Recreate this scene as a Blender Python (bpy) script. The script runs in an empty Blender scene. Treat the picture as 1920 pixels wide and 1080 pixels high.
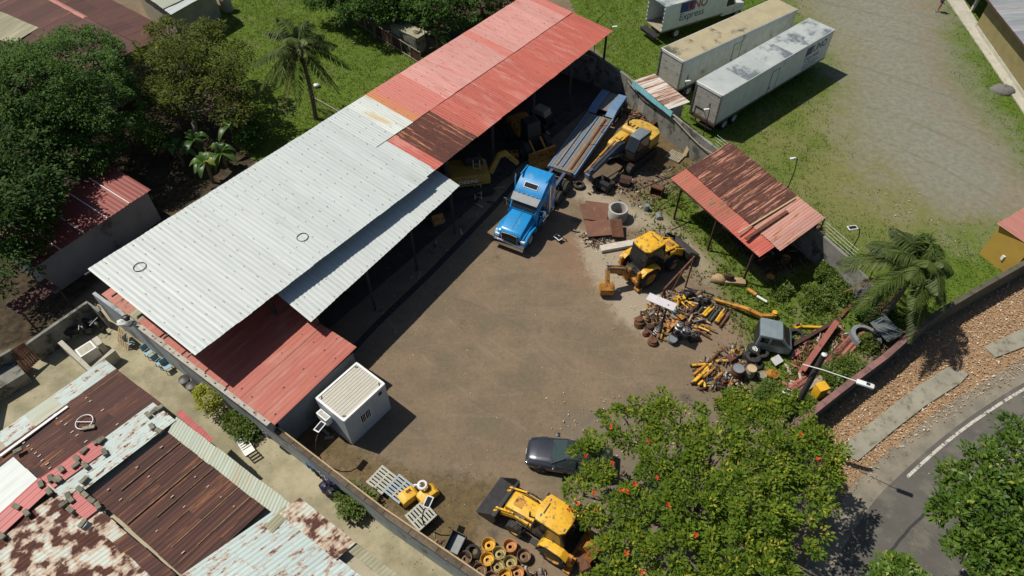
import bpy, bmesh, math, random
import numpy as np
from mathutils import Vector, Matrix
R = math.radians
rnd = random.Random(7)
scene = bpy.context.scene

# ---------------------------------------------------------------- camera, sky, sun, exposure
CAM_H, PITCH, FPX = 34.5, R(49.5), 1280.0
camd = bpy.data.cameras.new('camera'); cam = bpy.data.objects.new('camera', camd)
scene.collection.objects.link(cam); scene.camera = cam
cam.location = (0, 0, CAM_H); cam.rotation_euler = (R(90) - PITCH, 0, 0)
camd.sensor_width = 36.0; camd.lens = 24.0; camd.clip_start = 0.5; camd.clip_end = 6000
scene.render.resolution_x = 1024; scene.render.resolution_y = 576

SUN_EL, SUN_AZ = R(58.0), math.atan2(0.35, -0.94)          # azimuth of the sun, counted from +X
w = bpy.data.worlds.new('World'); scene.world = w; w.use_nodes = True
nt = w.node_tree; nt.nodes.clear()
sky = nt.nodes.new('ShaderNodeTexSky'); sky.sky_type = 'NISHITA'; sky.sun_disc = False
sky.sun_elevation = SUN_EL; sky.sun_rotation = R(90) - SUN_AZ
bg = nt.nodes.new('ShaderNodeBackground'); bg.inputs['Strength'].default_value = 0.062
wo = nt.nodes.new('ShaderNodeOutputWorld')
nt.links.new(sky.outputs[0], bg.inputs[0]); nt.links.new(bg.outputs[0], wo.inputs[0])
sd = bpy.data.lights.new('sun', 'SUN'); sd.energy = 4.6; sd.angle = R(0.5); sd.color = (1.0, 0.93, 0.81)
sun = bpy.data.objects.new('sun', sd); scene.collection.objects.link(sun); sun.location = (-30, 20, 60)
sdir = Vector((math.cos(SUN_AZ) * math.cos(SUN_EL), math.sin(SUN_AZ) * math.cos(SUN_EL), math.sin(SUN_EL)))
sun.rotation_euler = sdir.to_track_quat('Z', 'Y').to_euler()
vs = scene.view_settings
vs.view_transform = 'Standard'; vs.look = 'None'; vs.gamma = 1.0; vs.use_curve_mapping = False; vs.exposure = 0.0

# ---------------------------------------------------------------- placing helpers
_F = Vector((0, math.cos(PITCH), -math.sin(PITCH))); _U = Vector((0, math.sin(PITCH), math.cos(PITCH)))
def P(u, v, z=0.0):
    "point at height z on the survey ray of photo pixel (u, v)"
    d = Vector(((u - 960) / FPX, 0, 0)) + _F + _U * ((540 - v) / FPX)
    t = (z - CAM_H) / d.z
    return Vector((d.x * t, d.y * t, z))
def Q(X):
    d = Vector(X) - Vector((0, 0, CAM_H)); zz = d.dot(_F)
    return 960 + FPX * d.x / zz, 540 - FPX * d.dot(_U) / zz
def head(a, b, z=0.0):
    d = P(*b, z) - P(*a, z); return math.atan2(d.y, d.x)

# ---------------------------------------------------------------- objects
def link(o): scene.collection.objects.link(o); return o
def tag(o, label=None, cat=None, group=None, kind=None):
    if label: o['label'] = label
    if cat: o['category'] = cat
    if group: o['group'] = group
    if kind: o['kind'] = kind
    return o
def thing(name, label, cat, loc=(0, 0, 0), rz=0.0, group=None):
    o = link(bpy.data.objects.new(name, None)); o.location = loc; o.rotation_euler = (0, 0, rz)
    o.empty_display_size = 0.3
    return tag(o, label, cat, group)
def copy_tree(o, parent=None):
    c = link(o.copy()); c.parent = parent
    for ch in list(o.children): copy_tree(ch, c)
    return c
I4 = Matrix.Identity(4)
def TR(loc=(0, 0, 0), rz=0, rx=0, ry=0):
    return Matrix.Translation(Vector(loc)) @ Matrix.Rotation(rz, 4, 'Z') @ Matrix.Rotation(ry, 4, 'Y') @ Matrix.Rotation(rx, 4, 'X')

class MB:
    "mesh builder: collects shapes, build() links them as one mesh object"
    def __init__(s, T=I4): s.v = []; s.f = []; s.m = []; s.T = T; s.uv = None
    def add(s, vs, fs, m=0, T=None):
        b = len(s.v); M = s.T if T is None else s.T @ T
        s.v += [tuple(M @ Vector(p)) for p in vs]
        s.f += [tuple(b + i for i in f) for f in fs]; s.m += [m] * len(fs); return s
    def box(s, c, d, T=None, m=0, bev=0.0, top=None):
        "box centred at c with size d; top=(sx,sy,ox,oy) scales and shifts the top face; bev chamfers the edges"
        x, y, z = d[0] / 2, d[1] / 2, d[2] / 2; cx, cy, cz = c
        sx, sy, ox, oy = top or (1, 1, 0, 0)
        vs = [(cx - x, cy - y, cz - z), (cx + x, cy - y, cz - z), (cx + x, cy + y, cz - z), (cx - x, cy + y, cz - z),
              (cx - x * sx + ox, cy - y * sy + oy, cz + z), (cx + x * sx + ox, cy - y * sy + oy, cz + z),
              (cx + x * sx + ox, cy + y * sy + oy, cz + z), (cx - x * sx + ox, cy + y * sy + oy, cz + z)]
        fs = [(3, 2, 1, 0), (4, 5, 6, 7), (0, 1, 5, 4), (1, 2, 6, 5), (2, 3, 7, 6), (3, 0, 4, 7)]
        if bev <= 0: return s.add(vs, fs, m, T)
        return s.bev(vs, fs, bev, m, T)
    def bev(s, vs, fs, w, m=0, T=None, seg=2):
        bm = bmesh.new(); bv = [bm.verts.new(p) for p in vs]
        for f in fs:
            try: bm.faces.new([bv[i] for i in f])
            except ValueError: pass
        bmesh.ops.recalc_face_normals(bm, faces=bm.faces)
        bmesh.ops.bevel(bm, geom=list(bm.edges), offset=w, segments=seg, affect='EDGES', profile=0.6, clamp_overlap=True)
        bm.verts.index_update()
        s.add([v.co[:] for v in bm.verts], [[v.index for v in f.verts] for f in bm.faces], m, T); bm.free(); return s
    def prism(s, prof, y0, y1, m=0, T=None, bev=0.0, prof1=None):
        "side profile [(x,z)] swept from y0 to y1"
        n = len(prof); p1 = prof1 or prof
        vs = [(x, y0, z) for x, z in prof] + [(x, y1, z) for x, z in p1]
        fs = [tuple(range(n)), tuple(range(2 * n - 1, n - 1, -1))] + [((i + 1) % n, i, n + i, n + (i + 1) % n) for i in range(n)]
        if bev: return s.bev(vs, fs, bev, m, T)
        return s.add(vs, fs, m, T)
    def slab(s, poly, z0, z1, m=0, T=None, bev=0.0):
        "plan polygon [(x,y)] extruded from z0 to z1"
        n = len(poly)
        vs = [(x, y, z0) for x, y in poly] + [(x, y, z1) for x, y in poly]
        fs = [tuple(range(n - 1, -1, -1)), tuple(range(n, 2 * n))] + [(i, (i + 1) % n, n + (i + 1) % n, n + i) for i in range(n)]
        if bev: return s.bev(vs, fs, bev, m, T)
        return s.add(vs, fs, m, T)
    def tube(s, pts, r, n=8, m=0, T=None, caps=True):
        pts = [Vector(p) for p in pts]; k = len(pts)
        rs = list(r) if hasattr(r, '__len__') else [r] * k
        vs = []; up = None
        for i, p in enumerate(pts):
            d = (pts[min(i + 1, k - 1)] - pts[max(i - 1, 0)]).normalized()
            if up is None: up = Vector((0, 0, 1)) if abs(d.z) < 0.9 else Vector((1, 0, 0))
            a = d.cross(up).normalized(); b = a.cross(d); up = b
            for j in range(n):
                t = 2 * math.pi * j / n
                vs.append(tuple(p + (a * math.cos(t) + b * math.sin(t)) * rs[i]))
        fs = [(i * n + j, i * n + (j + 1) % n, (i + 1) * n + (j + 1) % n, (i + 1) * n + j) for i in range(k - 1) for j in range(n)]
        if caps: fs += [tuple(range(n - 1, -1, -1)), tuple(range((k - 1) * n, k * n))]
        return s.add(vs, fs, m, T)
    def bar(s, a, b, w, h, m=0, T=None):
        "straight bar of w x h section from a to b"
        a, b = Vector(a), Vector(b); d = b - a; L = d.length; d.normalize()
        up = Vector((0, 0, 1)) if abs(d.z) < 0.95 else Vector((1, 0, 0))
        y = up.cross(d).normalized(); z = d.cross(y)
        M = Matrix((d, y, z)).transposed().to_4x4(); M.translation = (a + b) / 2
        return s.box((0, 0, 0), (L, w, h), M if T is None else T @ M, m)
    def lathe(s, prof, n=20, m=0, T=None, close=False):
        "profile [(r,z)] turned about z"
        k = len(prof); vs = []
        for r, z in prof:
            for j in range(n):
                t = 2 * math.pi * j / n; vs.append((r * math.cos(t), r * math.sin(t), z))
        kk = k if close else k - 1
        fs = [(i * n + j, i * n + (j + 1) % n, ((i + 1) % k) * n + (j + 1) % n, ((i + 1) % k) * n + j) for i in range(kk) for j in range(n)]
        return s.add(vs, fs, m, T)
    def loft(s, rings, m=0, T=None, caps=True):
        n = len(rings[0]); k = len(rings); vs = [p for r in rings for p in r]
        fs = [(i * n + j, i * n + (j + 1) % n, (i + 1) * n + (j + 1) % n, (i + 1) * n + j) for i in range(k - 1) for j in range(n)]
        if caps: fs += [tuple(range(n - 1, -1, -1)), tuple(range((k - 1) * n, k * n))]
        return s.add(vs, fs, m, T)
    def blob(s, c, r, n=10, k=7, jit=0.15, m=0, T=None, seed=0):
        g = random.Random(seed); vs = []; fs = []
        rx, ry, rz = r if hasattr(r, '__len__') else (r, r, r)
        for i in range(k + 1):
            a = math.pi * i / k
            for j in range(n):
                t = 2 * math.pi * j / n; q = 1 + g.uniform(-jit, jit)
                vs.append((c[0] + rx * q * math.sin(a) * math.cos(t), c[1] + ry * q * math.sin(a) * math.sin(t), c[2] + rz * q * math.cos(a)))
        for i in range(k):
            for j in range(n): fs.append((i * n + j, (i + 1) * n + j, (i + 1) * n + (j + 1) % n, i * n + (j + 1) % n))
        return s.add(vs, fs, m, T)
    def mesh(s, name, mats):
        me = bpy.data.meshes.new(name); me.from_pydata(s.v, [], s.f)
        for mm in (mats if isinstance(mats, (list, tuple)) else [mats]): me.materials.append(mm)
        if any(s.m): me.polygons.foreach_set('material_index', s.m)
        bm = bmesh.new(); bm.from_mesh(me); bmesh.ops.recalc_face_normals(bm, faces=bm.faces); bm.to_mesh(me); bm.free()
        return me
    def build(s, name, mats, parent=None, smooth=False, world=False):
        me = s.mesh(name, mats)
        if world and parent is not None: me.transform(Matrix.Translation(-parent.location))
        if smooth:
            me.polygons.foreach_set('use_smooth', [True] * len(me.polygons))
            try: me.set_sharp_from_angle(angle=R(smooth if smooth > 1 else 40))
            except Exception: pass
        o = link(bpy.data.objects.new(name, me))
        if parent is not None: o.parent = parent
        me.update(); return o
def ctr(o):
    "move the origin of a world-built top-level mesh to its own foot"
    bb = [Vector(c) for c in o.bound_box]
    c = sum(bb, Vector()) / 8; c.z = min(b.z for b in bb)
    o.data.transform(Matrix.Translation(-c)); o.location = c; return o

# ---------------------------------------------------------------- materials
_mats = {}
def L(c):
    return (c[0], c[1], c[2], 1.0)
def new_mat(name):
    m = bpy.data.materials.new(name); m.use_nodes = True; n = m.node_tree.nodes
    return m, m.node_tree, n['Principled BSDF']
def nd(t, typ, **kw):
    n = t.nodes.new(typ)
    for k, v in kw.items():
        if k in n.inputs: n.inputs[k].default_value = v
        else: setattr(n, k, v)
    return n
def noise(t, vec, scale, detail=4, rough=0.6):
    n = nd(t, 'ShaderNodeTexNoise'); n.inputs['Scale'].default_value = scale; n.inputs['Detail'].default_value = detail
    n.inputs['Roughness'].default_value = rough; t.links.new(vec, n.inputs['Vector']); return n.outputs['Fac']
def ramp(t, fac, a, b):
    n = nd(t, 'ShaderNodeMapRange'); n.inputs['From Min'].default_value = a; n.inputs['From Max'].default_value = b
    n.interpolation_type = 'SMOOTHSTEP'; t.links.new(fac, n.inputs['Value']); return n.outputs['Result']
def mix(t, fac, a, b, mode='MIX'):
    n = nd(t, 'ShaderNodeMix', data_type='RGBA', blend_type=mode)
    for s, x in ((0, fac), (6, a), (7, b)):
        if hasattr(x, 'is_output'): t.links.new(x, n.inputs[s])
        elif s == 0: n.inputs[0].default_value = x
        else: n.inputs[s].default_value = L(x)
    return n.outputs[2]
def mth(t, op, a, b=0.0):
    n = nd(t, 'ShaderNodeMath', operation=op)
    for i, x in enumerate((a, b)):
        if hasattr(x, 'is_output'): t.links.new(x, n.inputs[i])
        else: n.inputs[i].default_value = x
    return n.outputs[0]
def bump(t, bsdf, h, strength=0.3, dist=0.02):
    n = nd(t, 'ShaderNodeBump'); n.inputs['Strength'].default_value = strength; n.inputs['Distance'].default_value = dist
    t.links.new(h, n.inputs['Height']); t.links.new(n.outputs[0], bsdf.inputs['Normal'])
def objvec(t, spread=37.0):
    tc = nd(t, 'ShaderNodeTexCoord'); oi = nd(t, 'ShaderNodeObjectInfo')
    n = nd(t, 'ShaderNodeVectorMath', operation='ADD'); m = mth(t, 'MULTIPLY', oi.outputs['Random'], spread)
    t.links.new(tc.outputs['Object'], n.inputs[0]); t.links.new(m, n.inputs[1]); return n.outputs[0], oi.outputs['Random']
def mat(name, c, c2=None, scale=3.0, rough=0.6, metal=0.0, dirt=None, damt=0.5, dscale=2.0, var=0.06, bmp=0.0, spec=None, coat=0.0):
    "painted or raw surface: two tones of noise, dirt patches with their own shape, small variation per object"
    if name in _mats: return _mats[name]
    m, t, b = new_mat(name); vec, rn = objvec(t)
    c2 = c2 or tuple(x * 0.8 for x in c)
    col = mix(t, ramp(t, noise(t, vec, scale), 0.3, 0.7), c, c2)
    if dirt:
        n = noise(t, vec, dscale, 7, 0.7); th = 0.75 - 0.5 * damt
        f = ramp(t, n, th, th + 0.12)
        col = mix(t, f, col, dirt); 
        rr = nd(t, 'ShaderNodeMapRange'); rr.inputs['To Min'].default_value = rough; rr.inputs['To Max'].default_value = min(1, rough + 0.3)
        t.links.new(f, rr.inputs['Value']); t.links.new(rr.outputs['Result'], b.inputs['Roughness'])
    else: b.inputs['Roughness'].default_value = rough
    if var:
        h = nd(t, 'ShaderNodeHueSaturation'); v = mth(t, 'MULTIPLY_ADD', rn, 2 * var); v.node.inputs[2].default_value = 1 - var
        t.links.new(v, h.inputs['Value']); t.links.new(col, h.inputs['Color']); col = h.outputs[0]
    t.links.new(col, b.inputs['Base Color']); b.inputs['Metallic'].default_value = metal
    if coat: b.inputs['Coat Weight'].default_value = coat
    if spec is not None: b.inputs['Specular IOR Level'].default_value = spec
    if bmp: bump(t, b, noise(t, vec, scale * 6, 5), bmp)
    _mats[name] = m; return m
def sheet_mat(name, c, c2, rust=None, rust2=None, amt=0.0, sc=(1.6, 0.35), rough=0.55, stain=None, samt=0.0, var=0.05, big=0.0, metal=0.0, bsc=1.1):
    "roof sheet: streaks run along the ribs (uv.y), rust eats in patches"
    if name in _mats: return _mats[name]
    m, t, b = new_mat(name)
    uv = nd(t, 'ShaderNodeUVMap'); oi = nd(t, 'ShaderNodeObjectInfo'); geo = nd(t, 'ShaderNodeNewGeometry')
    ad = nd(t, 'ShaderNodeVectorMath', operation='ADD'); k = mth(t, 'MULTIPLY', oi.outputs['Random'], 91.0)
    t.links.new(uv.outputs[0], ad.inputs[0]); t.links.new(k, ad.inputs[1])
    mp = nd(t, 'ShaderNodeMapping'); mp.inputs['Scale'].default_value = (sc[0], sc[1], 1); t.links.new(ad.outputs[0], mp.inputs['Vector'])
    mp2 = nd(t, 'ShaderNodeMapping'); mp2.inputs['Scale'].default_value = (6, 0.5, 1); t.links.new(ad.outputs[0], mp2.inputs['Vector'])
    col = mix(t, ramp(t, noise(t, mp2.outputs[0], 1.2, 4), 0.3, 0.72), c, c2)
    if stain: col = mix(t, mth(t, 'MULTIPLY', ramp(t, noise(t, mp.outputs[0], 0.9, 5), 0.62 - 0.3 * samt, 0.8 - 0.25 * samt), 0.8), col, stain)
    rf = None
    if rust:
        n = noise(t, mp.outputs[0], 1.5, 9, 0.76)
        if big: n = mth(t, 'ADD', mth(t, 'MULTIPLY', n, 1 - big), mth(t, 'MULTIPLY', noise(t, geo.outputs['Position'], bsc, 3, .55), big))
        th = 0.8 - 0.6 * amt
        rf = ramp(t, n, th, th + 0.06)
        rc = mix(t, ramp(t, noise(t, ad.outputs[0], 5.0, 6), 0.35, 0.7), rust, rust2 or tuple(x * .6 for x in rust))
        edge = ramp(t, n, th - 0.05, th)
        col = mix(t, mth(t, 'MULTIPLY', edge, 0.55), col, (0.40, 0.16, 0.05))
        col = mix(t, rf, col, rc)
        rr = nd(t, 'ShaderNodeMapRange'); rr.inputs['To Min'].default_value = rough; rr.inputs['To Max'].default_value = 0.9
        t.links.new(rf, rr.inputs['Value']); t.links.new(rr.outputs['Result'], b.inputs['Roughness'])
    else: b.inputs['Roughness'].default_value = rough
    h = nd(t, 'ShaderNodeHueSaturation'); v = mth(t, 'MULTIPLY_ADD', oi.outputs['Random'], 2 * var); v.node.inputs[2].default_value = 1 - var
    t.links.new(v, h.inputs['Value']); t.links.new(col, h.inputs['Color'])
    t.links.new(h.outputs[0], b.inputs['Base Color']); b.inputs['Metallic'].default_value = metal
    _mats[name] = m; return m
def leaf_mat(name, ca, cb, cc=None, rough=0.5, transl=0.25, spec=0.35):
    "leaves: colour from the per-leaf value 'tint', some light passes through"
    if name in _mats: return _mats[name]
    m, t, b = new_mat(name)
    at = nd(t, 'ShaderNodeAttribute', attribute_name='tint')
    col = mix(t, ramp(t, at.outputs['Fac'], 0.0, 0.85), ca, cb)
    if cc: col = mix(t, ramp(t, at.outputs['Fac'], 0.86, 0.97), col, cc)
    t.links.new(col, b.inputs['Base Color']); b.inputs['Roughness'].default_value = rough
    b.inputs['Specular IOR Level'].default_value = spec
    tr = nd(t, 'ShaderNodeBsdfTranslucent'); t.links.new(mix(t, 0.5, col, (0.25, 0.32, 0.02), 'MIX'), tr.inputs['Color'])
    mx = nd(t, 'ShaderNodeMixShader'); mx.inputs[0].default_value = transl
    out = t.nodes['Material Output']; t.links.new(b.outputs[0], mx.inputs[1]); t.links.new(tr.outputs[0], mx.inputs[2]); t.links.new(mx.outputs[0], out.inputs['Surface'])
    _mats[name] = m; return m
def glass(name='dark_glass', c=(0.015, 0.02, 0.025), rough=0.08):
    if name in _mats: return _mats[name]
    m, t, b = new_mat(name); b.inputs['Base Color'].default_value = L(c); b.inputs['Roughness'].default_value = rough
    b.inputs['Specular IOR Level'].default_value = 0.6; _mats[name] = m; return m

K = dict(
 white=mat('white_paint', (.72, .73, .72), (.62, .64, .63), 2, .45, dirt=(.35, .33, .28), damt=.25),
 yellow=mat('machine_yellow', (.78, .45, .02), (.64, .34, .02), 2, .5, dirt=(.20, .11, .045), damt=.44, dscale=4.5),
 orange=mat('worn_orange_yellow', (.52, .25, .03), (.40, .17, .03), 3, .6, dirt=(.13, .06, .03), damt=.5, dscale=4),
 black=mat('black_paint', (.018, .018, .02), (.03, .03, .03), 4, .5),
 rubber=mat('tyre_rubber', (.022, .022, .022), (.04, .038, .035), 6, .85, dirt=(.12, .10, .08), damt=.25),
 steel=mat('bare_steel', (.30, .30, .30), (.2, .2, .2), 5, .45, .7),
 chrome=mat('chrome', (.75, .75, .76), (.65, .65, .66), 2, .12, 1.0, var=0),
 rust=mat('rusty_steel', (.16, .065, .03), (.09, .04, .025), 4, .9, dirt=(.25, .12, .05), damt=.35, bmp=.2),
 rustdark=mat('dark_rust', (.07, .035, .022), (.045, .025, .02), 5, .9, bmp=.2),
 wood=mat('weathered_wood', (.34, .30, .23), (.24, .21, .16), 5, .85, bmp=.2),
 newwood=mat('pale_wood', (.50, .38, .22), (.42, .30, .16), 5, .8, bmp=.1),
 conc=mat('concrete', (.36, .35, .31), (.27, .26, .23), 1.5, .9, dirt=(.14, .13, .11), damt=.4, bmp=.25),
 concdark=mat('mossy_concrete', (.25, .245, .22), (.16, .16, .14), 1.2, .92, dirt=(.07, .07, .055), damt=.5, dscale=1.1, bmp=.3),
 dark=mat('dark_metal', (.03, .03, .032), (.045, .045, .045), 5, .55, .3),
 grey=mat('grey_paint', (.22, .24, .26), (.17, .19, .20), 3, .5),
)
# ================================================================ ground, road, pavements
def poly_w(px, z=0.0): return np.array([P(u, v, z)[:2] for u, v in px])
def sdist(pts, poly):
    "signed distance (inside positive) of many points to a plan polygon"
    d = np.full(len(pts), 1e9); ins = np.zeros(len(pts), bool); n = len(poly)
    for i in range(n):
        a, b = poly[i], poly[(i + 1) % n]; e = b - a; w_ = pts - a
        t = np.clip((w_ @ e) / max(e @ e, 1e-9), 0, 1); d = np.minimum(d, np.linalg.norm(w_ - t[:, None] * e, axis=1))
        c = (a[1] > pts[:, 1]) != (b[1] > pts[:, 1])
        with np.errstate(divide='ignore', invalid='ignore'):
            x = (b[0] - a[0]) * (pts[:, 1] - a[1]) / (b[1] - a[1]) + a[0]
        ins ^= c & (pts[:, 0] < x)
    return np.where(ins, d, -d)
REG = dict(
 lawn=[(330, 120), (380, 50), (480, -60), (590, -30), (770, 108), (900, 60), (720, 240), (590, 260), (500, 320), (440, 270), (470, 190), (420, 130)],
 lot=[(1000, -160), (1100, 75), (1173, 150), (1260, 218), (1345, 285), (1460, 378), (1590, 490), (1690, 620), (1765, 592), (1930, 500), (2300, 330), (2300, -160)],
 gravel=[(1400, -160), (1500, -20), (1580, 110), (1600, 200), (1610, 270), (1680, 350), (1790, 408), (1890, 408), (2100, 400), (2100, 350), (1920, 330), (1850, 240), (1780, 140), (1765, 60), (1740, -160)],
 dry=[(1480, 0), (1640, 0), (1700, 200), (1740, 330), (1800, 420), (1690, 450), (1600, 450), (1480, 370), (1390, 290), (1480, 215), (1590, 150)],
 greenp=[(1440, 320), (1470, 300), (1530, 255), (1560, 260), (1530, 300), (1470, 340)],
 junk=[(1170, 380), (1270, 330), (1300, 290), (1420, 430), (1560, 470), (1640, 560), (1710, 605), (1640, 665), (1520, 780), (1440, 800), (1330, 760), (1420, 700), (1390, 650), (1365, 575), (1310, 520), (1260, 440), (1200, 440)],
 weeds=[(515, 795), (590, 755), (655, 830), (700, 860), (790, 890), (960, 905), (905, 960), (885, 1090), (700, 935)],
 weeds2=[(1165, 190), (1300, 285), (1300, 330), (1240, 330), (1190, 250)],
 litter=[(1520, 800), (1640, 715), (1760, 620), (1930, 515), (2200, 400), (2200, 560), (1930, 690), (1840, 735), (1740, 795), (1640, 870), (1580, 920), (1530, 900)],
 leafy=[(1590, 400), (1640, 375), (1750, 370), (1800, 400), (1800, 450), (1700, 460)],
 alley=[(-200, 760), (60, 640), (200, 560), (360, 690), (520, 815), (900, 1100), (950, 1160), (500, 1160), (100, 900), (-200, 900)],
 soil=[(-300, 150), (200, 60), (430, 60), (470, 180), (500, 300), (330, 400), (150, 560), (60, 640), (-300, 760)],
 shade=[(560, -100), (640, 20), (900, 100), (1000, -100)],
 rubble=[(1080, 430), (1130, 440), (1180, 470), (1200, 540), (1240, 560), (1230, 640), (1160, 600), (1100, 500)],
 sandy=[(1080, 330), (1180, 380), (1250, 400), (1350, 500), (1330, 540), (1260, 440), (1190, 430), (1120, 400), (1075, 370)],
 oily=[(1075, 350), (1120, 260), (1175, 195), (1300, 290), (1290, 335), (1210, 370), (1150, 360)],
 shedshade=[(1290, 350), (1375, 290), (1550, 430), (1530, 490), (1440, 520), (1400, 480)],  # ground painted dark here for the deep shade under the scrap shed
 red=[(1030, 440), (1100, 430), (1130, 480), (1110, 520), (1040, 500)],
 tree=[(1040, 760), (1300, 740), (1520, 800), (1560, 900), (1480, 1120), (1080, 1120), (1050, 950)],
)
REGW = {k: poly_w(v) for k, v in REG.items()}
def mask(pts, name, soft=0.8): return np.clip(0.5 + sdist(pts, REGW[name]) / (2 * soft), 0, 1)
def build_ground():
    xs = np.concatenate([[-2500, -900, -300, -120, -80], np.arange(-62, 62.01, 0.5), [80, 120, 300, 900, 2500]])
    ys = np.concatenate([[-2500, -900, -300, -60, -10], np.arange(4, 84.01, 0.5), [100, 140, 300, 900, 3000]])
    X, Y = np.meshgrid(xs, ys); nx, ny = len(xs), len(ys)
    pts = np.stack([X.ravel(), Y.ravel()], 1)
    g = np.random.default_rng(3)
    lawn, lot, grav, dry = (mask(pts, k, s) for k, s in (('lawn', .5), ('lot', .35), ('gravel', 5.0), ('dry', 4.0)))
    junk, weeds, weeds2, lit, leafy = (mask(pts, k, s) for k, s in (('junk', 1.2), ('weeds', 1.0), ('weeds2', .8), ('litter', .5), ('leafy', 1.2)))
    alley, soil, shade, rub, red, tree = (mask(pts, k, s) for k, s in (('alley', .25), ('soil', .8), ('shade', .6), ('rubble', 1.0), ('red', 2.2), ('tree', .8)))
    c1 = np.zeros((len(pts), 4)); c2 = np.zeros((len(pts), 4)); c3 = np.zeros((len(pts), 4))
    c1[:, 0] = np.maximum.reduce([lawn, lot * (1 - grav), junk * .68]); c1[:, 1] = grav * lot; c1[:, 2] = np.maximum(lit, leafy * .35)
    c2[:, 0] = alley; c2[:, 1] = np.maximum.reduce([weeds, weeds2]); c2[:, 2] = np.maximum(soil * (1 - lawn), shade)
    sandy, shs = mask(pts, 'sandy', 1.0), np.maximum(mask(pts, 'shedshade', .6), mask(pts, 'oily', 1.2) * .48); rub = np.maximum(rub, sandy * .8); c2[:, 2] = np.maximum(c2[:, 2], shs); c1[:, 0] *= (1 - shs) * (1 - .5 * sandy)  # scrap shed shade and the oily dirt both go into the dark ground mask
    c3[:, 0] = rub; c3[:, 1] = red; c3[:, 2] = tree * .6
    c2[:, 3] = np.clip(dry * lot * (1 - .7 * mask(pts, 'greenp', 1.5)), 0, 1)
    far = np.abs(pts[:, 0]) > 62
    c1[far, 0] = 1
    Z = np.zeros(len(pts))
    me = bpy.data.meshes.new('ground')
    vs = np.column_stack([pts, Z])
    idx = np.arange(nx * ny).reshape(ny, nx)
    fs = np.stack([idx[:-1, :-1], idx[:-1, 1:], idx[1:, 1:], idx[1:, :-1]], -1).reshape(-1, 4)
    me.from_pydata(vs.tolist(), [], fs.tolist())
    for nm, c in (('c1', c1), ('c2', c2), ('c3', c3)):
        a = me.color_attributes.new(nm, 'FLOAT_COLOR', 'POINT'); a.data.foreach_set('color', c.ravel())
    o = link(bpy.data.objects.new('ground', me)); tag(o, kind='structure')
    # material
    m, t, b = new_mat('ground_soil'); geo = nd(t, 'ShaderNodeNewGeometry'); pos = geo.outputs['Position']
    def sep(nm):
        a = nd(t, 'ShaderNodeAttribute', attribute_name=nm); s_ = nd(t, 'ShaderNodeSeparateColor'); t.links.new(a.outputs['Color'], s_.inputs[0]); return s_.outputs
    A, B, C = sep('c1'), sep('c2'), sep('c3')
    dryA = nd(t, 'ShaderNodeAttribute', attribute_name='c2').outputs['Alpha']
    n1 = noise(t, pos, 0.35, 6, .65); n2 = noise(t, pos, 2.2, 6, .7); n3 = noise(t, pos, 11.0, 5, .75); n4 = noise(t, pos, 0.12, 3)
    mp = nd(t, 'ShaderNodeMapping'); mp.inputs['Rotation'].default_value = (0, 0, R(-52)); mp.inputs['Scale'].default_value = (0.25, 1.6, 1)
    t.links.new(pos, mp.inputs['Vector']); ntr = noise(t, mp.outputs[0], 0.7, 5, .65)
    def brk(mk, k=0.7, sharp=.22, n=n2):
        x = mth(t, 'ADD', mk, mth(t, 'MULTIPLY', mth(t, 'SUBTRACT', n, 0.5), k)); return ramp(t, x, 0.5 - sharp, 0.5 + sharp)
    # yard: hard-packed brown earth over old asphalt
    y = mix(t, ramp(t, n1, .32, .68), (.212, .158, .106), (.150, .120, .080))
    y = mix(t, mth(t, 'MULTIPLY', ramp(t, ntr, .48, .75), .5), y, (.245, .192, .134))
    y = mix(t, mth(t, 'MULTIPLY', ramp(t, n2, .52, .72), .45), y, (.108, .093, .072))
    y = mix(t, mth(t, 'MULTIPLY', ramp(t, n4, .52, .66), .5), y, (.245, .172, .117))
    y = mix(t, mth(t, 'MULTIPLY', ramp(t, n3, .58, .72), .55), y, (.36, .31, .24)); y = mix(t, mth(t, 'MULTIPLY', ramp(t, n3, .42, .30), .5), y, (.10, .085, .066))
    n5 = noise(t, pos, 4.7, 6, .8); y = mix(t, mth(t, 'MULTIPLY', ramp(t, n5, .54, .66), .5), y, (.27, .215, .155)); y = mix(t, mth(t, 'MULTIPLY', ramp(t, n5, .46, .36), .5), y, (.092, .074, .054))
    def arcs(c, k):
        d_ = nd(t, 'ShaderNodeVectorMath', operation='DISTANCE'); t.links.new(pos, d_.inputs[0]); d_.inputs[1].default_value = (c.x, c.y, 0)
        cx = nd(t, 'ShaderNodeCombineXYZ'); t.links.new(d_.outputs['Value'], cx.inputs[0]); t.links.new(mth(t, 'MULTIPLY', n4, 1.5), cx.inputs[1]); return noise(t, cx.outputs[0], k, 3, .6)
    tk = mth(t, 'MULTIPLY', ramp(t, arcs(P(620, 1000), 1.5), .56, .66), ramp(t, n1, .38, .6))
    tk2 = mth(t, 'MULTIPLY', ramp(t, arcs(P(1300, 300), 1.3), .57, .66), ramp(t, n1, .62, .42))
    y = mix(t, mth(t, 'MULTIPLY', tk, .5), y, (.125, .105, .082)); y = mix(t, mth(t, 'MULTIPLY', tk2, .35), y, (.265, .215, .16))
    vo = nd(t, 'ShaderNodeTexVoronoi'); vo.inputs['Scale'].default_value = .42
    wb = nd(t, 'ShaderNodeVectorMath', operation='ADD'); t.links.new(pos, wb.inputs[0]); t.links.new(mth(t, 'MULTIPLY', n2, .7), wb.inputs[1]); t.links.new(wb.outputs[0], vo.inputs['Vector'])
    y = mix(t, mth(t, 'MULTIPLY', ramp(t, vo.outputs['Distance'], .22, .10), mth(t, 'MULTIPLY', ramp(t, n1, .45, .6), .75)), y, (.062, .055, .046))
    col = y
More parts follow.
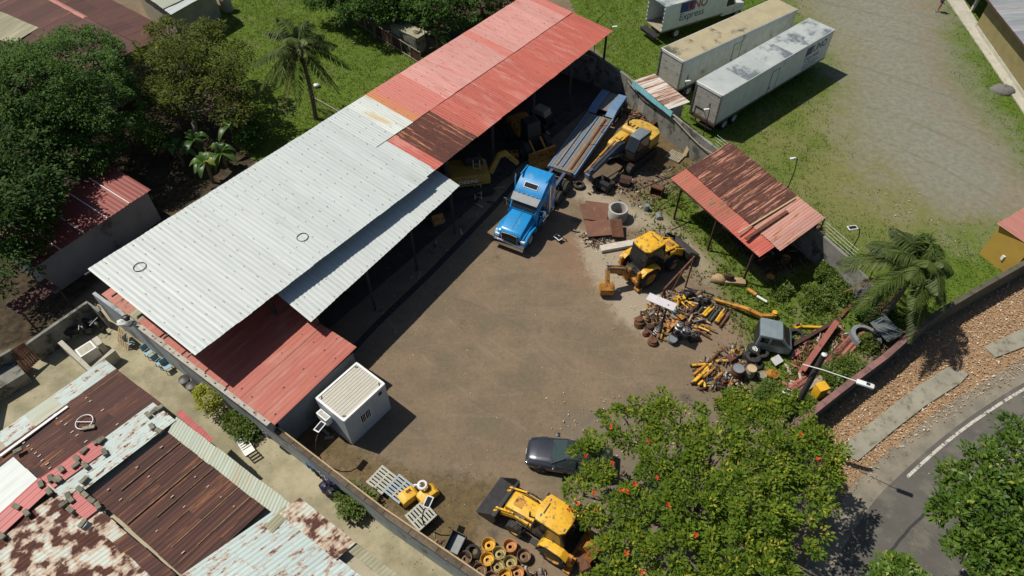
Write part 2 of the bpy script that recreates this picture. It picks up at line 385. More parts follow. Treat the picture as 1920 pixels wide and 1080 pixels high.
    col = mix(t, mth(t, 'MULTIPLY', brk(C[1], 1.4, .5), .4), col, (.30, .15, .095))
    col = mix(t, brk(C[0], 1.1, .3), col, mix(t, n3, (.40, .345, .26), (.25, .205, .15)))
    soil_shade_c = mix(t, ramp(t, n2, .35, .7), (.030, .024, .017), (.085, .063, .037))  # dark soil colour, also paints the shade under the scrap shed
    col = mix(t, brk(B[2], .6), col, soil_shade_c)
    col = mix(t, brk(C[2], .9), col, mix(t, n2, (.20, .165, .125), (.12, .105, .08)))
    conc_c = mix(t, ramp(t, n1, .35, .65), (.40, .36, .25), (.23, .215, .14))
    conc_c = mix(t, mth(t, 'MULTIPLY', ramp(t, n2, .55, .75), .6), conc_c, (.135, .135, .085))
    col = mix(t, brk(B[0], .35, .12), col, conc_c)
    grv = mix(t, ramp(t, n2, .3, .7), (.240, .240, .195), (.170, .170, .132))
    grv = mix(t, mth(t, 'MULTIPLY', ramp(t, n1, .5, .75), .5), grv, (.165, .16, .085))
    grv = mix(t, mth(t, 'MULTIPLY', ramp(t, n3, .6, .75), .5), grv, (.34, .33, .29))
    gr = mix(t, ramp(t, n2, .3, .7), (.066, .118, .015), (.112, .162, .025))
    gr = mix(t, mth(t, 'MULTIPLY', ramp(t, n1, .52, .72), .5), gr, (.13, .145, .04))
    gr = mix(t, mth(t, 'MULTIPLY', ramp(t, n3, .58, .72), .5), gr, (.026, .060, .010))
    col = mix(t, brk(A[0], .9), col, gr)
    grv = mix(t, mth(t, 'MULTIPLY', ramp(t, arcs(P(1300, 700), 1.2), .54, .66), .4), grv, (.125, .122, .085))
    dr_ = mix(t, ramp(t, n2, .3, .7), (.205, .195, .078), (.140, .142, .052))
    dr_ = mix(t, mth(t, 'MULTIPLY', ramp(t, n1, .45, .7), .5), dr_, (.20, .165, .09))
    dr_ = mix(t, mth(t, 'MULTIPLY', ramp(t, n3, .58, .72), .5), dr_, (.24, .215, .13))
    col = mix(t, mth(t, 'MULTIPLY', brk(dryA, 1.2, .45, n1), .88), col, dr_)
    col = mix(t, brk(A[1], 1.5, .5, n1), col, grv)
    wd = mix(t, ramp(t, n2, .35, .65), (.15, .105, .045), (.085, .065, .035))
    wd = mix(t, mth(t, 'MULTIPLY', ramp(t, n3, .5, .7), .6), wd, (.22, .165, .075))
    col = mix(t, mth(t, 'MULTIPLY', brk(B[1], 1.1, .3), .85), col, wd)
    lt = mix(t, ramp(t, n3, .35, .65), (.37, .245, .145), (.21, .135, .075))
    col = mix(t, brk(A[2], .6, .2), col, lt)
    t.links.new(col, b.inputs['Base Color']); b.inputs['Roughness'].default_value = .95; b.inputs['Specular IOR Level'].default_value = .15
    bump(t, b, mth(t, 'ADD', n3, mth(t, 'MULTIPLY', n2, 1.5)), .45, .05)
    me.materials.append(m)
    return o
ground = build_ground()

def ribbon(name, left, right, z0, z1, material, parent=None):
    "sheet between two plan polylines, with a skirt down to z0"
    mb = MB(); n = len(left)
    vs = [(p[0], p[1], z1) for p in left] + [(p[0], p[1], z1) for p in right] + [(p[0], p[1], z0) for p in left] + [(p[0], p[1], z0) for p in right]
    fs = []
    for i in range(n - 1):
        fs.append((i, n + i, n + i + 1, i + 1)); fs.append((2 * n + i, i, i + 1, 2 * n + i + 1)); fs.append((n + i, 3 * n + i, 3 * n + i + 1, n + i + 1))
    fs += [(0, 2 * n, 3 * n, n), (n - 1, 2 * n - 1, 4 * n - 1, 3 * n - 1)]
    mb.add(vs, fs); return mb.build(name, material, parent)
def smooth_pts(pts, k=6):
    "Catmull-Rom through plan points"
    pts = [Vector(p[:2]) for p in pts]; out = []
    for i in range(len(pts) - 1):
        p0, p1, p2, p3 = pts[max(i - 1, 0)], pts[i], pts[i + 1], pts[min(i + 2, len(pts) - 1)]
        for j in range(k):
            s = j / k
            out.append(0.5 * ((2 * p1) + (p2 - p0) * s + (2 * p0 - 5 * p1 + 4 * p2 - p3) * s * s + (3 * p1 - p0 - 3 * p2 + p3) * s ** 3))
    return out + [pts[-1]]
def offset(pts, d):
    out = []
    for i in range(len(pts)):
        e = (Vector(pts[min(i + 1, len(pts) - 1)]) - Vector(pts[max(i - 1, 0)])); e.normalize()
        out.append(Vector(pts[i]) + Vector((-e.y, e.x)) * d)
    return out
edge = smooth_pts([P(*p) for p in [(2250, 560), (2080, 630), (1920, 716), (1830, 772), (1760, 824), (1690, 886), (1645, 930), (1605, 985), (1570, 1045), (1545, 1110), (1530, 1200), (1520, 1320)]])
asphalt = mat('asphalt', (.112, .106, .094), (.085, .081, .073), .5, .9, dirt=(.14, .13, .108), damt=.5, dscale=.7, var=0, bmp=.3)
tag(ribbon('road', edge, offset(edge, 16.0), -.05, .006, asphalt), kind='structure')
gutter = mat('dusty_shoulder', (.24, .215, .165), (.17, .155, .125), 1.1, .95, dirt=(.11, .10, .08), damt=.4, var=0, bmp=.3)
tag(ribbon('road_shoulder', offset(edge, -1.15), offset(edge, .04), -.04, .010, gutter), kind='structure')
def dash(i0, i1, g):
    a = offset(edge, .26)[i0:i1 + 1]; b_ = offset(edge, .42)[i0:i1 + 1]; return a, b_
wline = mat('worn_road_paint', (.56, .54, .48), (.42, .40, .35), 6, .8, dirt=(.13, .122, .105), damt=.52, dscale=3, var=0)
a, b_ = dash(2, 30, 0); tag(ribbon('road_edge_line', a, b_, .004, .011, wline), kind='structure')
tar = mat('tar_seam', (.03, .03, .03), (.04, .04, .04), 3, .7, var=0)
seam = smooth_pts([P(*p) for p in [(1640, 1075), (1690, 1015), (1745, 950), (1790, 895), (1850, 835), (1900, 795), (1960, 755)]])
sm = [p + Vector((rnd.uniform(-.05, .05), rnd.uniform(-.05, .05))) for p in seam]
tag(ribbon('tar_seam', sm, offset(sm, .14), .004, .0115, tar), kind='structure')
walkm = mat('pavement_concrete', (.30, .285, .225), (.23, .22, .175), 1.0, .92, dirt=(.15, .135, .09), damt=.45, var=0, bmp=.25)
for nm, px in (('pavement', [(1580, 853), (1607, 866), (1673, 810), (1733, 763), (1800, 720), (1816, 702), (1775, 690), (1717, 727), (1653, 777), (1583, 833)]),
               ('pavement', [(1843, 652), (1866, 672), (1990, 625), (2100, 570), (2080, 540), (1990, 583)])):
    s_ = MB(); s_.slab([tuple(P(*p)[:2]) for p in px], -.05, .13, bev=.02); tag(s_.build(nm, walkm), kind='structure')

# ================================================================ loose ground cover (nobody could count it)
def in_view(p, z=0, m=40):
    u, v = Q((p[0], p[1], z)); return -m < u < 1920 + m and -m < v < 1080 + m
def scatter(n, seed, accept):
    g = np.random.default_rng(seed); out = []
    # even in the picture would be laid out by the camera: sample the plan instead
    pts = np.column_stack([g.uniform(-54, 54, n), g.uniform(8, 72, n)])
    k = accept(pts); keep = g.uniform(size=n) < k
    pts = pts[keep]; X = pts[:, 0]; Y = pts[:, 1]
    dx, dy, dz = X, Y, -CAM_H; zz = Y * _F.y + dz * _F.z
    u = 960 + FPX * X / zz; v = 540 - FPX * (Y * _U.y + dz * _U.z) / zz
    return pts[(u > -60) & (u < 1980) & (v > -60) & (v < 1140)]
def blades(name, pts, hmin, hmax, nb, material, seed, label, cat, wd=.035, spread=.10, tint=(0, 1), stuff=True):
    g = np.random.default_rng(seed); n = len(pts) * nb
    base = np.repeat(pts, nb, 0) + g.normal(0, spread, (n, 2)); a = g.uniform(0, 2 * np.pi, n)
    h = g.uniform(hmin, hmax, n); ln = h * g.uniform(.2, .9, n); wv = wd * g.uniform(.6, 1.4, n)
    px, py = np.cos(a), np.sin(a)
    v0 = np.column_stack([base[:, 0] - py * wv, base[:, 1] + px * wv, np.zeros(n)])
    v1 = np.column_stack([base[:, 0] + py * wv, base[:, 1] - px * wv, np.zeros(n)])
    v2 = np.column_stack([base[:, 0] + px * ln, base[:, 1] + py * ln, h])
    vs = np.stack([v0, v1, v2], 1).reshape(-1, 3); tn = np.repeat(np.clip(np.repeat(g.uniform(tint[0], tint[1], len(pts)), nb) + g.normal(0, .12, n), 0, 1), 3)
    return raw(name, vs, np.arange(3 * n).reshape(-1, 3), material, tn, label, cat, 'stuff' if stuff else None)
def raw(name, vs, fs, material, tint=None, label=None, cat=None, kind=None, parent=None):
    me = bpy.data.meshes.new(name); vs = np.asarray(vs, np.float32); fs = np.asarray(fs, np.int32); k = fs.shape[1]
    me.vertices.add(len(vs)); me.vertices.foreach_set('co', vs.ravel())
    me.loops.add(fs.size); me.loops.foreach_set('vertex_index', fs.ravel())
    me.polygons.add(len(fs)); me.polygons.foreach_set('loop_start', np.arange(0, fs.size, k, dtype=np.int32))
    try: me.polygons.foreach_set('loop_total', np.full(len(fs), k, np.int32))
    except Exception: pass
    me.update(calc_edges=True)
    if tint is not None:
        a_ = me.attributes.new('tint', 'FLOAT', 'POINT'); a_.data.foreach_set('value', np.asarray(tint, np.float32))
    me.materials.append(material); o = link(bpy.data.objects.new(name, me))
    if parent is not None: o.parent = parent
    return tag(o, label, cat, None, kind)
grass_m = leaf_mat('grass_blade', (.045, .094, .009), (.125, .185, .020), (.25, .22, .06), .6, .3, .2)
dryg_m = leaf_mat('dry_grass', (.10, .075, .03), (.24, .17, .07), (.10, .12, .03), .8, .2, .1)
def gmask(pts):
    lawn = mask(pts, 'lawn', .6); lot = mask(pts, 'lot', .3) * np.clip(1 - 2 * mask(pts, 'gravel', 5), 0, 1) * (1 - .8 * mask(pts, 'dry', 3) * (1 - mask(pts, 'greenp', 1.5))); return np.maximum(lawn, lot) * .9
blades('lawn_grass', scatter(150000, 11, gmask), .05, .15, 4, grass_m, 5, 'short mown green grass of the lawns and the lorry lot', 'grass', .03, .16)
blades('weedy_grass', scatter(95000, 12, lambda p: mask(p, 'junk', 1.0) * (1 - .8 * mask(p, 'sandy', 1)) * (1 - mask(p, 'shedshade', .6)) * np.random.default_rng(1).uniform(.2, 1, len(p))), .08, .38, 6, grass_m, 6, 'rough green weeds overgrowing the scrap corner of the yard', 'weeds', .05, .2, (.2, 1))
blades('dry_weeds', scatter(26000, 13, lambda p: np.maximum(mask(p, 'weeds', 1.4) * .55, mask(p, 'weeds2', 1) * .9)), .04, .15, 5, dryg_m, 7, 'dry brown weeds along the foot of the yard walls', 'weeds', .02, .2)
def litter(name, pts, smin, smax, material, seed, label, cat, lift=.05):
    g = np.random.default_rng(seed); n = len(pts); s_ = g.uniform(smin, smax, n); a = g.uniform(0, 2 * np.pi, n)
    ax = np.column_stack([np.cos(a), np.sin(a), g.normal(0, .35, n)]) * s_[:, None]
    ay = np.column_stack([-np.sin(a), np.cos(a), g.normal(0, .35, n)]) * (s_ * .45)[:, None]
    c = np.column_stack([pts, .02 + g.uniform(0, lift, n) + .3 * s_])
    vs = np.stack([c - ax, c - ay, c + ax, c + ay], 1).reshape(-1, 3)
    return raw(name, vs, np.arange(4 * n).reshape(-1, 4), material, np.repeat(g.uniform(0, 1, n), 4), label, cat, 'stuff')
lit_m = leaf_mat('fallen_leaf', (.27, .165, .095), (.56, .40, .26), (.76, .65, .52), .8, .1, .1)
litter('leaf_litter', scatter(480000, 14, lambda p: np.maximum(mask(p, 'litter', .5), np.maximum(mask(p, 'leafy', 2.5) * .04, mask(p, 'tree', 1) * .05))), .035, .10, lit_m, 8, 'fallen brown leaves carpeting the verge beside the road', 'leaves', .06)
peb_m = leaf_mat('pebble', (.17, .14, .11), (.38, .33, .27), (.75, .72, .66), .9, 0.0, .1)
def ymask(p):
    out = np.maximum.reduce([mask(p, k, .6) for k in ('lawn', 'lot', 'soil')]); return (1 - out) * .5
litter('yard_pebbles', scatter(20000, 15, ymask), .015, .05, peb_m, 9, 'small stones and specks of debris strewn over the bare yard', 'stones', .02)
litter('rubble_stones', scatter(30000, 16, lambda p: mask(p, 'rubble', 1.2) * .8), .03, .10, peb_m, 10, 'pale broken rubble lying near the yellow digger', 'rubble', .04)
# ================================================================ buildings
_sheet_cache = {}
def roof(parent, c0, cA, cB, w, rows, mfn, period=.2, h=.035, name='roof_sheet', lap=.06, lift=0.0, jit=.006, seed=1, droop=0.0, skip=None):
    "parallelogram roof of single corrugated sheets: row runs c0->cA, ribs run c0->cB; mfn(i, j) gives the sheet's material"
    g = random.Random(seed); c0, cA, cB = Vector(c0), Vector(cA), Vector(cB)
    A, B = cA - c0, cB - c0; n = max(1, round(A.length / w)); w = A.length / n; a, b = A.normalized(), B.normalized()
    nn = a.cross(b).normalized()
    if nn.z < 0: nn = -nn
    l = B.length / rows; per = w / max(1, round(w / period)); npd = 4; k = int(round(w / per)) * npd
    def mk(l0):
        vs = []; uv = []; ny = 2 if not droop else 4
        for q in range(ny):
            y = l0 * q / (ny - 1)
            for i in range(k + 2):
                x = i * w / k
                z = h * (.5 - .5 * math.cos(2 * math.pi * x / per)) + droop * math.sin(math.pi * q / (ny - 1)) * -1
                vs.append(a * x + b * y + nn * z); uv.append((x, y))
        W = k + 2; fs = [(q * W + i, q * W + i + 1, (q + 1) * W + i + 1, (q + 1) * W + i) for q in range(ny - 1) for i in range(k + 1)]
        me = bpy.data.meshes.new(name); me.from_pydata([tuple(v) for v in vs], [], fs); me.materials.append(K['white'])
        ul = me.uv_layers.new(name='UVMap')
        for lp in me.loops: ul.data[lp.index].uv = uv[lp.vertex_index]
        me.polygons.foreach_set('use_smooth', [True] * len(me.polygons)); me.update(); return me
    m0 = mk(l); m1 = mk(l + lap) if rows > 1 else m0
    out = []
    for j in range(rows):
        for i in range(n):
            if skip and skip(i, j): continue
            mt = mfn(i, j)
            if mt is None: continue
            o = link(bpy.data.objects.new(name, m0 if j == 0 else m1))
            p = c0 + a * (i * w) + b * (j * l - (lap if j else 0) + g.uniform(-.02, .02)) + nn * (lift + (rows - j) * .014 + (i % 2) * .004 + g.uniform(-jit, jit))
            if parent is not None: o.parent = parent; p = p - parent.location
            o.location = p; o.material_slots[0].link = 'OBJECT'; o.material_slots[0].material = mt
            o.rotation_euler = (g.uniform(-jit, jit) * .4, g.uniform(-jit, jit) * .4, g.uniform(-jit, jit) * .3)
            out.append(o)
    return out
def screws(parent, c0, cA, cB, lines, step, material, size=.05, lift=.06, seed=3, drop=.25):
    g = random.Random(seed); c0, cA, cB = Vector(c0), Vector(cA), Vector(cB); A, B = cA - c0, cB - c0
    a, b = A.normalized(), B.normalized(); nn = a.cross(b).normalized()
    if nn.z < 0: nn = -nn
    mb = MB(); k = int(A.length / step)
    for t in lines:
        for i in range(k):
            if g.random() < drop: continue
            p = c0 + a * (step * (i + .5) + g.uniform(-.03, .03)) + B * t + b * g.uniform(-.05, .05) + nn * lift
            M = Matrix((a, b, nn)).transposed().to_4x4(); M.translation = p
            mb.box((0, 0, 0), (size * .8, size * g.uniform(1, 2.6), size * .4), M)
    o = mb.build('screw_head', material, parent, world=True); return tag(o, kind='stuff')
def wall_run(name, label, pts, h, t, mats, cap=None, cat='wall', z0=0.0, cap_h=.06, over=.03):
    "wall along world plan points: one body, optional coping stones piece by piece"
    o = thing(name, label, cat, (pts[0][0], pts[0][1], 0)); mb = MB(); pts = [Vector(p[:2]) for p in pts]
    lf, rt = offset(pts, t / 2), offset(pts, -t / 2); n = len(pts)
    vs = [(p.x, p.y, z0) for p in lf] + [(p.x, p.y, z0) for p in rt] + [(p.x, p.y, h) for p in lf] + [(p.x, p.y, h) for p in rt]
    fs = []
    for i in range(n - 1):
        fs += [(2 * n + i, 3 * n + i, 3 * n + i + 1, 2 * n + i + 1), (i, 2 * n + i, 2 * n + i + 1, i + 1), (n + i, n + i + 1, 3 * n + i + 1, 3 * n + i)]
    fs += [(0, n, 3 * n, 2 * n), (n - 1, 3 * n - 1, 4 * n - 1, 2 * n - 1)][:2]
    mb.add(vs, fs); mb.build('wall_body', mats, o, world=True)
    if cap:
        cl, cr = offset(pts, t / 2 + over), offset(pts, -t / 2 - over)
        for i in range(n - 1):
            e = (pts[i + 1] - pts[i]); m_ = max(1, int(e.length / 1.2))
            for q in range(m_):
                s0, s1 = q / m_ + .004, (q + 1) / m_ - .004; c = MB(); dz = rnd.uniform(0, .012)
                quad = [cl[i].lerp(cl[i + 1], s0), cl[i].lerp(cl[i + 1], s1), cr[i].lerp(cr[i + 1], s1), cr[i].lerp(cr[i + 1], s0)]
                c.slab([tuple(p) for p in quad], h + .002, h + cap_h + dz); c.build('coping_stone', cap, o, world=True)
    return o

S = dict(
 white=sheet_mat('white_roof_sheet', (.53, .575, .57), (.46, .51, .505), rough=.5, var=.045, stain=(.42, .46, .44), samt=.25),
 stain=sheet_mat('stained_white_sheet', (.62, .67, .64), (.56, .60, .56), rough=.5, stain=(.52, .38, .17), samt=.5),
 pink=sheet_mat('faded_pink_sheet', (.60, .31, .275), (.53, .23, .20), rough=.65, var=.07, stain=(.47, .13, .10), samt=.3),
 rosy=sheet_mat('patchy_red_sheet', (.56, .155, .12), (.54, .215, .18), rough=.6, var=.06),
 oran=sheet_mat('orange_stained_sheet', (.52, .16, .10), (.50, .21, .08), rough=.6, stain=(.45, .24, .08), samt=.4),
 red=sheet_mat('red_roof_sheet', (.47, .12, .085), (.40, .088, .063), rough=.6, var=.07, stain=(.52, .22, .18), samt=.45),
 lowred=sheet_mat('brick_red_sheet', (.40, .105, .070), (.33, .08, .055), rough=.6, var=.05, stain=(.42, .17, .13), samt=.45),
 brown=sheet_mat('rusted_brown_sheet', (.52, .19, .10), (.48, .15, .08), (.105, .036, .025), (.07, .026, .02), .67, (3.0, .16), var=.1),
 rustred=sheet_mat('rust_eaten_red_sheet', (.50, .27, .235), (.43, .20, .17), (.105, .038, .025), (.06, .025, .02), .64, (3.4, .22), var=.12),
 mossred=sheet_mat('mossy_red_sheet', (.42, .11, .085), (.36, .13, .10), (.17, .14, .09), (.11, .10, .06), .42, (3.0, .5), var=.08),
 maroon=sheet_mat('maroon_roof_sheet', (.068, .022, .016), (.046, .017, .013), (.20, .095, .045), (.12, .05, .03), .30, (3.2, .16), var=.22, rough=.8, stain=(.115, .045, .028), samt=.5),
 house=sheet_mat('dull_maroon_sheet', (.095, .036, .027), (.070, .028, .022), (.36, .24, .15), (.26, .12, .06), .24, (2.4, .2), var=.2, rough=.8),
 pale=sheet_mat('pale_blue_sheet', (.42, .52, .51), (.36, .45, .44), (.12, .045, .03), (.08, .03, .02), .40, (2.2, .8), var=.07),
 green=sheet_mat('pale_green_sheet', (.38, .44, .37), (.33, .37, .29), (.30, .19, .09), (.24, .15, .07), .25, (3, .25), var=.06, stain=(.36, .32, .20), samt=.5),
 palerust=sheet_mat('half_rusted_pale_sheet', (.46, .50, .44), (.42, .45, .38), (.095, .035, .025), (.06, .026, .02), .50, (1.6, .4), var=.05, big=.6, bsc=1.5),
 rustpale=sheet_mat('mostly_rusted_pale_sheet', (.46, .52, .49), (.44, .46, .38), (.085, .03, .02), (.055, .022, .016), .545, (2, .4), var=.05, big=.78, bsc=1.25),
 olive=sheet_mat('old_olive_sheet', (.30, .29, .19), (.23, .22, .14), rough=.8, stain=(.40, .37, .27), samt=.5),
 lean=sheet_mat('rust_striped_white_sheet', (.62, .60, .56), (.56, .53, .48), (.17, .06, .035), (.12, .04, .03), .50, (2.4, .12), var=.1),
 grey=sheet_mat('weathered_grey_sheet', (.30, .32, .33), (.20, .22, .24), (.20, .12, .09), (.15, .09, .06), .3, (4, .2), var=.15),
 tile=sheet_mat('pink_tile_sheet', (.45, .20, .16), (.38, .15, .12), rough=.7, var=.05),
 brred=sheet_mat('bright_red_sheet', (.40, .065, .06), (.34, .05, .05), rough=.5, var=.05),
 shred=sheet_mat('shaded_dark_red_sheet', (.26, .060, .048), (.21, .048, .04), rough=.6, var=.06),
 rustpink=sheet_mat('rust_spotted_pink_sheet', (.47, .27, .22), (.42, .20, .17), (.20, .075, .05), (.14, .05, .035), .36, (3, .3), var=.12),
 blue=sheet_mat('light_blue_sheet', (.20, .46, .50), (.15, .38, .43), rough=.5),
)
ADIR = Vector((math.cos(R(51.5)), math.sin(R(51.5)), 0)); BDIR = Vector((ADIR.y, -ADIR.x, 0))
bluewash = mat('blue_washed_plaster', (.40, .47, .50), (.32, .38, .40), .8, .85, dirt=(.18, .19, .18), damt=.42, dscale=1.0, var=0, bmp=.2)
greyplast = mat('grey_plaster', (.24, .25, .26), (.19, .20, .21), .5, .9, dirt=(.10, .10, .10), damt=.35, dscale=.5, var=0, bmp=.2)
murky = mat('mural_plaster', (.42, .45, .47), (.30, .33, .36), 1.0, .85, dirt=(.16, .18, .22), damt=.42, dscale=.9, var=0, bmp=.1)

# ---------------- long workshop shed
BL, BRr, FL, FR = P(165, 505, 6), P(991, -13, 6), P(367, 667, 5.1), P(1150, 60, 5.1)
ws = thing('workshop_shed', 'long open-fronted workshop shed with a half white, half red corrugated roof', 'shed', (BL.x, BL.y, 0))
Aw = (BRr - BL); Bm = FL - BL
ROOFN = 46
def bil(s, t): return (BL.lerp(BRr, s)).lerp(FL.lerp(FR, s), t)
def m_upper(i, j):
    s = i / ROOFN
    if s < .475: return S['white']
    if s < .52: return S['stain']
    if s < .54: return S['oran']
    if s < .60: return S['rosy']
    return S['rosy'] if (i % 9 == 0) else S['pink']
def m_lower(i, j):
    s = i / ROOFN
    if s < .445: return S['white']
    if s < .475: return S['red']
    if s < .545: return S['brown']
    return S['red']
mid0, mid1 = bil(0, .485), bil(1, .44)
# the two ends of the shed are not quite parallel: each half of the roof is laid as its own run of sheets
NW = 20
roof(ws, bil(0, 0), bil(0, 0).lerp(bil(1, 0), NW / ROOFN), bil(0, 1), Aw.length / ROOFN, 1, lambda i, j: S['white'], .29, .018, lift=.02, seed=4)
roof(ws, bil(NW / ROOFN, 0), bil(1, 0), bil(NW / ROOFN, 0) + (bil(0, .5) - bil(0, 0)), Aw.length / ROOFN, 1, lambda i, j: m_upper(i + NW, j), .22, .026, lift=.03, seed=4)
roof(ws, bil(NW / ROOFN, .485), bil(1, .46), bil(NW / ROOFN, 1.0), Aw.length / ROOFN, 1, lambda i, j: m_lower(i + NW, j), .22, .03, lift=.0, seed=5)
dkw = mat('screw_grey', (.22, .23, .23), (.14, .13, .12), 3, .7)
dk = mat('screw_dark', (.09, .10, .10), (.07, .07, .07), 3, .7)
screws(ws, bil(0, 0), bil(1, 0), bil(0, 1), [.04, .16, .29, .42, .55, .68, .81, .95], .58, dkw, .04, .09)
lp = mat('black_cable', (.02, .02, .02), (.03, .03, .03), 3, .6)
for (u, v, lb) in ((263, 503, 'black cable ring lying near the left end of the white roof'), (568, 449, 'black cable ring lying near the middle of the white roof')):
    c = P(u, v, 5.7); q = MB(); pts = []
    n_ = (bil(1, 0) - bil(0, 0)).cross(bil(0, 1) - bil(0, 0)).normalized(); n_ = n_ if n_.z > 0 else -n_
    a_ = ADIR; b__ = n_.cross(a_)
    c = bil(.045, .22) if u < 300 else bil(.2225, .78)
    c = c + n_ * .09
    for k in range(29):
        t = 2 * math.pi * k / 28; pts.append(c + a_ * (.34 * math.cos(t)) + b__ * (.31 * math.sin(t)))
    q.tube(pts, .022, 6, caps=False); tag(ctr(q.build('cable_ring', lp)), lb, 'ring', 'rings on the white roof')
# canopy in front of the white half
cz0, cz1 = 4.5, 4.05
can0, can1 = P(583, 604, cz1), P(861, 350, cz1)
cb0 = can0 - BDIR * 2.9 + Vector((0, 0, .35)); cb1 = can1 - BDIR * 2.9 + Vector((0, 0, .35))
roof(ws, cb0, cb1, can0, .9, 1, lambda i, j: S['white'], .29, .022, name='canopy_sheet', seed=6)
screws(ws, cb0, cb1, can0, [.1, .5, .93], .58, dkw, .04, .075, 8)
# steelwork: posts, eave beams, purlin ends
pst = mat('dark_steelwork', (.06, .06, .065), (.04, .04, .045), 4, .6, .2)
for i in range(1, 9):
    s = i / 8; f = bil(s, .93)
    q = MB(); q.box((f.x, f.y, (f.z - .2) / 2), (.18, .18, f.z - .25)); q.build('post', pst, ws, world=True)
    bk = bil(s, .05); q = MB(); q.box((bk.x, bk.y, (bk.z - .2) / 2), (.18, .18, bk.z - .25)); q.build('post', pst, ws, world=True)
    q = MB(); q.bar(bil(s, .01) - Vector((0, 0, .22)), bil(s, .97) - Vector((0, 0, .22)), .1, .22); q.build('rafter', pst, ws, world=True)
for t in (.02, .28, .52, .76, .965):
    q = MB(); q.bar(bil(-.008, t) - Vector((0, 0, .06)), bil(1, t) - Vector((0, 0, .06)), .07, .1); q.build('purlin', K['wood'] if t > .9 else pst, ws, world=True)
for i in range(4):
    f = can0.lerp(can1, .04 + i * .305) - BDIR * .25
    q = MB(); q.box((f.x, f.y, 1.95), (.12, .12, 3.9)); q.build('canopy_post', pst, ws, world=True)
q = MB(); q.bar(can0 - BDIR * .25 - Vector((0, 0, .08)), can1 - BDIR * .25 - Vector((0, 0, .08)), .08, .14); q.build('canopy_beam', pst, ws, world=True)
bw0, bw1 = bil(.02, .06), bil(.985, .06)
q = MB(); q.bar((bw0.x, bw0.y, 2.6), (bw1.x, bw1.y, 2.6), .15, 5.2); q.build('back_wall', K['concdark'], ws, world=True)
fe0, fe1 = bil(.985, .06), bil(.985, .88)
q = MB(); q.bar((fe0.x, fe0.y, 1.3), (fe1.x, fe1.y, 1.3), .15, 2.6); q.build('end_wall', K['concdark'], ws, world=True)
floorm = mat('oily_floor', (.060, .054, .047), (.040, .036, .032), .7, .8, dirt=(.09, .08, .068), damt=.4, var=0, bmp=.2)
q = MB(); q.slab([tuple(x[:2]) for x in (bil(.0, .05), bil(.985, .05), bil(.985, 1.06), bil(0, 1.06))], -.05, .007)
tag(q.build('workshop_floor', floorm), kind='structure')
d0 = [P(u, v) for u, v in ((655, 655), (700, 607), (800, 512), (870, 440), (935, 372), (1000, 300))]
tag(ribbon('drain_channel', [p[:2] for p in d0], offset([p[:2] for p in d0], -.42), .0, .013, mat('drain_dark', (.018, .016, .015), (.03, .027, .024), 5, .8, var=0)), kind='structure')
for i in range(80):
    s = i / 80; k_ = s * (len(d0) - 1); a_ = d0[int(k_)].lerp(d0[min(int(k_) + 1, len(d0) - 1)], k_ % 1)
    if i == 0: gm = MB()
    e = BDIR * .41
    gm.bar((a_.x, a_.y, .018), (a_.x + e.x, a_.y + e.y, .018), .05, .01)
tag(gm.build('drain_grating', pst), kind='structure')

# ---------------- low office building with brick-red roof
o0, oA, oB = P(515, 797, 2.75), P(192, 553, 2.75), P(669, 651, 2.95)
of = thing('office_building', 'low building under a brick-red roof wedged below the white shed roof', 'building', (o0.x, o0.y, 0))
def m_off(i, j):
    return S['lowred'] if i < 12 else (S['olive'] if i == 13 else S['mossred'] if i > 13 else S['lowred'])
roof(of, o0, oA, oB, .88, 1, m_off, .3, .025, seed=7)
screws(of, o0, oA, oB, [.08, .3, .55, .8, .95], .9, dk, .05, .06, 9, .4)
wA, wB = P(517, 802, 2.6), P(188, 560, 2.6)
e = (oB - o0).normalized(); ee = (oA - o0).normalized()
q = MB(); q.bar((o0 + ee * .2 + e * .25).xy.to_3d() + Vector((0, 0, 1.3)), (oB + ee * .2 - e * .3).xy.to_3d() + Vector((0, 0, 1.3)), .15, 2.6); q.build('front_wall', greyplast, of, world=True)
q = MB(); q.bar((oB + ee * .12 - e * .35).xy.to_3d() + Vector((0, 0, 1.3)), (oB + ee * 6 - e * .35).xy.to_3d() + Vector((0, 0, 1.3)), .15, 2.6); q.build('side_wall', greyplast, of, world=True)
# white ledge with clips on the alley side
q = MB(); q.bar(P(505, 795, 2.66) , P(262, 612, 2.66), .34, .10); q.build('gutter_ledge', mat('pale_coping', (.42, .40, .35), (.33, .31, .27), 3, .85, dirt=(.2, .15, .11), damt=.4, dscale=3), of, world=True)
for i in range(14):
    c = P(505, 795, 2.74).lerp(P(262, 612, 2.74), (i + .5) / 14); q = MB(); q.box((c.x, c.y, c.z), (.07, .05, .04), TR()); q.build('clip', K['rustdark'], of, world=True)

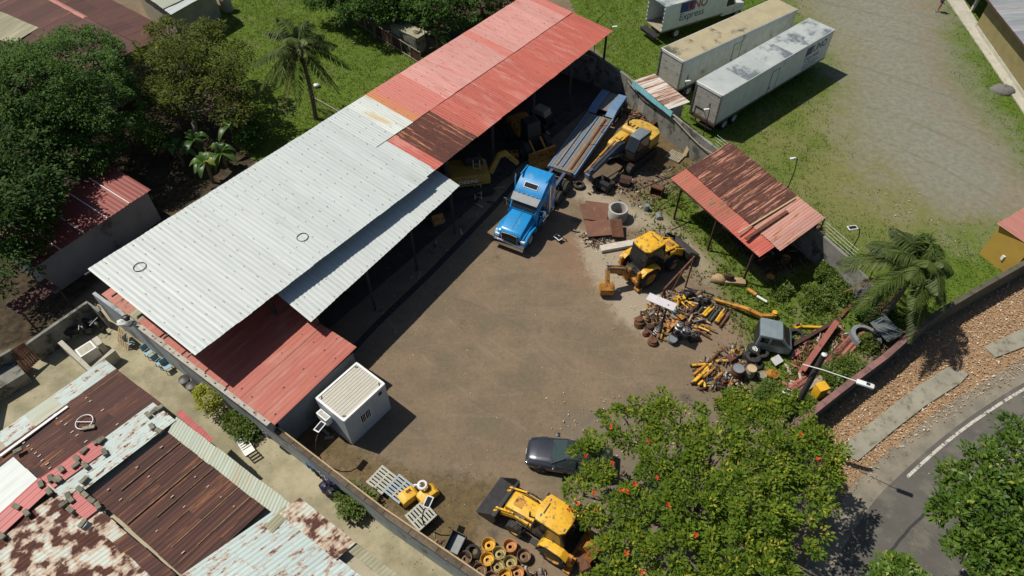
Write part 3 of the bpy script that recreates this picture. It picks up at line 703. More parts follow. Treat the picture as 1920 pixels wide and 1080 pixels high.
# ---------------- perimeter walls
wp = [P(185, 562, 1.9), P(350, 684, 1.9), P(517, 806, 1.9)]
wall_run('alley_wall', 'pale mural-stained wall carrying the edge of the brick-red roof', wp, 2.58, .2, murky)
wl = [P(517, 806, 1.85), P(620, 885, 1.85), P(720, 962, 1.85), P(820, 1032, 1.85), P(960, 1128, 1.85)]
dirtcap = mat('dirty_wall_top', (.13, .10, .07), (.075, .06, .045), 3, .95, dirt=(.32, .30, .25), damt=.3, dscale=4, var=.2, bmp=.3)
lw = wall_run('yard_wall', 'long blue-washed yard wall running down to the wheel rims', wl, 1.85, .24, bluewash, dirtcap)
q = MB(); pp = [P(521, 801, 2.1), P(620, 877, 2.1), P(720, 953, 2.1), P(820, 1021, 2.1), P(960, 1116, 2.1)]
q.tube(pp, .045, 6); q.build('pipe_rail', K['newwood'], lw, world=True)
for i in range(12):
    s = i / 11 * 4; a_ = pp[int(min(s, 3.999))].lerp(pp[int(min(s, 3.999)) + 1], s - int(min(s, 3.999)))
    q = MB(); q.bar((a_.x, a_.y, 1.0), (a_.x, a_.y, 2.12), .05, .05); q.build('rail_post', K['rustdark'], lw, world=True)
gut = [P(u, v) for u, v in ((535, 812), (640, 893), (740, 968), (840, 1038), (960, 1125))]
fw = [P(u, v, 2.4) for u, v in ((1060, 62), (1110, 97), (1173, 140), (1260, 213), (1347, 280), (1470, 378), (1600, 490), (1640, 540))]
far_w = wall_run('lot_wall', 'stained grey concrete wall dividing the yard from the lorry lot', fw, 2.4, .2, K['concdark'])
cab = [P(1176, 150, 2.3), P(1197, 180, 1.7), P(1235, 215, 1.5), P(1262, 250, 1.0), P(1310, 262, 2.1), P(1340, 295, 1.8)]
q = MB(); sp = smooth_pts([(p.x, p.y) for p in cab], 5); q.tube([(sp[i].x + .02, sp[i].y - .14, 2.3 - .5 * math.sin(i / len(sp) * 6) ** 2) for i in range(len(sp))], .04, 6); q.build('conduit', K['wood'], far_w, world=True)
for i, (u, v) in enumerate(((1397, 318), (1465, 374), (1537, 432))):
    b0 = P(u, v, 2.4); q = MB(); q.bar(b0, b0 + Vector((.0, .05, 1.0)), .06, .06); q.build('fence_post', K['dark'], far_w, world=True)
for k in range(4):
    q = MB(); z = 2.55 + .25 * k; q.tube([P(1340, 272, 2.4) + Vector((0, .03, z - 2.4)), P(1397, 318, 2.4) + Vector((0, .03, z - 2.4)), P(1465, 374, 2.4) + Vector((0, .03, z - 2.4)), P(1537, 432, 2.4) + Vector((0, .03, z - 2.4)), P(1600, 488, 2.4) + Vector((0, .03, z - 2.4))], .014, 4); q.build('fence_wire', K['steel'], far_w, world=True)
brownw = mat('brown_mossy_wall', (.115, .10, .07), (.075, .07, .05), 1.2, .95, dirt=(.05, .05, .035), damt=.45, var=0, bmp=.4)
rw = [P(u, v, 1.7) for u, v in ((2150, 372), (1930, 487), (1845, 535), (1765, 582), (1718, 617))]
wall_run('verge_wall', 'brown mossy wall along the leaf-covered verge beside the palm', rw, 1.7, .3, brownw)
pinkcap = mat('maroon_coping', (.23, .12, .11), (.17, .085, .08), 2, .8, dirt=(.11, .08, .07), damt=.4, var=.15, bmp=.15)
darkw = mat('dark_shaded_wall', (.055, .055, .055), (.038, .038, .038), 1.5, .9, var=0, bmp=.3)  # near-black colour carries the shade on the wall's road side
rw2 = [P(u, v, 1.7) for u, v in ((1718, 617), (1660, 668), (1600, 712), (1545, 755), (1470, 815))]
wall_run('corner_wall', 'dark wall with a maroon coping behind the scrap heap and lamp post', rw2, 1.6, .24, darkw, pinkcap, cap_h=.07, over=.05)
# ---------------- houses at the lower left
def mass(o, px, z, h, material, name='house_wall', inset=.25):
    pts = [P(u, v, z) for u, v in px]; c = sum(pts, Vector()) / len(pts)
    q = MB(); q.slab([tuple((p + (c - p).normalized() * inset)[:2]) for p in pts], -.02, h); return q.build(name, material, o, world=True)
cream = mat('cream_wall', (.42, .38, .28), (.34, .31, .23), 1, .9, dirt=(.2, .18, .13), damt=.35, var=0)
h0 = P(215, 690)
hs = thing('rusty_roofed_house', 'house under a patchwork of rusty, red and pale roof sheets, lower left', 'house', (h0.x, h0.y, 0))
mass(hs, [(218, 694), (303, 757), (333, 784), (560, 955), (740, 1090), (900, 1250), (-150, 1250), (-150, 900)], 3, 2.8, cream)
roof(hs, P(218, 692, 3.15), P(306, 760, 3.15), P(20, 832, 3.05), .9, 3, lambda i, j: S['maroon'], .16, .02, seed=11)
q1 = P(218, 692, 3.15); q2 = P(20, 832, 3.05); dA = (q2 - q1).normalized()
roof(hs, q2 - dA * .15, q2 - dA * .15 + (P(306, 760, 3.15) - q1), q2 + dA * 4.5, .9, 2, lambda i, j: S['maroon'], .16, .02, lift=-.02, seed=12)
roof(hs, P(197, 675, 3.08), P(219, 693, 3.08), P(-10, 816, 3.05), .8, 4, lambda i, j: S['pale'] if j != 2 else S['green'], .16, .02, seed=13)
roof(hs, P(288, 757, 3.12), P(330, 790, 3.12), P(85, 905, 3.1), .75, 4, lambda i, j: S['pale'], .2, .025, lift=.06, seed=14)
roof(hs, P(320, 811, 3.1), P(497, 950, 3.1), P(173, 928, 3.1), .95, 2, lambda i, j: S['maroon'], .24, .045, lift=.0, seed=15)
q3 = P(497, 950, 3.1); c0_, cA_, cB_ = P(320, 811, 3.1), P(497, 950, 3.1), P(173, 928, 3.1)
tan = mat('tan_seam', (.24, .17, .085), (.13, .07, .04), 3, .85, var=.2)
for i in range(1, 8):
    a_ = c0_.lerp(cA_, i / 8 + rnd.uniform(-.01, .01)); b__ = a_ + (cB_ - c0_) * rnd.uniform(.7, 1); q = MB(); q.bar(a_ + Vector((0, 0, .085)), b__ + Vector((0, 0, .085)), .045, .02); q.build('seam_strip', tan, hs, world=True)
palesc = mat('pale_patch', (.5, .45, .38), (.4, .33, .26), 5, .8)
screws(hs, P(218, 692, 3.15), P(306, 760, 3.15), P(20, 832, 3.05), [.35, .62, .93], .34, palesc, .07, .07, 21, .3)
screws(hs, c0_, cA_, cB_, [.2, .5, .85], .9, palesc, .06, .10, 22, .5)
roof(hs, P(332, 783, 3.1), P(552, 950, 3.1), P(316, 812, 3.1), .8, 1, lambda i, j: S['green'], .2, .03, lift=.07, seed=16)
roof(hs, P(535, 950, 3.1), P(548, 962, 3.1), P(497, 988, 3.1), .8, 1, lambda i, j: S['olive'], .2, .03, lift=.10, seed=17)
roof(hs, P(563, 936, 3.1), P(668, 1018, 3.1), P(525, 966, 3.1), .9, 1, lambda i, j: S['palerust'], .22, .03, lift=.16, seed=18)
roof(hs, P(515, 958, 3.1), P(810, 1180, 3.1), P(322, 1092, 3.1), .9, 2, lambda i, j: S['pale'] if (i + j) % 3 else S['pale'], .22, .03, lift=.05, seed=19)
roof(hs, P(672, 1022, 3.1), P(800, 1120, 3.1), P(655, 1036, 3.1), .9, 1, lambda i, j: S['olive'], .2, .03, lift=.12, seed=20)
roof(hs, P(112, 922, 3.1), P(420, 1170, 3.1), P(-160, 1105, 3.1), .95, 3, lambda i, j: S['rustpale'], .24, .04, lift=-.04, seed=21)
roof(hs, P(176, 945, 3.1), P(330, 1078, 3.1), P(150, 962, 3.1), .9, 1, lambda i, j: S['palerust'] if i < 3 else S['maroon'], .22, .03, lift=.06, seed=22)
roof(hs, P(28, 858, 3.1), P(76, 903, 3.1), P(-70, 935, 3.1), .9, 1, lambda i, j: S['white'], .45, .02, lift=.09, seed=23)
roof(hs, P(178, 829, 3.1), P(202, 846, 3.1), P(78, 898, 3.1), .8, 2, lambda i, j: S['brred'], .28, .03, lift=.13, seed=24)
roof(hs, P(76, 898, 3.1), P(97, 918, 3.1), P(-20, 985, 3.1), .8, 2, lambda i, j: S['brred'], .28, .03, lift=.13, seed=25)
roof(hs, P(148, 925, 3.1), P(186, 957, 3.1), P(124, 943, 3.1), .8, 1, lambda i, j: S['brred'], .28, .03, lift=.15, seed=26)
roof(hs, P(340, 768, 3.1), P(400, 822, 3.1), P(331, 777, 3.1), .6, 1, lambda i, j: S['brred'], .2, .03, lift=.0, seed=27)
q = MB(); q.bar(P(127, 762, 3.2), P(0, 855, 3.2), .14, .05); q.build('ridge_flashing', K['white'], hs, world=True)
BLK = [(183, 828), (190, 826), (158, 845), (144, 860), (115, 880), (95, 897), (104, 900), (77, 908), (92, 922), (110, 898), (143, 872), (160, 873), (196, 848), (120, 945), (133, 937), (150, 918), (160, 928), (172, 938), (184, 948), (132, 956), (155, 982), (31, 950), (50, 962), (158, 900), (34, 845), (290, 770), (300, 765), (278, 778), (285, 800), (298, 808), (3, 1005), (128, 930)]
_o = ('first', 'second', 'third', 'fourth', 'fifth', 'sixth', 'seventh', 'eighth', 'ninth', 'tenth', 'eleventh', 'twelfth', 'thirteenth')
BLAB = []; _k = {}
for (u, v) in BLK:
    z_ = ('on the pale strip nearest the alley, %s from the maroon corner' if u > 270 else 'around the square red patch, %s from the left' if v > 915 and 115 < u < 190 else 'along the lower red strip near the picture edge, %s from the left' if u < 80 else 'along the upper red strip, %s from its lower end')
    n_ = sorted(p[0] + p[1] * .001 for p in BLK if ('a' if p[0] > 270 else 'b' if p[1] > 915 and 115 < p[0] < 190 else 'c' if p[0] < 80 else 'd') == ('a' if u > 270 else 'b' if v > 915 and 115 < u < 190 else 'c' if u < 80 else 'd')).index(u + v * .001)
    BLAB.append('loose concrete block ' + z_ % _o[n_])
blockm = mat('mossy_block', (.20, .19, .14), (.14, .135, .10), 4, .95, dirt=(.10, .095, .075), damt=.35, var=.2, bmp=.3)
bm_ = None
for i, (u, v) in enumerate(BLK):
    p = P(u, v, 3.33)
    if bm_ is None:
        b = MB(); b.box((0, 0, .07), (.40, .22, .13), bev=.012)
        o = b.build('concrete_block', [blockm, K['rustdark']]); bm_ = o
    else: o = link(bm_.copy())
    o.location = (p.x, p.y, 3.28); o.rotation_euler = (rnd.uniform(-.05, .05), rnd.uniform(-.05, .05), R(-38) + rnd.choice((0, 0, R(90))) + rnd.uniform(-.3, .3))
    tag(o, BLAB[i], 'block', 'blocks weighing down the roof')
# old bicycle rim left on the maroon roof
q = MB(); c = P(158, 791, 3.26); pts = [c + Vector((.42 * math.cos(t * .2243), .42 * math.sin(t * .2243), 0)) for t in range(29)]
q.tube(pts, .028, 6, caps=False); q.bar(c - Vector((.42, 0, 0)), c + Vector((.42, 0, 0)), .035, .03)
tag(ctr(q.build('wheel_hoop', K['white'])), 'white hoop with one crossbar lying on the maroon roof', 'hoop')
q = MB(); c = P(166, 802, 3.25); q.box((0, 0, 0), (.62, .2, .12), TR(c, R(12)), bev=.02); tag(ctr(q.build('wood_block', K['wood'])), 'weathered timber block against the white hoop on the roof', 'timber')

# ---------------- house at the top left
r0, r1 = P(60, -20, 3.9), P(262, 89, 3.9)
th = thing('maroon_roofed_house', 'large house with a faded maroon ridge roof behind the dense dark tree', 'house', (r0.x, r0.y, 0))
dn = -ADIR * 12 + Vector((0, 0, -.9)); up = ADIR * 3.6 + Vector((0, 0, -.35))
def m_top(i, j): return S['tile'] if (j == 1 and i < 4) else S['house']
roof(th, r0, r1, r0 + dn, .9, 3, m_top, .18, .025, seed=31)
roof(th, r0, r1, r0 + up, .9, 2, lambda i, j: S['house'], .18, .025, seed=32)
ex = (r1 - r0).normalized()
roof(th, r0 - ex * 9, r0, r0 - ex * 9 + dn, .9, 3, lambda i, j: S['tile'] if (i * 7 + j) % 5 < 2 else S['house'], .18, .025, seed=33, lift=.08)
n_ = int((r1 - r0).length / 1.8)
for i in range(n_):
    a_ = r0 + ex * (i * 1.8); q = MB(); q.prism([(-.42, -.06), (0, .10), (.42, -.06), (0, .14)], 0, 1.82, T=Matrix.Translation(a_) @ Matrix(((ADIR.x, ex.x, 0), (ADIR.y, ex.y, 0), (0, 0, 1))).to_4x4())
    q.build('ridge_cap', S['tile'] if i < 5 else S['house'], th, world=True)
cc = [r0 + dn * .93, r1 + dn * .93, r1 + up * .93, r0 + up * .93]
q = MB(); q.slab([tuple(p[:2]) for p in cc], -.02, 2.9); q.build('house_wall', cream, th, world=True)
sh = thing('olive_roofed_hut', 'hut with a weathered olive sheet roof at the left picture edge', 'hut', tuple(P(20, 60)[:2]) + (0,))
roof(sh, P(2, 22, 3.7), P(72, 52, 3.7), P(-50, 52, 3.6), .9, 1, lambda i, j: S['olive'], .2, .03, seed=34)
mass(sh, [(2, 22), (72, 52), (25, 72), (-50, 52)], 3.6, 3.45, cream)
bb = thing('beige_house', 'beige walled house with pale ribbed roof above the sparse tree', 'house', tuple(P(330, 40)[:2]) + (0,))
roof(bb, P(235, -35, 3.4), P(305, 17, 3.4), P(330, -75, 3.4), .9, 2, lambda i, j: S['green'], .25, .04, seed=35)
roof(bb, P(305, 17, 3.3), P(320, 28, 3.3), P(390, -30, 3.3), .9, 2, lambda i, j: S['white'], .25, .04, seed=36)
mass(bb, [(245, -30), (318, 25), (400, -30), (330, -80)], 3.3, 3.2, cream)
for (u, v) in ((395, 12), (428, 20)):
    q = MB(); c = P(u, v); q.lathe([(.0, 1.5), (.45, 1.45), (.55, 1.3), (.55, 0.05), (.5, 0)], 18, T=TR(c))
    tag(q.build('water_drum', cream, smooth=True), 'tan water drum beside the beige house, %s one' % ('left' if u < 400 else 'right'), 'drum', 'water drums')

# ---------------- grey plastered building at the left
ga, gb, gc = P(207, 310, 3.0), P(-10, 445, 3.0), P(283, 356, 2.85)
gb_ = thing('grey_walled_building', 'windowless grey plastered building with a red roof shaded by the dense tree', 'building', (gc.x, gc.y, 0))
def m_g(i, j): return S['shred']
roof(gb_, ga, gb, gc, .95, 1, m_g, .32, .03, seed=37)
e1, e2 = gc, gc + (gb - ga)
q = MB(); q.slab([tuple((p)[:2]) for p in (ga + (gb - ga).normalized() * .2, gb, gb + (gc - ga) * .93, gc - (gc - ga) * .07 + (gb - ga).normalized() * .2)], -.02, 2.7); q.build('house_wall', greyplast, gb_, world=True)
for i in (2, 4, 6, 8):
    a_ = ga.lerp(gb, i / 10); q = MB(); q.bar(a_ + Vector((0, 0, .09)), a_ + (gc - ga) + Vector((0, 0, .09)), .07, .04); q.build('seam_strip', K['white'], gb_, world=True)
aw = thing('red_awning', 'small red sheet awning in the shade left of the grey building', 'awning', tuple(P(80, 580)[:2]) + (0,))
roof(aw, P(112, 540, 2.0), P(40, 590, 2.0), P(85, 522, 2.2), .9, 1, lambda i, j: S['maroon'], .25, .03, seed=38)  # darker maroon sheets put the shade into the red awning's colour
for (u, v) in ((110, 542), (42, 588)):
    q = MB(); c = P(u, v, 2.0); q.bar((c.x, c.y, 0), (c.x, c.y, 1.98), .08, .08); q.build('awning_post', K['rustdark'], aw, world=True)
# patio walls, gate and wash trough
wall_run('patio_wall', 'grey block patio wall behind the motorcycles', [P(48, 645, 1.7), P(163, 566, 1.7), P(186, 583, 1.7)], 1.7, .2, K['concdark'])
wall_run('patio_wall', 'grey block patio wall at the left edge beyond the rusty gate', [P(-60, 770, 1.7), P(-40, 690, 1.7), P(20, 655, 1.7)], 1.7, .2, K['concdark'])
q = MB(); q.slab([tuple(P(u, v, .9)[:2]) for u, v in ((-30, 700), (22, 668), (47, 700), (-20, 740))], 0, .9, bev=.03); tag(q.build('block_plinth', K['concdark']), 'square grey concrete plinth below the rusty gate', 'plinth')
gt = thing('rusty_gate', 'rusty brown slatted gate between the grey patio walls', 'gate', tuple(P(45, 670)[:2]) + (0,))
g0, g1 = P(20, 655, 1.5), P(48, 645, 1.5); gp, gq = P(50, 698, .25), P(75, 676, .25)
for i in range(7):
    q = MB(); a_ = P(18, 658, 1.6).lerp(P(43, 643, 1.6), i / 6); b__ = P(50, 697, .5).lerp(P(73, 676, .5), i / 6); q.bar(a_, b__, .13, .03); q.build('slat', K['rust'], gt, world=True)
for s in (.1, .5, .9):
    q = MB(); q.bar(P(18, 658, 1.6).lerp(P(50, 697, .5), s) - Vector((0, 0, .04)), P(43, 643, 1.6).lerp(P(73, 676, .5), s) - Vector((0, 0, .04)), .08, .04); q.build('crossbar', K['rustdark'], gt, world=True)
lowm = mat('pale_render', (.46, .44, .37), (.37, .36, .30), 1.2, .9, dirt=(.2, .19, .16), damt=.35, var=0)
wall_run('low_wall', 'low pale parapet on two sides of the wash trough', [P(112, 640, .9), P(168, 692, .9), P(213, 655, .9)], .9, .28, lowm)
tr = thing('wash_trough', 'white concrete wash trough standing inside the low pale parapet', 'trough', P(172, 668), R(48))
q = MB(); q.box((0, 0, .4), (1.0, .8, .8), bev=.02); q.build('basin', K['white'], tr)
q = MB(); q.box((.75, 0, .42), (.35, .75, .84), bev=.02); q.build('wash_board', lowm, tr)
q = MB(); q.box((0, 0, .802), (.8, .6, .006)); q.build('basin_floor', lowm, tr)

# ---------------- right-hand buildings
e0, e1 = P(1846, -8, 3.4), P(1960, 135, 3.4)
tr_ = thing('olive_walled_depot', 'olive walled building with weathered grey ribbed roof, top right corner', 'building', (e0.x, e0.y, 0))
dd = (e1 - e0).normalized(); nn_ = Vector((-dd.y, dd.x, 0)); nn_ = nn_ if nn_.x > 0 else -nn_
roof(tr_, e0 - dd * 1, e1 + dd * 8, e0 - dd * 1 + nn_ * 9 + Vector((0, 0, 1.2)), .95, 2, lambda i, j: S['grey'], .19, .03, seed=41)
olw = mat('olive_wall', (.24, .20, .085), (.19, .16, .07), 1, .85, dirt=(.11, .095, .05), damt=.25, var=0)
w0, w1 = P(1828, 52), P(1960, 250)
q = MB(); q.bar((w0 + nn_ * .1) + Vector((0, 0, 1.6)), (w1 + dd * 8 + nn_ * .1) + Vector((0, 0, 1.6)), .2, 3.2); q.build('front_wall', olw, tr_, world=True)
q = MB(); q.bar((w0 - dd * .0 + nn_ * .3) + Vector((0, 0, 1.6)), (w0 + nn_ * 8) + Vector((0, 0, 1.6)), .2, 3.2); q.build('side_wall', olw, tr_, world=True)
q = MB(); q.bar((w0 - nn_ * .06) + Vector((0, 0, .2)), (w1 + dd * 8 - nn_ * .06) + Vector((0, 0, .2)), .1, .4); q.build('plinth', lowm, tr_, world=True)
q = MB(); q.bar(e0 + Vector((0, 0, -.05)) - dd, e1 + dd * 8 + Vector((0, 0, -.05)), .12, .14); q.build('eave_gutter', K['rustdark'], tr_, world=True)
q = MB(); q.slab([tuple(p[:2]) for p in (w0 - nn_ * .75 - dd * 9, w0 - nn_ * .15 - dd * 9 + nn_ * 1.2, w1 + dd * 3 - nn_ * .12, w1 + dd * 3 - nn_ * .75)], -.05, .10); tag(q.build('pavement', lowm), kind='structure')
for s in (-3.2, -7):
    q = MB(); c = w0 + dd * s + nn_ * .8; q.bar(c, c + Vector((0, 0, 3.3)), .25, .25); q.build('porch_post', lowm, tr_, world=True)
roof(tr_, e0 - dd * 10, e0 - dd * 1.05, e0 - dd * 10 + nn_ * 9 + Vector((0, 0, 1.2)), .95, 2, lambda i, j: S['grey'], .19, .03, seed=42)
yh = thing('yellow_hut', 'ochre yellow hut with pinkish ribbed roof at the right picture edge', 'hut', tuple(P(1900, 470)[:2]) + (0,))
roof(yh, P(1869, 420, 2.9), P(1990, 348, 3.0), P(1935, 465, 2.7), .9, 1, lambda i, j: S['tile'], .24, .04, seed=43)
yw = mat('ochre_wall', (.48, .31, .06), (.42, .27, .05), 1, .8, dirt=(.25, .17, .05), damt=.2, var=0)
mass(yh, [(1866, 424), (1990, 352), (2060, 400), (1932, 470)], 2.75, 2.68, yw, inset=.35)
q = MB(); c = P(1885, 482, .9); q.box((c.x, c.y, c.z), (.5, .34, .4), bev=.03); q.build('meter_box', K['white'], yh, world=True)

# ---------------- rust-eaten shed and lean-to
sr = thing('scrap_shed', 'open shed with a rust-eaten red sheet roof in the scrap corner', 'shed', tuple(P(1400, 400)[:2]) + (0,))
def m_s(i, j): return S['rustpink'] if i >= 8 else (S['rustred'])
roof(sr, P(1368, 268, 3.35), P(1545, 410, 3.35), P(1287, 318, 3.2), .86, 1, m_s, .2, .04, lift=.08, seed=44, jit=.02)
def m_s2(i, j): return S['mossred'] if i < 7 else S['red']
roof(sr, P(1289, 316, 3.2), P(1456, 459, 3.2), P(1257, 335, 3.05), .86, 1, m_s2, .2, .04, seed=45, jit=.02)
for k, (a_, b__, w_) in enumerate((((1384, 437), (1492, 371), .10), ((1398, 448), (1476, 396), .22), ((1404, 446), (1470, 400), .06))):
    q = MB(); q.bar(P(*a_, 3.42), P(*b__, 3.5), w_, .07); q.build('timber_batten', K['rust'] if k else K['newwood'], sr, world=True)
for (u, v) in ((1278, 352), (1415, 470), (1535, 412), (1366, 280), (1345, 410)):
    c = P(u, v, 3.0); q = MB(); q.bar((c.x, c.y, 0), (c.x, c.y, 3.05), .12, .12); q.build('post', K['rustdark'], sr, world=True)
for (a_, b__) in (((1262, 340), (1418, 476)), ((1370, 275), (1540, 412))):
    q = MB(); q.bar(P(*a_, 3.0), P(*b__, 3.0), .09, .12); q.build('beam', K['rustdark'], sr, world=True)
for (a_, b__) in (((1205, 352), (1282, 322)), ((1235, 388), (1290, 352))):
    q = MB(); q.bar(P(*a_, 1.9), P(*b__, 2.3), .07, .07); q.build('brace', K['rustdark'], sr, world=True)
le = thing('lean_to', 'small lean-to roof with rust-striped white sheets and light blue edge on the wall', 'lean-to', tuple(P(1240, 190)[:2]) + (0,))
roof(le, P(1227, 138, 3.0), P(1293, 191, 3.0), P(1188, 151, 2.8), .62, 1, lambda i, j: S['lean'], .2, .035, seed=46)
v0, v1 = P(1188, 151, 2.8), P(1261, 209, 2.8)
roof(le, v0 + Vector((0, 0, .02)), v1 + Vector((0, 0, .02)), v0 + Vector((-.1, -.1, -.42)), .62, 1, lambda i, j: S['blue'], .2, .04, name='edge_sheet', seed=47)
c = P(1265, 225, 1.3); mass(le, [(1230, 148), (1285, 191), (1262, 206), (1200, 160)], 2.7, 2.7, K['conc'], inset=.1)
# ================================================================ vehicles and machines (local +X is forward, +Y is left)
_wm = {}
def wheel(parent, x, y, z, r, wd, rim, name='wheel', tread=0, out=1):
    k = (round(r, 3), round(wd, 3), rim.name, tread, out)
    if k not in _wm:
        T = Matrix.Rotation(R(-90 * out), 4, 'X')
        a = MB(T); a.lathe([(r * .60, -wd * .5), (r * .88, -wd * .5), (r * .985, -wd * .40), (r, -wd * .2), (r, wd * .2), (r * .985, wd * .40), (r * .88, wd * .5), (r * .60, wd * .5)], 22)
        for i in range(tread):
            t = 2 * math.pi * i / tread
            for s in (-1, 1):
                a.box((r * 1.0, 0, s * wd * .25), (r * .09, r * .11, wd * .46), T=Matrix.Rotation(t + (.12 * s), 4, 'Z') @ Matrix.Translation((0, 0, 0)))
        b = MB(T); b.lathe([(0, wd * .22), (r * .16, wd * .30), (r * .22, wd * .14), (r * .46, wd * .10), (r * .56, wd * .40), (r * .61, wd * .46), (r * .61, -wd * .46), (r * .5, -wd * .2), (0, -wd * .2)], 18)
        for i in range(6):
            t = math.pi * i / 3; b.box((r * .30 * math.cos(t), r * .30 * math.sin(t), wd * .15), (r * .06, r * .06, wd * .1))
        _wm[k] = (a.mesh('tyre', K['rubber']), b.mesh('rim', rim))
        for me in _wm[k]:
            me.polygons.foreach_set('use_smooth', [True] * len(me.polygons)); me.set_sharp_from_angle(angle=R(35))
    o = link(bpy.data.objects.new(name, _wm[k][0])); o.parent = parent; o.location = (x, y, z)
    c = link(bpy.data.objects.new('rim', _wm[k][1])); c.parent = o
    return o
def text(parent, s, size, M, material, name='lettering', shear=0.0, sx=1.0, off=0.0, ext=.004):
    cu = bpy.data.curves.new(name, 'FONT'); cu.body = s; cu.size = size; cu.shear = shear; cu.extrude = ext; cu.offset = off
    t = bpy.data.objects.new(name, cu); scene.collection.objects.link(t)
    bpy.context.view_layer.update()
    me = bpy.data.meshes.new_from_object(t.evaluated_get(bpy.context.evaluated_depsgraph_get())); bpy.data.objects.remove(t)
    me.transform(M @ Matrix.Diagonal((sx, 1, 1, 1))); me.materials.clear(); me.materials.append(material)
    o = link(bpy.data.objects.new(name, me)); o.parent = parent; return o
GL = glass()
bluep = mat('truck_blue', (.012, .26, .60), (.010, .22, .52), 1.5, .28, dirt=(.07, .24, .42), damt=.34, dscale=2.2, coat=.3, var=0)
rimw = mat('painted_rim', (.55, .55, .53), (.42, .42, .40), 4, .5, .2, dirt=(.2, .17, .13), damt=.35)
rimd = mat('dark_rim', (.10, .095, .09), (.07, .065, .06), 4, .7, dirt=(.18, .14, .1), damt=.3)

def semi_truck(loc, rz):
    t = thing('semi_truck', 'bright blue semi truck with sleeper cab and no trailer', 'truck', loc, rz)
    b = MB(); b.prism([(-.30, .95), (-.34, 1.42), (-.55, 1.58), (-2.2, 1.98), (-2.35, 1.0)], -.80, .80, bev=.09)
    b.prism([(-.36, .95), (-.40, 1.25), (-.6, 1.36), (-1.2, 1.44), (-2.25, 1.60), (-2.35, .95)], -1.02, 1.02, bev=.10)
    b.build('hood', bluep, t, smooth=35)
    for s in (-1, 1):
        q = MB(); pr = [(-.28, .70), (-.34, 1.08), (-.62, 1.24), (-1.2, 1.34), (-1.9, 1.28), (-2.2, .95), (-2.1, .62), (-1.88, .66)] + [(-1.32 + .60 * math.cos(a), .55 + .60 * math.sin(a)) for a in [i * math.pi / 8 for i in range(0, 9)][::-1]] + [(-.60, .66)]
        q.prism(pr, s * .82, s * 1.22, bev=.05); q.build('fender', bluep, t, smooth=35)
        q = MB(); q.box((-.36, s * .98, 1.02), (.16, .34, .22), bev=.05); q.build('headlight', K['white'], t)
    q = MB(); q.box((-.30, 0, 1.18), (.10, 1.15, .58), bev=.04); gr = q.build('grille', K['black'], t)
    q = MB()
    for i in range(5): q.box((-.24, 0, .96 + i * .11), (.03, 1.1, .03))
    q.build('grille_bar', K['dark'], gr)
    q = MB(); q.tube([(-.23, -.6, .88), (-.23, -.58, 1.46), (-.23, 0, 1.52), (-.23, .58, 1.46), (-.23, .6, .88)], .035, 6); q.build('grille_surround', K['grey'], t)
    q = MB(); q.prism([(0, .42), (.02, .62), (-.06, .82), (-.35, .84), (-.45, .45)], -1.18, 1.18, bev=.07); q.build('bumper', K['chrome'], t, smooth=35)
    # cab, sleeper, roof fairing
    def ring(x, w0, w1, z0, z1, c=.16):
        return [(x, -w0, z0), (x, w0, z0), (x, w0, z1 - c * 3), (x, w1 + (w0 - w1) * .5, z1 - c * 1.2), (x, w1, z1), (x, -w1, z1), (x, -w1 - (w0 - w1) * .5, z1 - c * 1.2), (x, -w0, z1 - c * 3)]
    q = MB(); q.loft([ring(-2.20, 1.08, .98, .95, 2.06, .04), ring(-2.45, 1.14, 1.0, .95, 2.30), ring(-2.85, 1.18, 1.02, .95, 2.78), ring(-3.2, 1.20, 1.02, .95, 3.06), ring(-3.75, 1.22, 1.02, .95, 3.40), ring(-4.3, 1.23, 1.04, .95, 3.62), ring(-4.95, 1.23, 1.06, .95, 3.70), ring(-5.05, 1.20, 1.0, .95, 3.62)])
    cabo = q.build('cab', bluep, t, smooth=35)
    for s in (-1, 1):
        q = MB(); q.box((-4.4, s * .98, 3.70), (1.1, .10, .12), TR((0, 0, 0)), bev=.04); q.build('roof_fin', bluep, t, smooth=35)
        q = MB(); q.prism([(-2.42, 1.55), (-2.60, 2.10), (-2.95, 2.42), (-3.45, 2.42), (-3.45, 1.55)], s * 1.17, s * 1.218); q.build('side_window', GL, t)
        q = MB(); q.prism([(-2.34, .95), (-2.36, 1.5), (-3.52, 1.5), (-3.52, .95)], s * 1.2, s * 1.235, bev=.008); d = q.build('door', bluep, t); q = MB(); q.box((-3.4, s * 1.25, 1.35), (.16, .03, .04)); q.build('handle', K['chrome'], d)
        q = MB(); q.prism([(-4.05, 2.35), (-4.05, 2.75), (-4.6, 2.75), (-4.6, 2.35)], s * 1.20, s * 1.245); q.build('sleeper_window', GL, t)
        q = MB(); q.tube([(-3.72, s * 1.36, .9), (-3.72, s * 1.36, 3.5), (-3.78, s * 1.36, 3.68)], .075, 10); q.build('exhaust_stack', K['chrome'], t, smooth=40)
        q = MB(); q.box((-2.55, s * 1.52, 2.05), (.10, .24, .62), bev=.03); q.bar((-2.5, s * 1.15, 1.8), (-2.55, s * 1.5, 1.85), .03, .03); q.bar((-2.5, s * 1.12, 2.3), (-2.55, s * 1.5, 2.25), .03, .03); q.build('mirror', K['chrome'], t)
        q = MB(); q.tube([(-3.0, s * .98, .72), (-4.7, s * .98, .72)], .30, 14); q.build('fuel_tank', K['chrome'], t, smooth=40)
        for k in range(2):
            q = MB(); q.box((-3.2 - k * 1.0, s * 1.2, .55 + .35 * (k % 2)), (.7, .22, .04)); q.build('step', K['steel'], t)
        q = MB(); q.prism([(-4.2, .6), (-4.2, 1.0), (-5.0, 1.0), (-5.0, .6)], s * 1.12, s * 1.2); q.build('side_skirt', bluep, t)
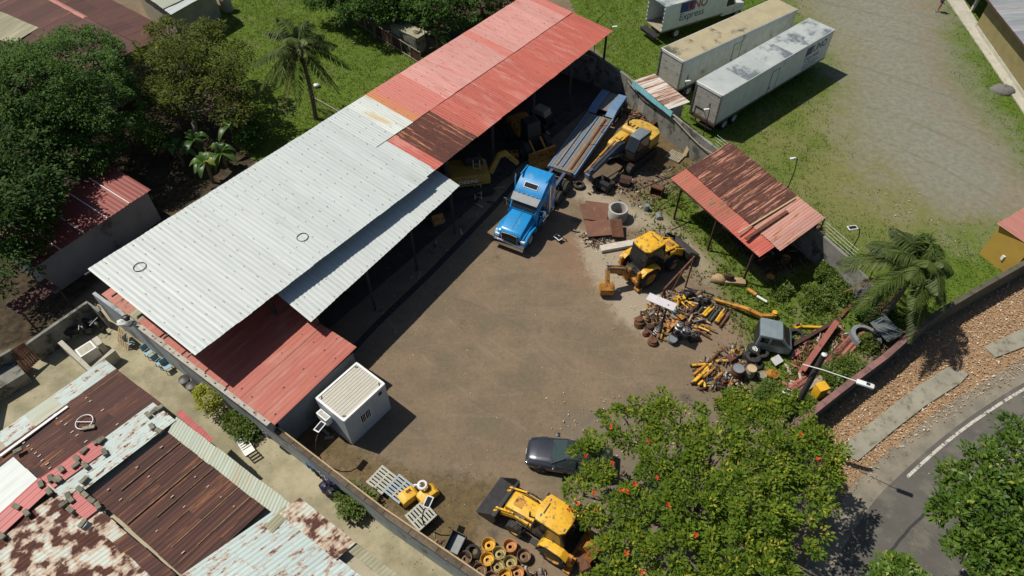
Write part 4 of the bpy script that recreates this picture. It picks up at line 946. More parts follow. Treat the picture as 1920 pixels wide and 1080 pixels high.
    for k in (-1, 1):
        q = MB(); n_ = Vector((.83, 0, .56)).normalized()
        q.add([(-2.23, k * .03, 2.09), (-2.23, k * .92, 2.09), (-2.80, k * .95, 2.735), (-2.80, k * .03, 2.735), (-2.21, k * .03, 2.12), (-2.21, k * .92, 2.12), (-2.78, k * .95, 2.765), (-2.78, k * .03, 2.765)], [(3, 2, 1, 0), (4, 5, 6, 7), (0, 1, 5, 4), (1, 2, 6, 5), (2, 3, 7, 6), (3, 0, 4, 7)]); q.build('windshield', GL, t)
    q = MB(); q.add([(-2.36, -1.0, 2.62), (-2.36, 1.0, 2.62), (-2.86, 1.04, 2.90), (-2.86, -1.04, 2.90), (-2.36, -1.0, 2.66), (-2.36, 1.0, 2.66), (-2.86, 1.04, 2.94), (-2.86, -1.04, 2.94)], [(3, 2, 1, 0), (4, 5, 6, 7), (0, 1, 5, 4), (1, 2, 6, 5), (2, 3, 7, 6), (3, 0, 4, 7)]); q.build('sun_visor', K['grey'], t)
    # roof skylight on the fairing slope
    T = TR((-3.52, 0, 3.275), ry=math.atan2(.34, .55)); q = MB(T); q.box((0, 0, .0), (.44, 1.06, .06), bev=.028); sk = q.build('skylight_frame', K['white'], t)
    q = MB(T); q.box((0, 0, .02), (.35, .97, .05), bev=.02); q.build('skylight_pane', GL, sk)
    for k in range(5):
        q = MB(); q.box((-2.93, -.7 + .35 * k, 2.96), (.1, .09, .05), bev=.015); q.build('roof_marker', K['orange'], t)
    q = MB(); q.prism([(-.6, 1.585), (-.6, 1.60), (-2.2, 2.0), (-2.2, 1.985)], -.012, .012); q.build('hood_seam', K['dark'], t)
    for s in (-1, 1):
        q = MB(); q.box((-3.56, s * 1.222, 1.95), (.015, .012, 1.9)); q.build('cab_seam', K['dark'], t)
    frm = mat('chassis_blue_grey', (.075, .095, .17), (.06, .07, .11), 4, .6, dirt=(.10, .085, .07), damt=.4)
    for s in (-1, 1):
        q = MB(); q.box((-4.6, s * .43, .92), (7.6, .10, .30)); q.build('frame_rail', frm, t)
        q = MB(); q.prism([(-5.3, 1.12), (-5.3, 1.2), (-8.2, 1.2), (-8.4, .98), (-8.4, .9)], s * .40, s * .62); q.build('frame_cover', frm, t)
        q = MB(); q.box((-8.4, s * .9, .62), (.03, .55, .65)); q.build('mud_flap', K['black'], t)
    for x in (-5.4, -6.2, -7.3, -8.3):
        q = MB(); q.box((x, 0, .95), (.16, 1.0, .22)); q.build('cross_member', K['dark'], t)
    q = MB(); q.lathe([(0, 0), (.42, 0), (.46, .05), (.42, .09), (.12, .09), (.1, .02), (0, .02)], 18, T=TR((-6.8, 0, 1.1))); q.build('fifth_wheel', K['dark'], t)
    q = MB(); q.box((-5.75, .05, 1.08), (.5, .5, .22), bev=.04); q.build('battery_box', K['conc'], t)
    wheel(t, -1.32, .98, .52, .52, .30, rimw); wheel(t, -1.32, -.98, .52, .52, .30, rimw, out=-1)
    for x in (-6.15, -7.45):
        for s in (-1, 1):
            wheel(t, x, s * 1.06, .52, .52, .27, rimd, out=s); wheel(t, x, s * .76, .52, .52, .27, rimd, out=s)
        q = MB(); q.tube([(x, -.9, .52), (x, .9, .52)], .1, 8); q.build('axle', K['dark'], t)
    return t
tc = P(952, 472); trk = semi_truck((tc.x, tc.y, 0), R(-117.5))

# ---------------- lowboy trailer
def lowboy():
    a, b_ = P(1078, 327, .85), P(1176, 181, 1.15); h_ = math.atan2((a - b_).y, (a - b_).x); Ln = (a - b_).length; W = 2.3
    d = Vector((math.cos(h_), math.sin(h_), 0)); lf = Vector((-d.y, d.x, 0)); o0 = b_.copy(); o0.z = 0; o0 = o0 - lf * (W / 2)
    # the right edge in the photo is the machine's left-hand side
    t = thing('lowboy_trailer', 'blue lowboy trailer with worn plank deck parked beside the excavator', 'trailer', o0, h_)
    tb = mat('faded_trailer_blue', (.10, .20, .36), (.14, .23, .34), 2, .6, dirt=(.22, .19, .15), damt=.35)
    plk = mat('worn_deck_plank', (.27, .185, .115), (.19, .135, .095), 1.5, .85, dirt=(.15, .165, .185), damt=.5, dscale=.9, var=.15, bmp=.2)
    dg = mat('deck_grey', (.17, .19, .21), (.13, .14, .16), 2, .75, dirt=(.30, .20, .12), damt=.5)
    R0 = 2.6
    for s in (-1, 1):
        q = MB(); q.prism([(0, .75), (0, 1.12), (R0 - .3, 1.12), (R0 + .5, .82), (Ln, .80), (Ln, .45), (R0 + .6, .45), (R0, .75)], s * (W / 2 - .12), s * W / 2); q.build('side_beam', tb, t)
        for k in range(2):
            q = MB(); q.prism([(.0, 1.125), (.0, 1.17), (R0 - .3, 1.17), (R0 + .45, .88), (R0 + .45, .83), (R0 - .3, 1.125)], s * (W / 2 - .75) + k * .0, s * (W / 2 - .02))
            if k == 0: q.build('ramp_plate', tb, t)
    n = 8; pw = (W - .3) / n
    for i in range(n):
        y = -W / 2 + .15 + pw * (i + .5); q = MB(); q.box((R0 + .55 + (Ln - R0 - .6) / 2, y, .79 + rnd.uniform(0, .012)), (Ln - R0 - .65, pw - .018, .05)); q.build('deck_plank', plk if i >= 5 else dg, t)
    q = MB(); q.box((R0 / 2, 0, 1.05), (R0, W - 1.5, .08)); q.build('rear_deck', dg, t)
    q = MB(); q.box((Ln / 2 + 1, 0, .55), (Ln - 2.2, .5, .3)); q.build('spine_beam', K['dark'], t)
    q = MB(); q.prism([(Ln, .45), (Ln, .82), (Ln + .35, .95), (Ln + .35, .6)], -.9, .9); q.build('neck_socket', K['dark'], t)
    for x in (.55, 1.45):
        for s in (-1, 1):
            wheel(t, x, s * 1.22, .45, .45, .3, rimd, out=s)
    for y, m_ in ((.62, K['rust']), (-.1, tb), (-.55, K['grey'])):
        q = MB(); q.box((R0 + .8 + (Ln - R0 - 1.2) / 2, y, .86), (Ln - R0 - 1.2, .1, .09)); q.build('deck_rail', m_, t)
    for (x, y, l) in ((4.6, .5, 1.1), (5.2, .9, .9), (7.2, .6, .8)):
        q = MB(); q.bar((x, y, .87), (x - l * .5, y + .3, 1.25), .05, .04); q.build('stake', K['rust'], t)
    return t
lowboy()

# ---------------- excavator
def excavator(loc, rz):
    t = thing('excavator', 'yellow tracked excavator with dark cab and grey-blue boom beside the lowboy', 'excavator', loc, rz)
    Y = K['yellow']; ex = mat('excavator_yellow', (.60, .38, .05), (.50, .30, .05), 3, .5, dirt=(.15, .10, .05), damt=.42, dscale=3)
    bo = mat('grey_blue_steel', (.10, .125, .17), (.07, .085, .12), 4, .5, .2, dirt=(.20, .15, .08), damt=.3)
    for s in (-1, 1):
        pts = [(1.75 * math.cos(a) if abs(math.cos(a)) < .01 else (1.45 * (1 if math.cos(a) > 0 else -1) + .38 * math.cos(a)), .42 + .40 * math.sin(a)) for a in [i * math.pi / 8 + .001 for i in range(16)]]
        q = MB(); q.prism(pts, s * .85, s * 1.4); tk = q.build('track', K['rubber'], t)
        q = MB()
        for i in range(24):
            x = -1.5 + 3.0 * i / 23; q.box((x, s * 1.125, .835), (.09, .55, .04))
        q.build('track_shoe', K['rustdark'], tk)
    q = MB(); q.box((0, 0, .62), (1.8, 1.7, .4)); q.lathe([(.7, .8), (.7, 1.0)], 20); q.build('undercarriage', K['dark'], t)
    q = MB(); q.slab([(1.35, -1.3), (1.35, .35), (1.15, .35), (1.15, 1.3), (-1.9, 1.35), (-2.25, .9), (-2.35, 0), (-2.25, -.9), (-1.9, -1.35)], 1.0, 1.22, bev=.02); q.build('turntable_deck', K['dark'], t)
    q = MB(); q.slab([(-1.35, 1.32), (-1.9, 1.32), (-2.3, .85), (-2.42, 0), (-2.3, -.85), (-1.9, -1.32), (-1.35, -1.32)], 1.1, 2.1, bev=.09); q.build('counterweight', ex, t, smooth=35)
    q = MB(); q.prism([(-1.6, 1.2), (-1.6, 2.18), (-1.3, 2.3), (-.55, 2.3), (-.35, 2.15), (-.35, 1.2)], -1.25, .75, bev=.08); hd = q.build('engine_hood', ex, t, smooth=35)
    for y in (-.9, -.55, -.2, .35):
        q = MB(); q.box((-.95, y, 2.302), (.4, .16, .012)); q.build('vent', K['rustdark'], hd)
    q = MB(); q.tube([(-.75, -.95, 2.3), (-.75, -.95, 2.75)], .07, 8); q.build('exhaust_pipe', K['rustdark'], t)
    q = MB(); q.prism([(-.35, 1.2), (-.35, 1.9), (1.1, 1.75), (1.3, 1.6), (1.3, 1.2)], -1.3, -.45, bev=.06); q.build('tank_box', ex, t, smooth=35)
    q = MB(); q.box((.4, -.85, 1.88), (.5, .4, .05), TR((0, 0, 0)), bev=.01); q.build('tank_lid', ex, t)
    q = MB(); q.box((-1.05, 1.12, 1.65), (.75, .4, .85), bev=.05); q.build('side_door', ex, t, smooth=35)
    # cab
    q = MB(); q.prism([(-.55, 1.2), (-.5, 2.85), (.75, 2.85), (1.3, 2.0), (1.35, 1.2)], .34, 1.28, bev=.05); q.build('cab', K['black'], t, smooth=35)
    q = MB(); q.prism([(-.55, 2.84), (-.5, 2.95), (.75, 2.95), (.85, 2.84)], .36, 1.26, bev=.04); q.build('cab_roof', mat('cab_roof_grey', (.16, .20, .22), (.13, .16, .18), 3, .5, dirt=(.22, .21, .18), damt=.3), t, smooth=35)
    for s in (.335, 1.285):
        q = MB(); q.prism([(-.42, 1.75), (-.4, 2.72), (.7, 2.72), (1.12, 2.05), (1.18, 1.75)], s - .006, s + .006); q.build('side_window', GL, t)
    q = MB(); q.add([(1.345, .42, 1.95), (1.345, 1.2, 1.95), (.79, 1.2, 2.8), (.79, .42, 2.8)], [(0, 1, 2, 3)]); q.build('windshield', GL, t)
    # boom lowered to the ground, stick folded under
    bp = [(.9, -.05, 1.55), (2.2, -.05, 2.55), (3.4, -.05, 2.7), (5.6, -.05, 1.55)]
    for s in (-1, 1):
        q = MB(); prof = [(.70, 1.35), (1.0, 2.15), (1.6, 2.35), (5.3, 1.55), (5.35, 1.25), (1.9, 1.72), (1.2, 1.30)]
        if s > 0: q.prism(prof, -.30, .12, bev=.03); q.build('boom', bo, t)
    for y in (-.42, .24):
        q = MB(); q.tube([(1.25, y, 1.3), (2.2, y, 1.62), ], .10, 10); q.tube([(2.2, y, 1.62), (3.1, y, 1.9)], .05, 8); q.build('boom_cylinder', K['steel'], t)
    q = MB(); q.tube([(1.5, -.5, 2.3), (3.4, -.46, 1.95)], .10, 8); q.tube([(3.4, -.46, 1.95), (4.9, -.42, 1.5)], .06, 8); q.tube([(1.6, -.72, 2.0), (4.9, -.62, 1.2)], .06, 6); q.build('stick_cylinder', K['orange'], t)
    q = MB(); q.prism([(4.75, 1.85), (5.1, 1.85), (5.3, 1.3), (4.7, .4), (4.4, .45), (4.8, 1.2)], -.26, .08, bev=.02); q.build('stick', bo, t)
    for k, y in enumerate((-.16, -.08, .0)):
        q = MB(); q.tube([(.9, y, 1.7), (1.2, y, 2.35), (1.8, y, 2.42), (3.2, y, 2.1 + .02 * k), (4.9, y, 1.75)], .025, 5); q.build('hose', K['black'], t)
    q = MB(); ring0 = [(5.25, .75), (5.45, .35), (5.2, .02), (4.7, -.0), (4.35, .2), (4.2, .5), (4.28, .52), (4.45, .27), (4.75, .1), (5.1, .12), (5.3, .38), (5.12, .72)]
    q.T = Matrix.Translation((-.75, .75, 0)); q.prism(ring0, -.75, .55)
    for y in (-.75, .53): q.prism([(5.25, .75), (5.45, .35), (5.2, .02), (4.7, 0), (4.35, .2), (4.25, .45)], y, y + .03)
    q.build('bucket', K['black'], t)
    return t
xc = P(1178, 297); excavator((xc.x, xc.y, 0), R(-133))

# ---------------- backhoe loaders
def backhoe(name, label, loc, rz, pose, buck, roofm, fdark=False):
    t = thing('backhoe_loader', label, 'backhoe', loc, rz); Y = K['yellow']
    q = MB(); q.box((.35, 0, .78), (3.6, .62, .34), bev=.03); q.box((-1.2, 0, .85), (1.0, 1.1, .5), bev=.04); q.build('chassis', K['dark'], t)
    q = MB(); q.prism([(.35, .95), (.35, 1.72), (1.4, 1.62), (2.05, 1.48), (2.15, 1.35), (2.15, .95)], -.48, .48, bev=.07); hd = q.build('hood', Y, t, smooth=35)
    for s in (-1, 1):
        q = MB()
        for k in range(4): q.box((1.0 + k * .22, s * .483, 1.3), (.12, .012, .32))
        q.build('hood_vent', K['black'], hd)
    q = MB(); q.box((2.16, 0, 1.15), (.05, .8, .45)); q.build('grille', K['black'], t)
    q = MB(); q.tube([(.75, .33, 1.6), (.75, .33, 2.2)], .05, 8); q.build('exhaust_pipe', K['dark'], t)
    # cab: dark frame, glass, painted roof
    cab = [(-1.30, .95), (-1.45, 1.7), (-1.2, 2.82), (.22, 2.82), (.46, 1.75), (.46, .95)]
    q = MB(); q.prism(cab, -.72, .72, bev=.05); q.build('cab', K['black'], t, smooth=35)
    for s in (-1, 1):
        q = MB(); q.prism([(-1.2, 1.5), (-1.3, 1.72), (-1.12, 2.68), (-.42, 2.68), (-.42, 1.2), (-.9, 1.2)], s * .718, s * .732); q.build('side_window', GL, t)
        q = MB(); q.prism([(-.34, 1.05), (-.34, 2.68), (.14, 2.68), (.36, 1.75), (.36, 1.05)], s * .718, s * .732); q.build('door', GL, t)
    q = MB(); q.add([(.475, -.6, 1.75), (.475, .6, 1.75), (.26, .6, 2.72), (.26, -.6, 2.72)], [(0, 1, 2, 3)]); q.build('windshield', GL, t)
    q = MB(); q.add([(-1.462, -.6, 1.75), (-1.462, .6, 1.75), (-1.238, .6, 2.72), (-1.238, -.6, 2.72)], [(0, 1, 2, 3)]); q.build('rear_window', GL, t)
    q = MB(); q.slab([(.36, -.50), (.42, 0), (.36, .50), (.22, .74), (-1.12, .76), (-1.34, .55), (-1.38, 0), (-1.34, -.55), (-1.12, -.76), (.22, -.74)], 2.82, 3.0, bev=.08); rf = q.build('cab_roof', roofm, t, smooth=35)
    q = MB(); q.box((.02, .0, 3.0), (.06, .6, .04)); q.build('roof_lamp_bar', K['black'], rf)
    for s in (-1, 1):
        q = MB(); q.prism([(-.2, 1.15), (-.35, 1.5), (-.7, 1.66), (-1.5, 1.66), (-1.82, 1.45), (-1.85, 1.3), (-1.5, 1.56), (-.75, 1.56), (-.45, 1.42), (-.32, 1.12)], s * .74, s * 1.18, bev=.02); q.build('rear_fender', Y, t, smooth=35)
        wheel(t, -1.05, s * .95, .74, .74, .48, mat('yellow_rim', (.50, .28, .05), (.40, .20, .05), 4, .6, dirt=(.12, .07, .04), damt=.45), tread=14, out=s)
        wheel(t, 1.25, s * .86, .48, .48, .38, _mats['yellow_rim'], tread=12, out=s)
        # loader arm
        q = MB(); q.prism([(.15, 1.25), (.3, 1.62), (1.5, 1.50), (2.3, .95), (2.75, .42), (2.6, .28), (2.1, .72), (1.4, 1.25), (.3, 1.30)], s * .58, s * .70, bev=.015); q.build('loader_arm', Y, t)
        q = MB(); q.tube([(.55, s * .55, .8), (1.3, s * .55, 1.1)], .07, 8); q.tube([(1.3, s * .55, 1.1), (1.9, s * .56, 1.15)], .035, 8); q.build('loader_cylinder', K['steel'], t)
        q = MB(); q.bar((1.5, s * .64, 1.62), (2.55, s * .64, .95), .09, .14); q.build('loader_link', Y, t)
        q = MB(); q.box((-1.9, s * .85, .95), (.22, .16, 1.4)); q.box((-1.9, s * 1.0, .22), (.4, .4, .1)); q.build('stabilizer', K['orange'], t)
        q = MB(); q.box((.05, s * .9, .55), (.5, .3, .08)); q.build('step', K['dark'], t)
    q = MB(); q.bar((2.2, -.6, .92), (2.2, .6, .92), .12, .12); q.build('cross_tube', Y, t)
    for s in (-1, 1):
        for k in range(2):
            q = MB(); q.tube([(.35, s * (.50 + .05 * k), 1.1), (.9, s * (.56 + .03 * k), 1.7), (1.6, s * .60, 1.62 - .05 * k), (2.3, s * .60, 1.1)], .022, 5); q.build('hose', K['black'], t)
        q = MB(); q.box((1.15, s * .485, 1.42), (1.2, .012, .10)); q.build('side_stripe', K['black'], t)
        q = MB(); q.box((.5, s * .95, 2.1), (.06, .2, .3), bev=.02); q.bar((.42, s * .7, 2.4), (.5, s * .92, 2.2), .02, .02); q.build('mirror', K['black'], t)
        q = MB(); q.bar((.44, s * .70, 1.0), (.24, s * .70, 2.8), .07, .06); q.build('cab_pillar', K['dark'], t); q = MB(); q.bar((-1.28, s * .70, 1.2), (-1.2, s * .70, 2.8), .07, .06); q.build('cab_pillar', K['dark'], t)
        q = MB(); q.box((.1, s * .45, 3.0), (.08, .16, .08), bev=.02); q.box((-1.2, s * .45, 3.0), (.08, .16, .08), bev=.02); q.build('work_lamp', K['steel'], t)
    for k in range(4):
        q = MB(); y0 = -.3 + .2 * k; q.tube([(-1.6, y0, 1.3), (-1.9, y0 * .8, 1.75), (-2.25, y0 * .4, 1.55), (-2.4, y0 * .3, 1.3)], .025, 5); q.build('hose', K['black'], t)
    q = MB(); q.box((1.55, 0, 1.625), (.5, .5, .03), TR((0, 0, 0), ry=.0), bev=.01); q.build('hood_louvre', K['orange'], t)
    # front bucket
    bx, tilt = buck; T = TR((bx, 0, .12), ry=tilt); pr = [(0, .95), (-.08, .5), (.02, .12), (.3, 0), (1.0, .02), (1.0, -.03), (.28, -.06), (-.03, .06), (-.14, .5), (-.06, .98)]
    q = MB(T); q.prism(pr, -1.14, 1.14); 
    for y in (-1.16, 1.12): q.prism([(-.06, .96), (-.1, .5), (0, .06), (.28, -.03), (1.0, -.01), (.55, .55), (.2, .98)], y, y + .04)
    q.box((1.0, 0, 0), (.14, 2.3, .035))
    bk = q.build('front_bucket', mat('worn_bucket_black', (.025, .026, .028), (.04, .04, .042), 3, .5, .2, dirt=(.12, .075, .05), damt=.25), t)
    q = MB(T); q.box((-.02, 0, .97), (.10, 2.3, .10)); q.build('bucket_lip', K['dark'], bk)
    for y in (-.5, .5):
        q = MB(T); q.box((-.14, y, .5), (.1, .1, .7)); q.build('bucket_bracket', K['orange'], bk)
    # rear: king post, boom, dipper, digging bucket
    q = MB(); q.box((-1.95, 0, .8), (.3, 1.9, .25)); q.box((-2.1, 0, .95), (.3, .45, 1.0), bev=.03); q.build('rear_frame', K['orange'], t)
    K0, E1, E2, B1 = [Vector(p) for p in pose]
    def arm(nm, a, c, w0, h0, h1):
        q = MB(); q.bar(a, c, w0, (h0 + h1) / 2); m_ = (a + c) / 2 + Vector((0, 0, h0 * .35)); q.bar(a.lerp(c, .2) + Vector((0, 0, h0 * .3)), a.lerp(c, .8) + Vector((0, 0, h0 * .3)), w0 * .8, h0 * .6); return q.build(nm, K['orange'], t)
    arm('boom', K0, E1, .32, .42, .34); arm('dipper', E1, E2, .28, .38, .28)
    for s in (-.13, .13):
        q = MB(); q.tube([K0.lerp(E1, .15) + Vector((0, s, .3)), E1 + Vector((0, s, .25))], .05, 8); q.build('hydraulic_cylinder', K['steel'], t)
    q = MB(); q.tube([E1 + Vector((0, 0, .22)), E1.lerp(E2, .75) + Vector((0, 0, .22))], .06, 8); q.build('hydraulic_cylinder', K['steel'], t)
    d = (E1 - E2); an = math.atan2(d.y, d.x); T = Matrix.Translation(E2) @ Matrix.Rotation(an, 4, 'Z') @ Matrix.Scale(1.35, 4)
    q = MB(T); q.prism([(-.1, .1), (-.35, -.1), (-.35, -.45), (-.1, -.62), (.3, -.6), (.42, -.42), (.32, -.42), (.22, -.5), (-.05, -.52), (-.24, -.38), (-.24, -.14), (0, .05)], -.32, .32)
    for y in (-.33, .30): q.prism([(-.1, .1), (-.35, -.1), (-.35, -.45), (-.1, -.62), (.3, -.6), (.1, -.1)], y, y + .03)
    for y in (-.26, -.09, .09, .26): q.box((.42, y, -.42), (.18, .06, .05))
    q.build('digging_bucket', K['rust'] if fdark else K['orange'], t)
    return t
b1 = P(1216, 505); backhoe('a', 'yellow backhoe loader standing beside the scrap heap, empty black bucket toward the shed', (b1.x, b1.y, 0), R(35), [(-2.2, 0, 1.25), (-3.4, .55, 1.65), (-3.75, .05, .95), (0, 0, 0)], (2.55, R(-8)), K['yellow'])
b2 = P(1022, 998); backhoe('b', 'yellow backhoe loader nosing out from under the flowering tree near the wheel rims', (b2.x, b2.y, 0), R(146), [(-2.2, 0, 1.2), (-2.9, .0, 2.9), (-2.6, .35, 1.2), (0, 0, 0)], (2.45, R(-4)), K['yellow'], True)
# ---------------- parked car
def car(loc, rz):
    t = thing('parked_car', 'dark grey saloon car parked nose out under the flowering tree', 'car', loc, rz)
    paint = mat('car_grey_metallic', (.062, .066, .084), (.054, .058, .074), 2, .26, .5, coat=.8, var=0)
    def ring(x, hw, z0, z1, r=.18, crown=.04):
        return [(x, -hw + .08, z0), (x, hw - .08, z0), (x, hw, z0 + .18), (x, hw, z1 - r), (x, hw - r * .6, z1 - .03), (x, hw * .45, z1 + crown), (x, -hw * .45, z1 + crown), (x, -hw + r * .6, z1 - .03), (x, -hw, z1 - r), (x, -hw, z0 + .18)]
    L_ = 4.65
    q = MB(); q.loft([ring(2.32, .62, .32, .60, .12, .01), ring(2.26, .74, .24, .70, .14, .02), ring(2.1, .83, .2, .77), ring(1.7, .89, .2, .84), ring(1.0, .915, .2, .92), ring(.6, .92, .2, .955), ring(-.6, .92, .2, .97), ring(-1.5, .91, .2, .98), ring(-2.0, .87, .22, .96), ring(-2.25, .78, .28, .88, .14, .02), ring(-2.32, .66, .36, .72, .12, .01)])
    q.build('body', paint, t, smooth=50)
    def gring(x, hb, ht, zb, zt): return [(x, -hb, zb), (x, hb, zb), (x, ht + .04, zt - .12), (x, ht - .06, zt), (x, -ht + .06, zt), (x, -ht - .04, zt - .12)]
    q = MB(); q.loft([gring(.95, .78, .74, .90, .95), gring(.25, .82, .62, .92, 1.39), gring(-.4, .82, .60, .93, 1.45), gring(-1.0, .81, .60, .93, 1.40), gring(-1.75, .76, .68, .93, 1.0)]); q.build('greenhouse', glass('tinted_windscreen', (.035, .055, .055), .12), t, smooth=30)
    q = MB(); q.loft([[(.20, -.56, 1.40), (.20, .56, 1.40), (.20, .52, 1.425), (.20, -.52, 1.425)], [(-.4, -.58, 1.45), (-.4, .58, 1.45), (-.4, .53, 1.485), (-.4, -.53, 1.485)], [(-1.05, -.56, 1.40), (-1.05, .56, 1.40), (-1.05, .52, 1.425), (-1.05, -.52, 1.425)]]); q.build('roof_panel', paint, t, smooth=40)
    for s in (-1, 1):
        q = MB(); q.bar((.93, s * .73, .95), (.22, s * .58, 1.42), .06, .04); q.build('windshield_pillar', paint, t)
        q = MB(); q.bar((-.38, s * .83, .96), (-.40, s * .61, 1.44), .06, .04); q.build('door_pillar', K['black'], t)
        q = MB(); q.bar((-1.7, s * .72, 1.0), (-1.05, s * .58, 1.42), .10, .05); q.build('rear_pillar', paint, t)
        q = MB(); q.box((.72, s * 1.0, 1.0), (.18, .22, .13), bev=.05); q.build('mirror', paint, t, smooth=40)
        q = MB(); q.box((2.16, s * .62, .66), (.16, .30, .10), TR((0, 0, 0)), bev=.04); q.build('headlight', K['chrome'], t)
        q = MB(); q.box((-2.22, s * .6, .78), (.14, .34, .12), bev=.03); q.build('tail_light', mat('tail_red', (.3, .01, .01), (.25, .01, .01), 3, .3), t)
        for x in (1.42, -1.38):
            q = MB(); q.lathe([(0, -.02), (.37, -.02), (.37, .05), (0, .05)], 20, T=TR((x, s * .885, .34), rx=R(90))); q.build('wheel_arch', K['black'], t)
            wheel(t, x, s * .83, .325, .325, .22, mat('alloy_rim', (.35, .35, .36), (.3, .3, .3), 3, .3, .8), out=s)
        q = MB(); q.box((.15, s * .925, .80), (.2, .03, .03)); q.build('door_handle', paint, t)
    q = MB(); q.box((2.30, 0, .50), (.06, 1.0, .16), bev=.02); q.build('grille', K['black'], t)
    for s in (-1, 1):
        q = MB(); q.tube([(2.1, s * .60, .815), (1.5, s * .66, .905), (.95, s * .70, .955)], .008, 4); q.build('hood_seam', K['black'], t)
        for x in (.62, -.36, -1.15): q = MB(); q.box((x, s * .918, .66), (.012, .012, .5)); q.build('door_seam', K['black'], t)
    q = MB(); q.box((2.345, 0, .42), (.02, .34, .1)); q.build('number_plate', K['white'], t)
    for s in (-.45, .45):
        q = MB(); q.bar((.98, s - .1, .985), (.72, s + .38, 1.12), .02, .015); q.build('wiper', K['black'], t)
    return t
cc = P(1066, 866); car((cc.x, cc.y, 0), R(170))

# ---------------- box trailers
sidem = mat('trailer_side_white', (.62, .68, .68), (.54, .60, .60), 1.5, .5, dirt=(.42, .42, .36), damt=.28, dscale=.7, var=0)
sidem2 = mat('grubby_trailer_side', (.60, .62, .56), (.52, .53, .46), 1.5, .6, dirt=(.36, .32, .22), damt=.36, dscale=.7, var=0)
rooff = mat('mildewed_trailer_roof', (.40, .35, .22), (.33, .29, .19), .8, .75, dirt=(.085, .08, .065), damt=.5, dscale=.3, var=0)
roofs = mat('shiny_trailer_roof', (.52, .56, .54), (.42, .46, .45), .6, .35, .15, dirt=(.14, .17, .19), damt=.47, dscale=.33, var=0)
doorm = mat('grey_roll_door', (.42, .41, .36), (.36, .35, .31), 2, .6, dirt=(.22, .20, .16), damt=.4, var=.06)
navy = mat('sign_navy', (.02, .04, .16), (.02, .035, .14), 3, .5, var=0)
ink = mat('sign_ink', (.045, .075, .17), (.04, .06, .13), 3, .6, var=0); signred = mat('sign_red', (.35, .08, .08), (.3, .07, .07), 3, .5, var=0)
def side_T(x, z, W): return Matrix.Translation((x, -W / 2 - .02, z)) @ Matrix.Rotation(R(90), 4, 'X')
def box_body(t, Ln, W, z0, z1, side, rf, npan, x0=0.0):
    q = MB(); q.box((x0 + Ln / 2, 0, (z0 + z1) / 2), (Ln, W, z1 - z0)); q.build('box_body', side, t)
    for s in (-1, 1):
        for i in range(npan):
            w_ = (Ln - .2) / npan; q = MB(); q.box((x0 + .1 + w_ * (i + .5), s * (W / 2 + .006), (z0 + z1) / 2), (w_ - .025, .012, z1 - z0 - .3)); q.build('side_panel', side, t)
        for z, h_ in ((z0 + .06, .16), (z1 - .05, .12)):
            q = MB(); q.box((x0 + Ln / 2, s * (W / 2 + .012), z), (Ln + .02, .035, h_)); q.build('rail', K['steel'] if z < z1 - 1 else K['white'], t)
    nr = 5
    for i in range(nr):
        w_ = (Ln - .08) / nr; q = MB(); q.box((x0 + .04 + w_ * (i + .5), 0, z1 + .012), (w_ - .01, W - .06, .022)); q.build('roof_panel', rf, t)
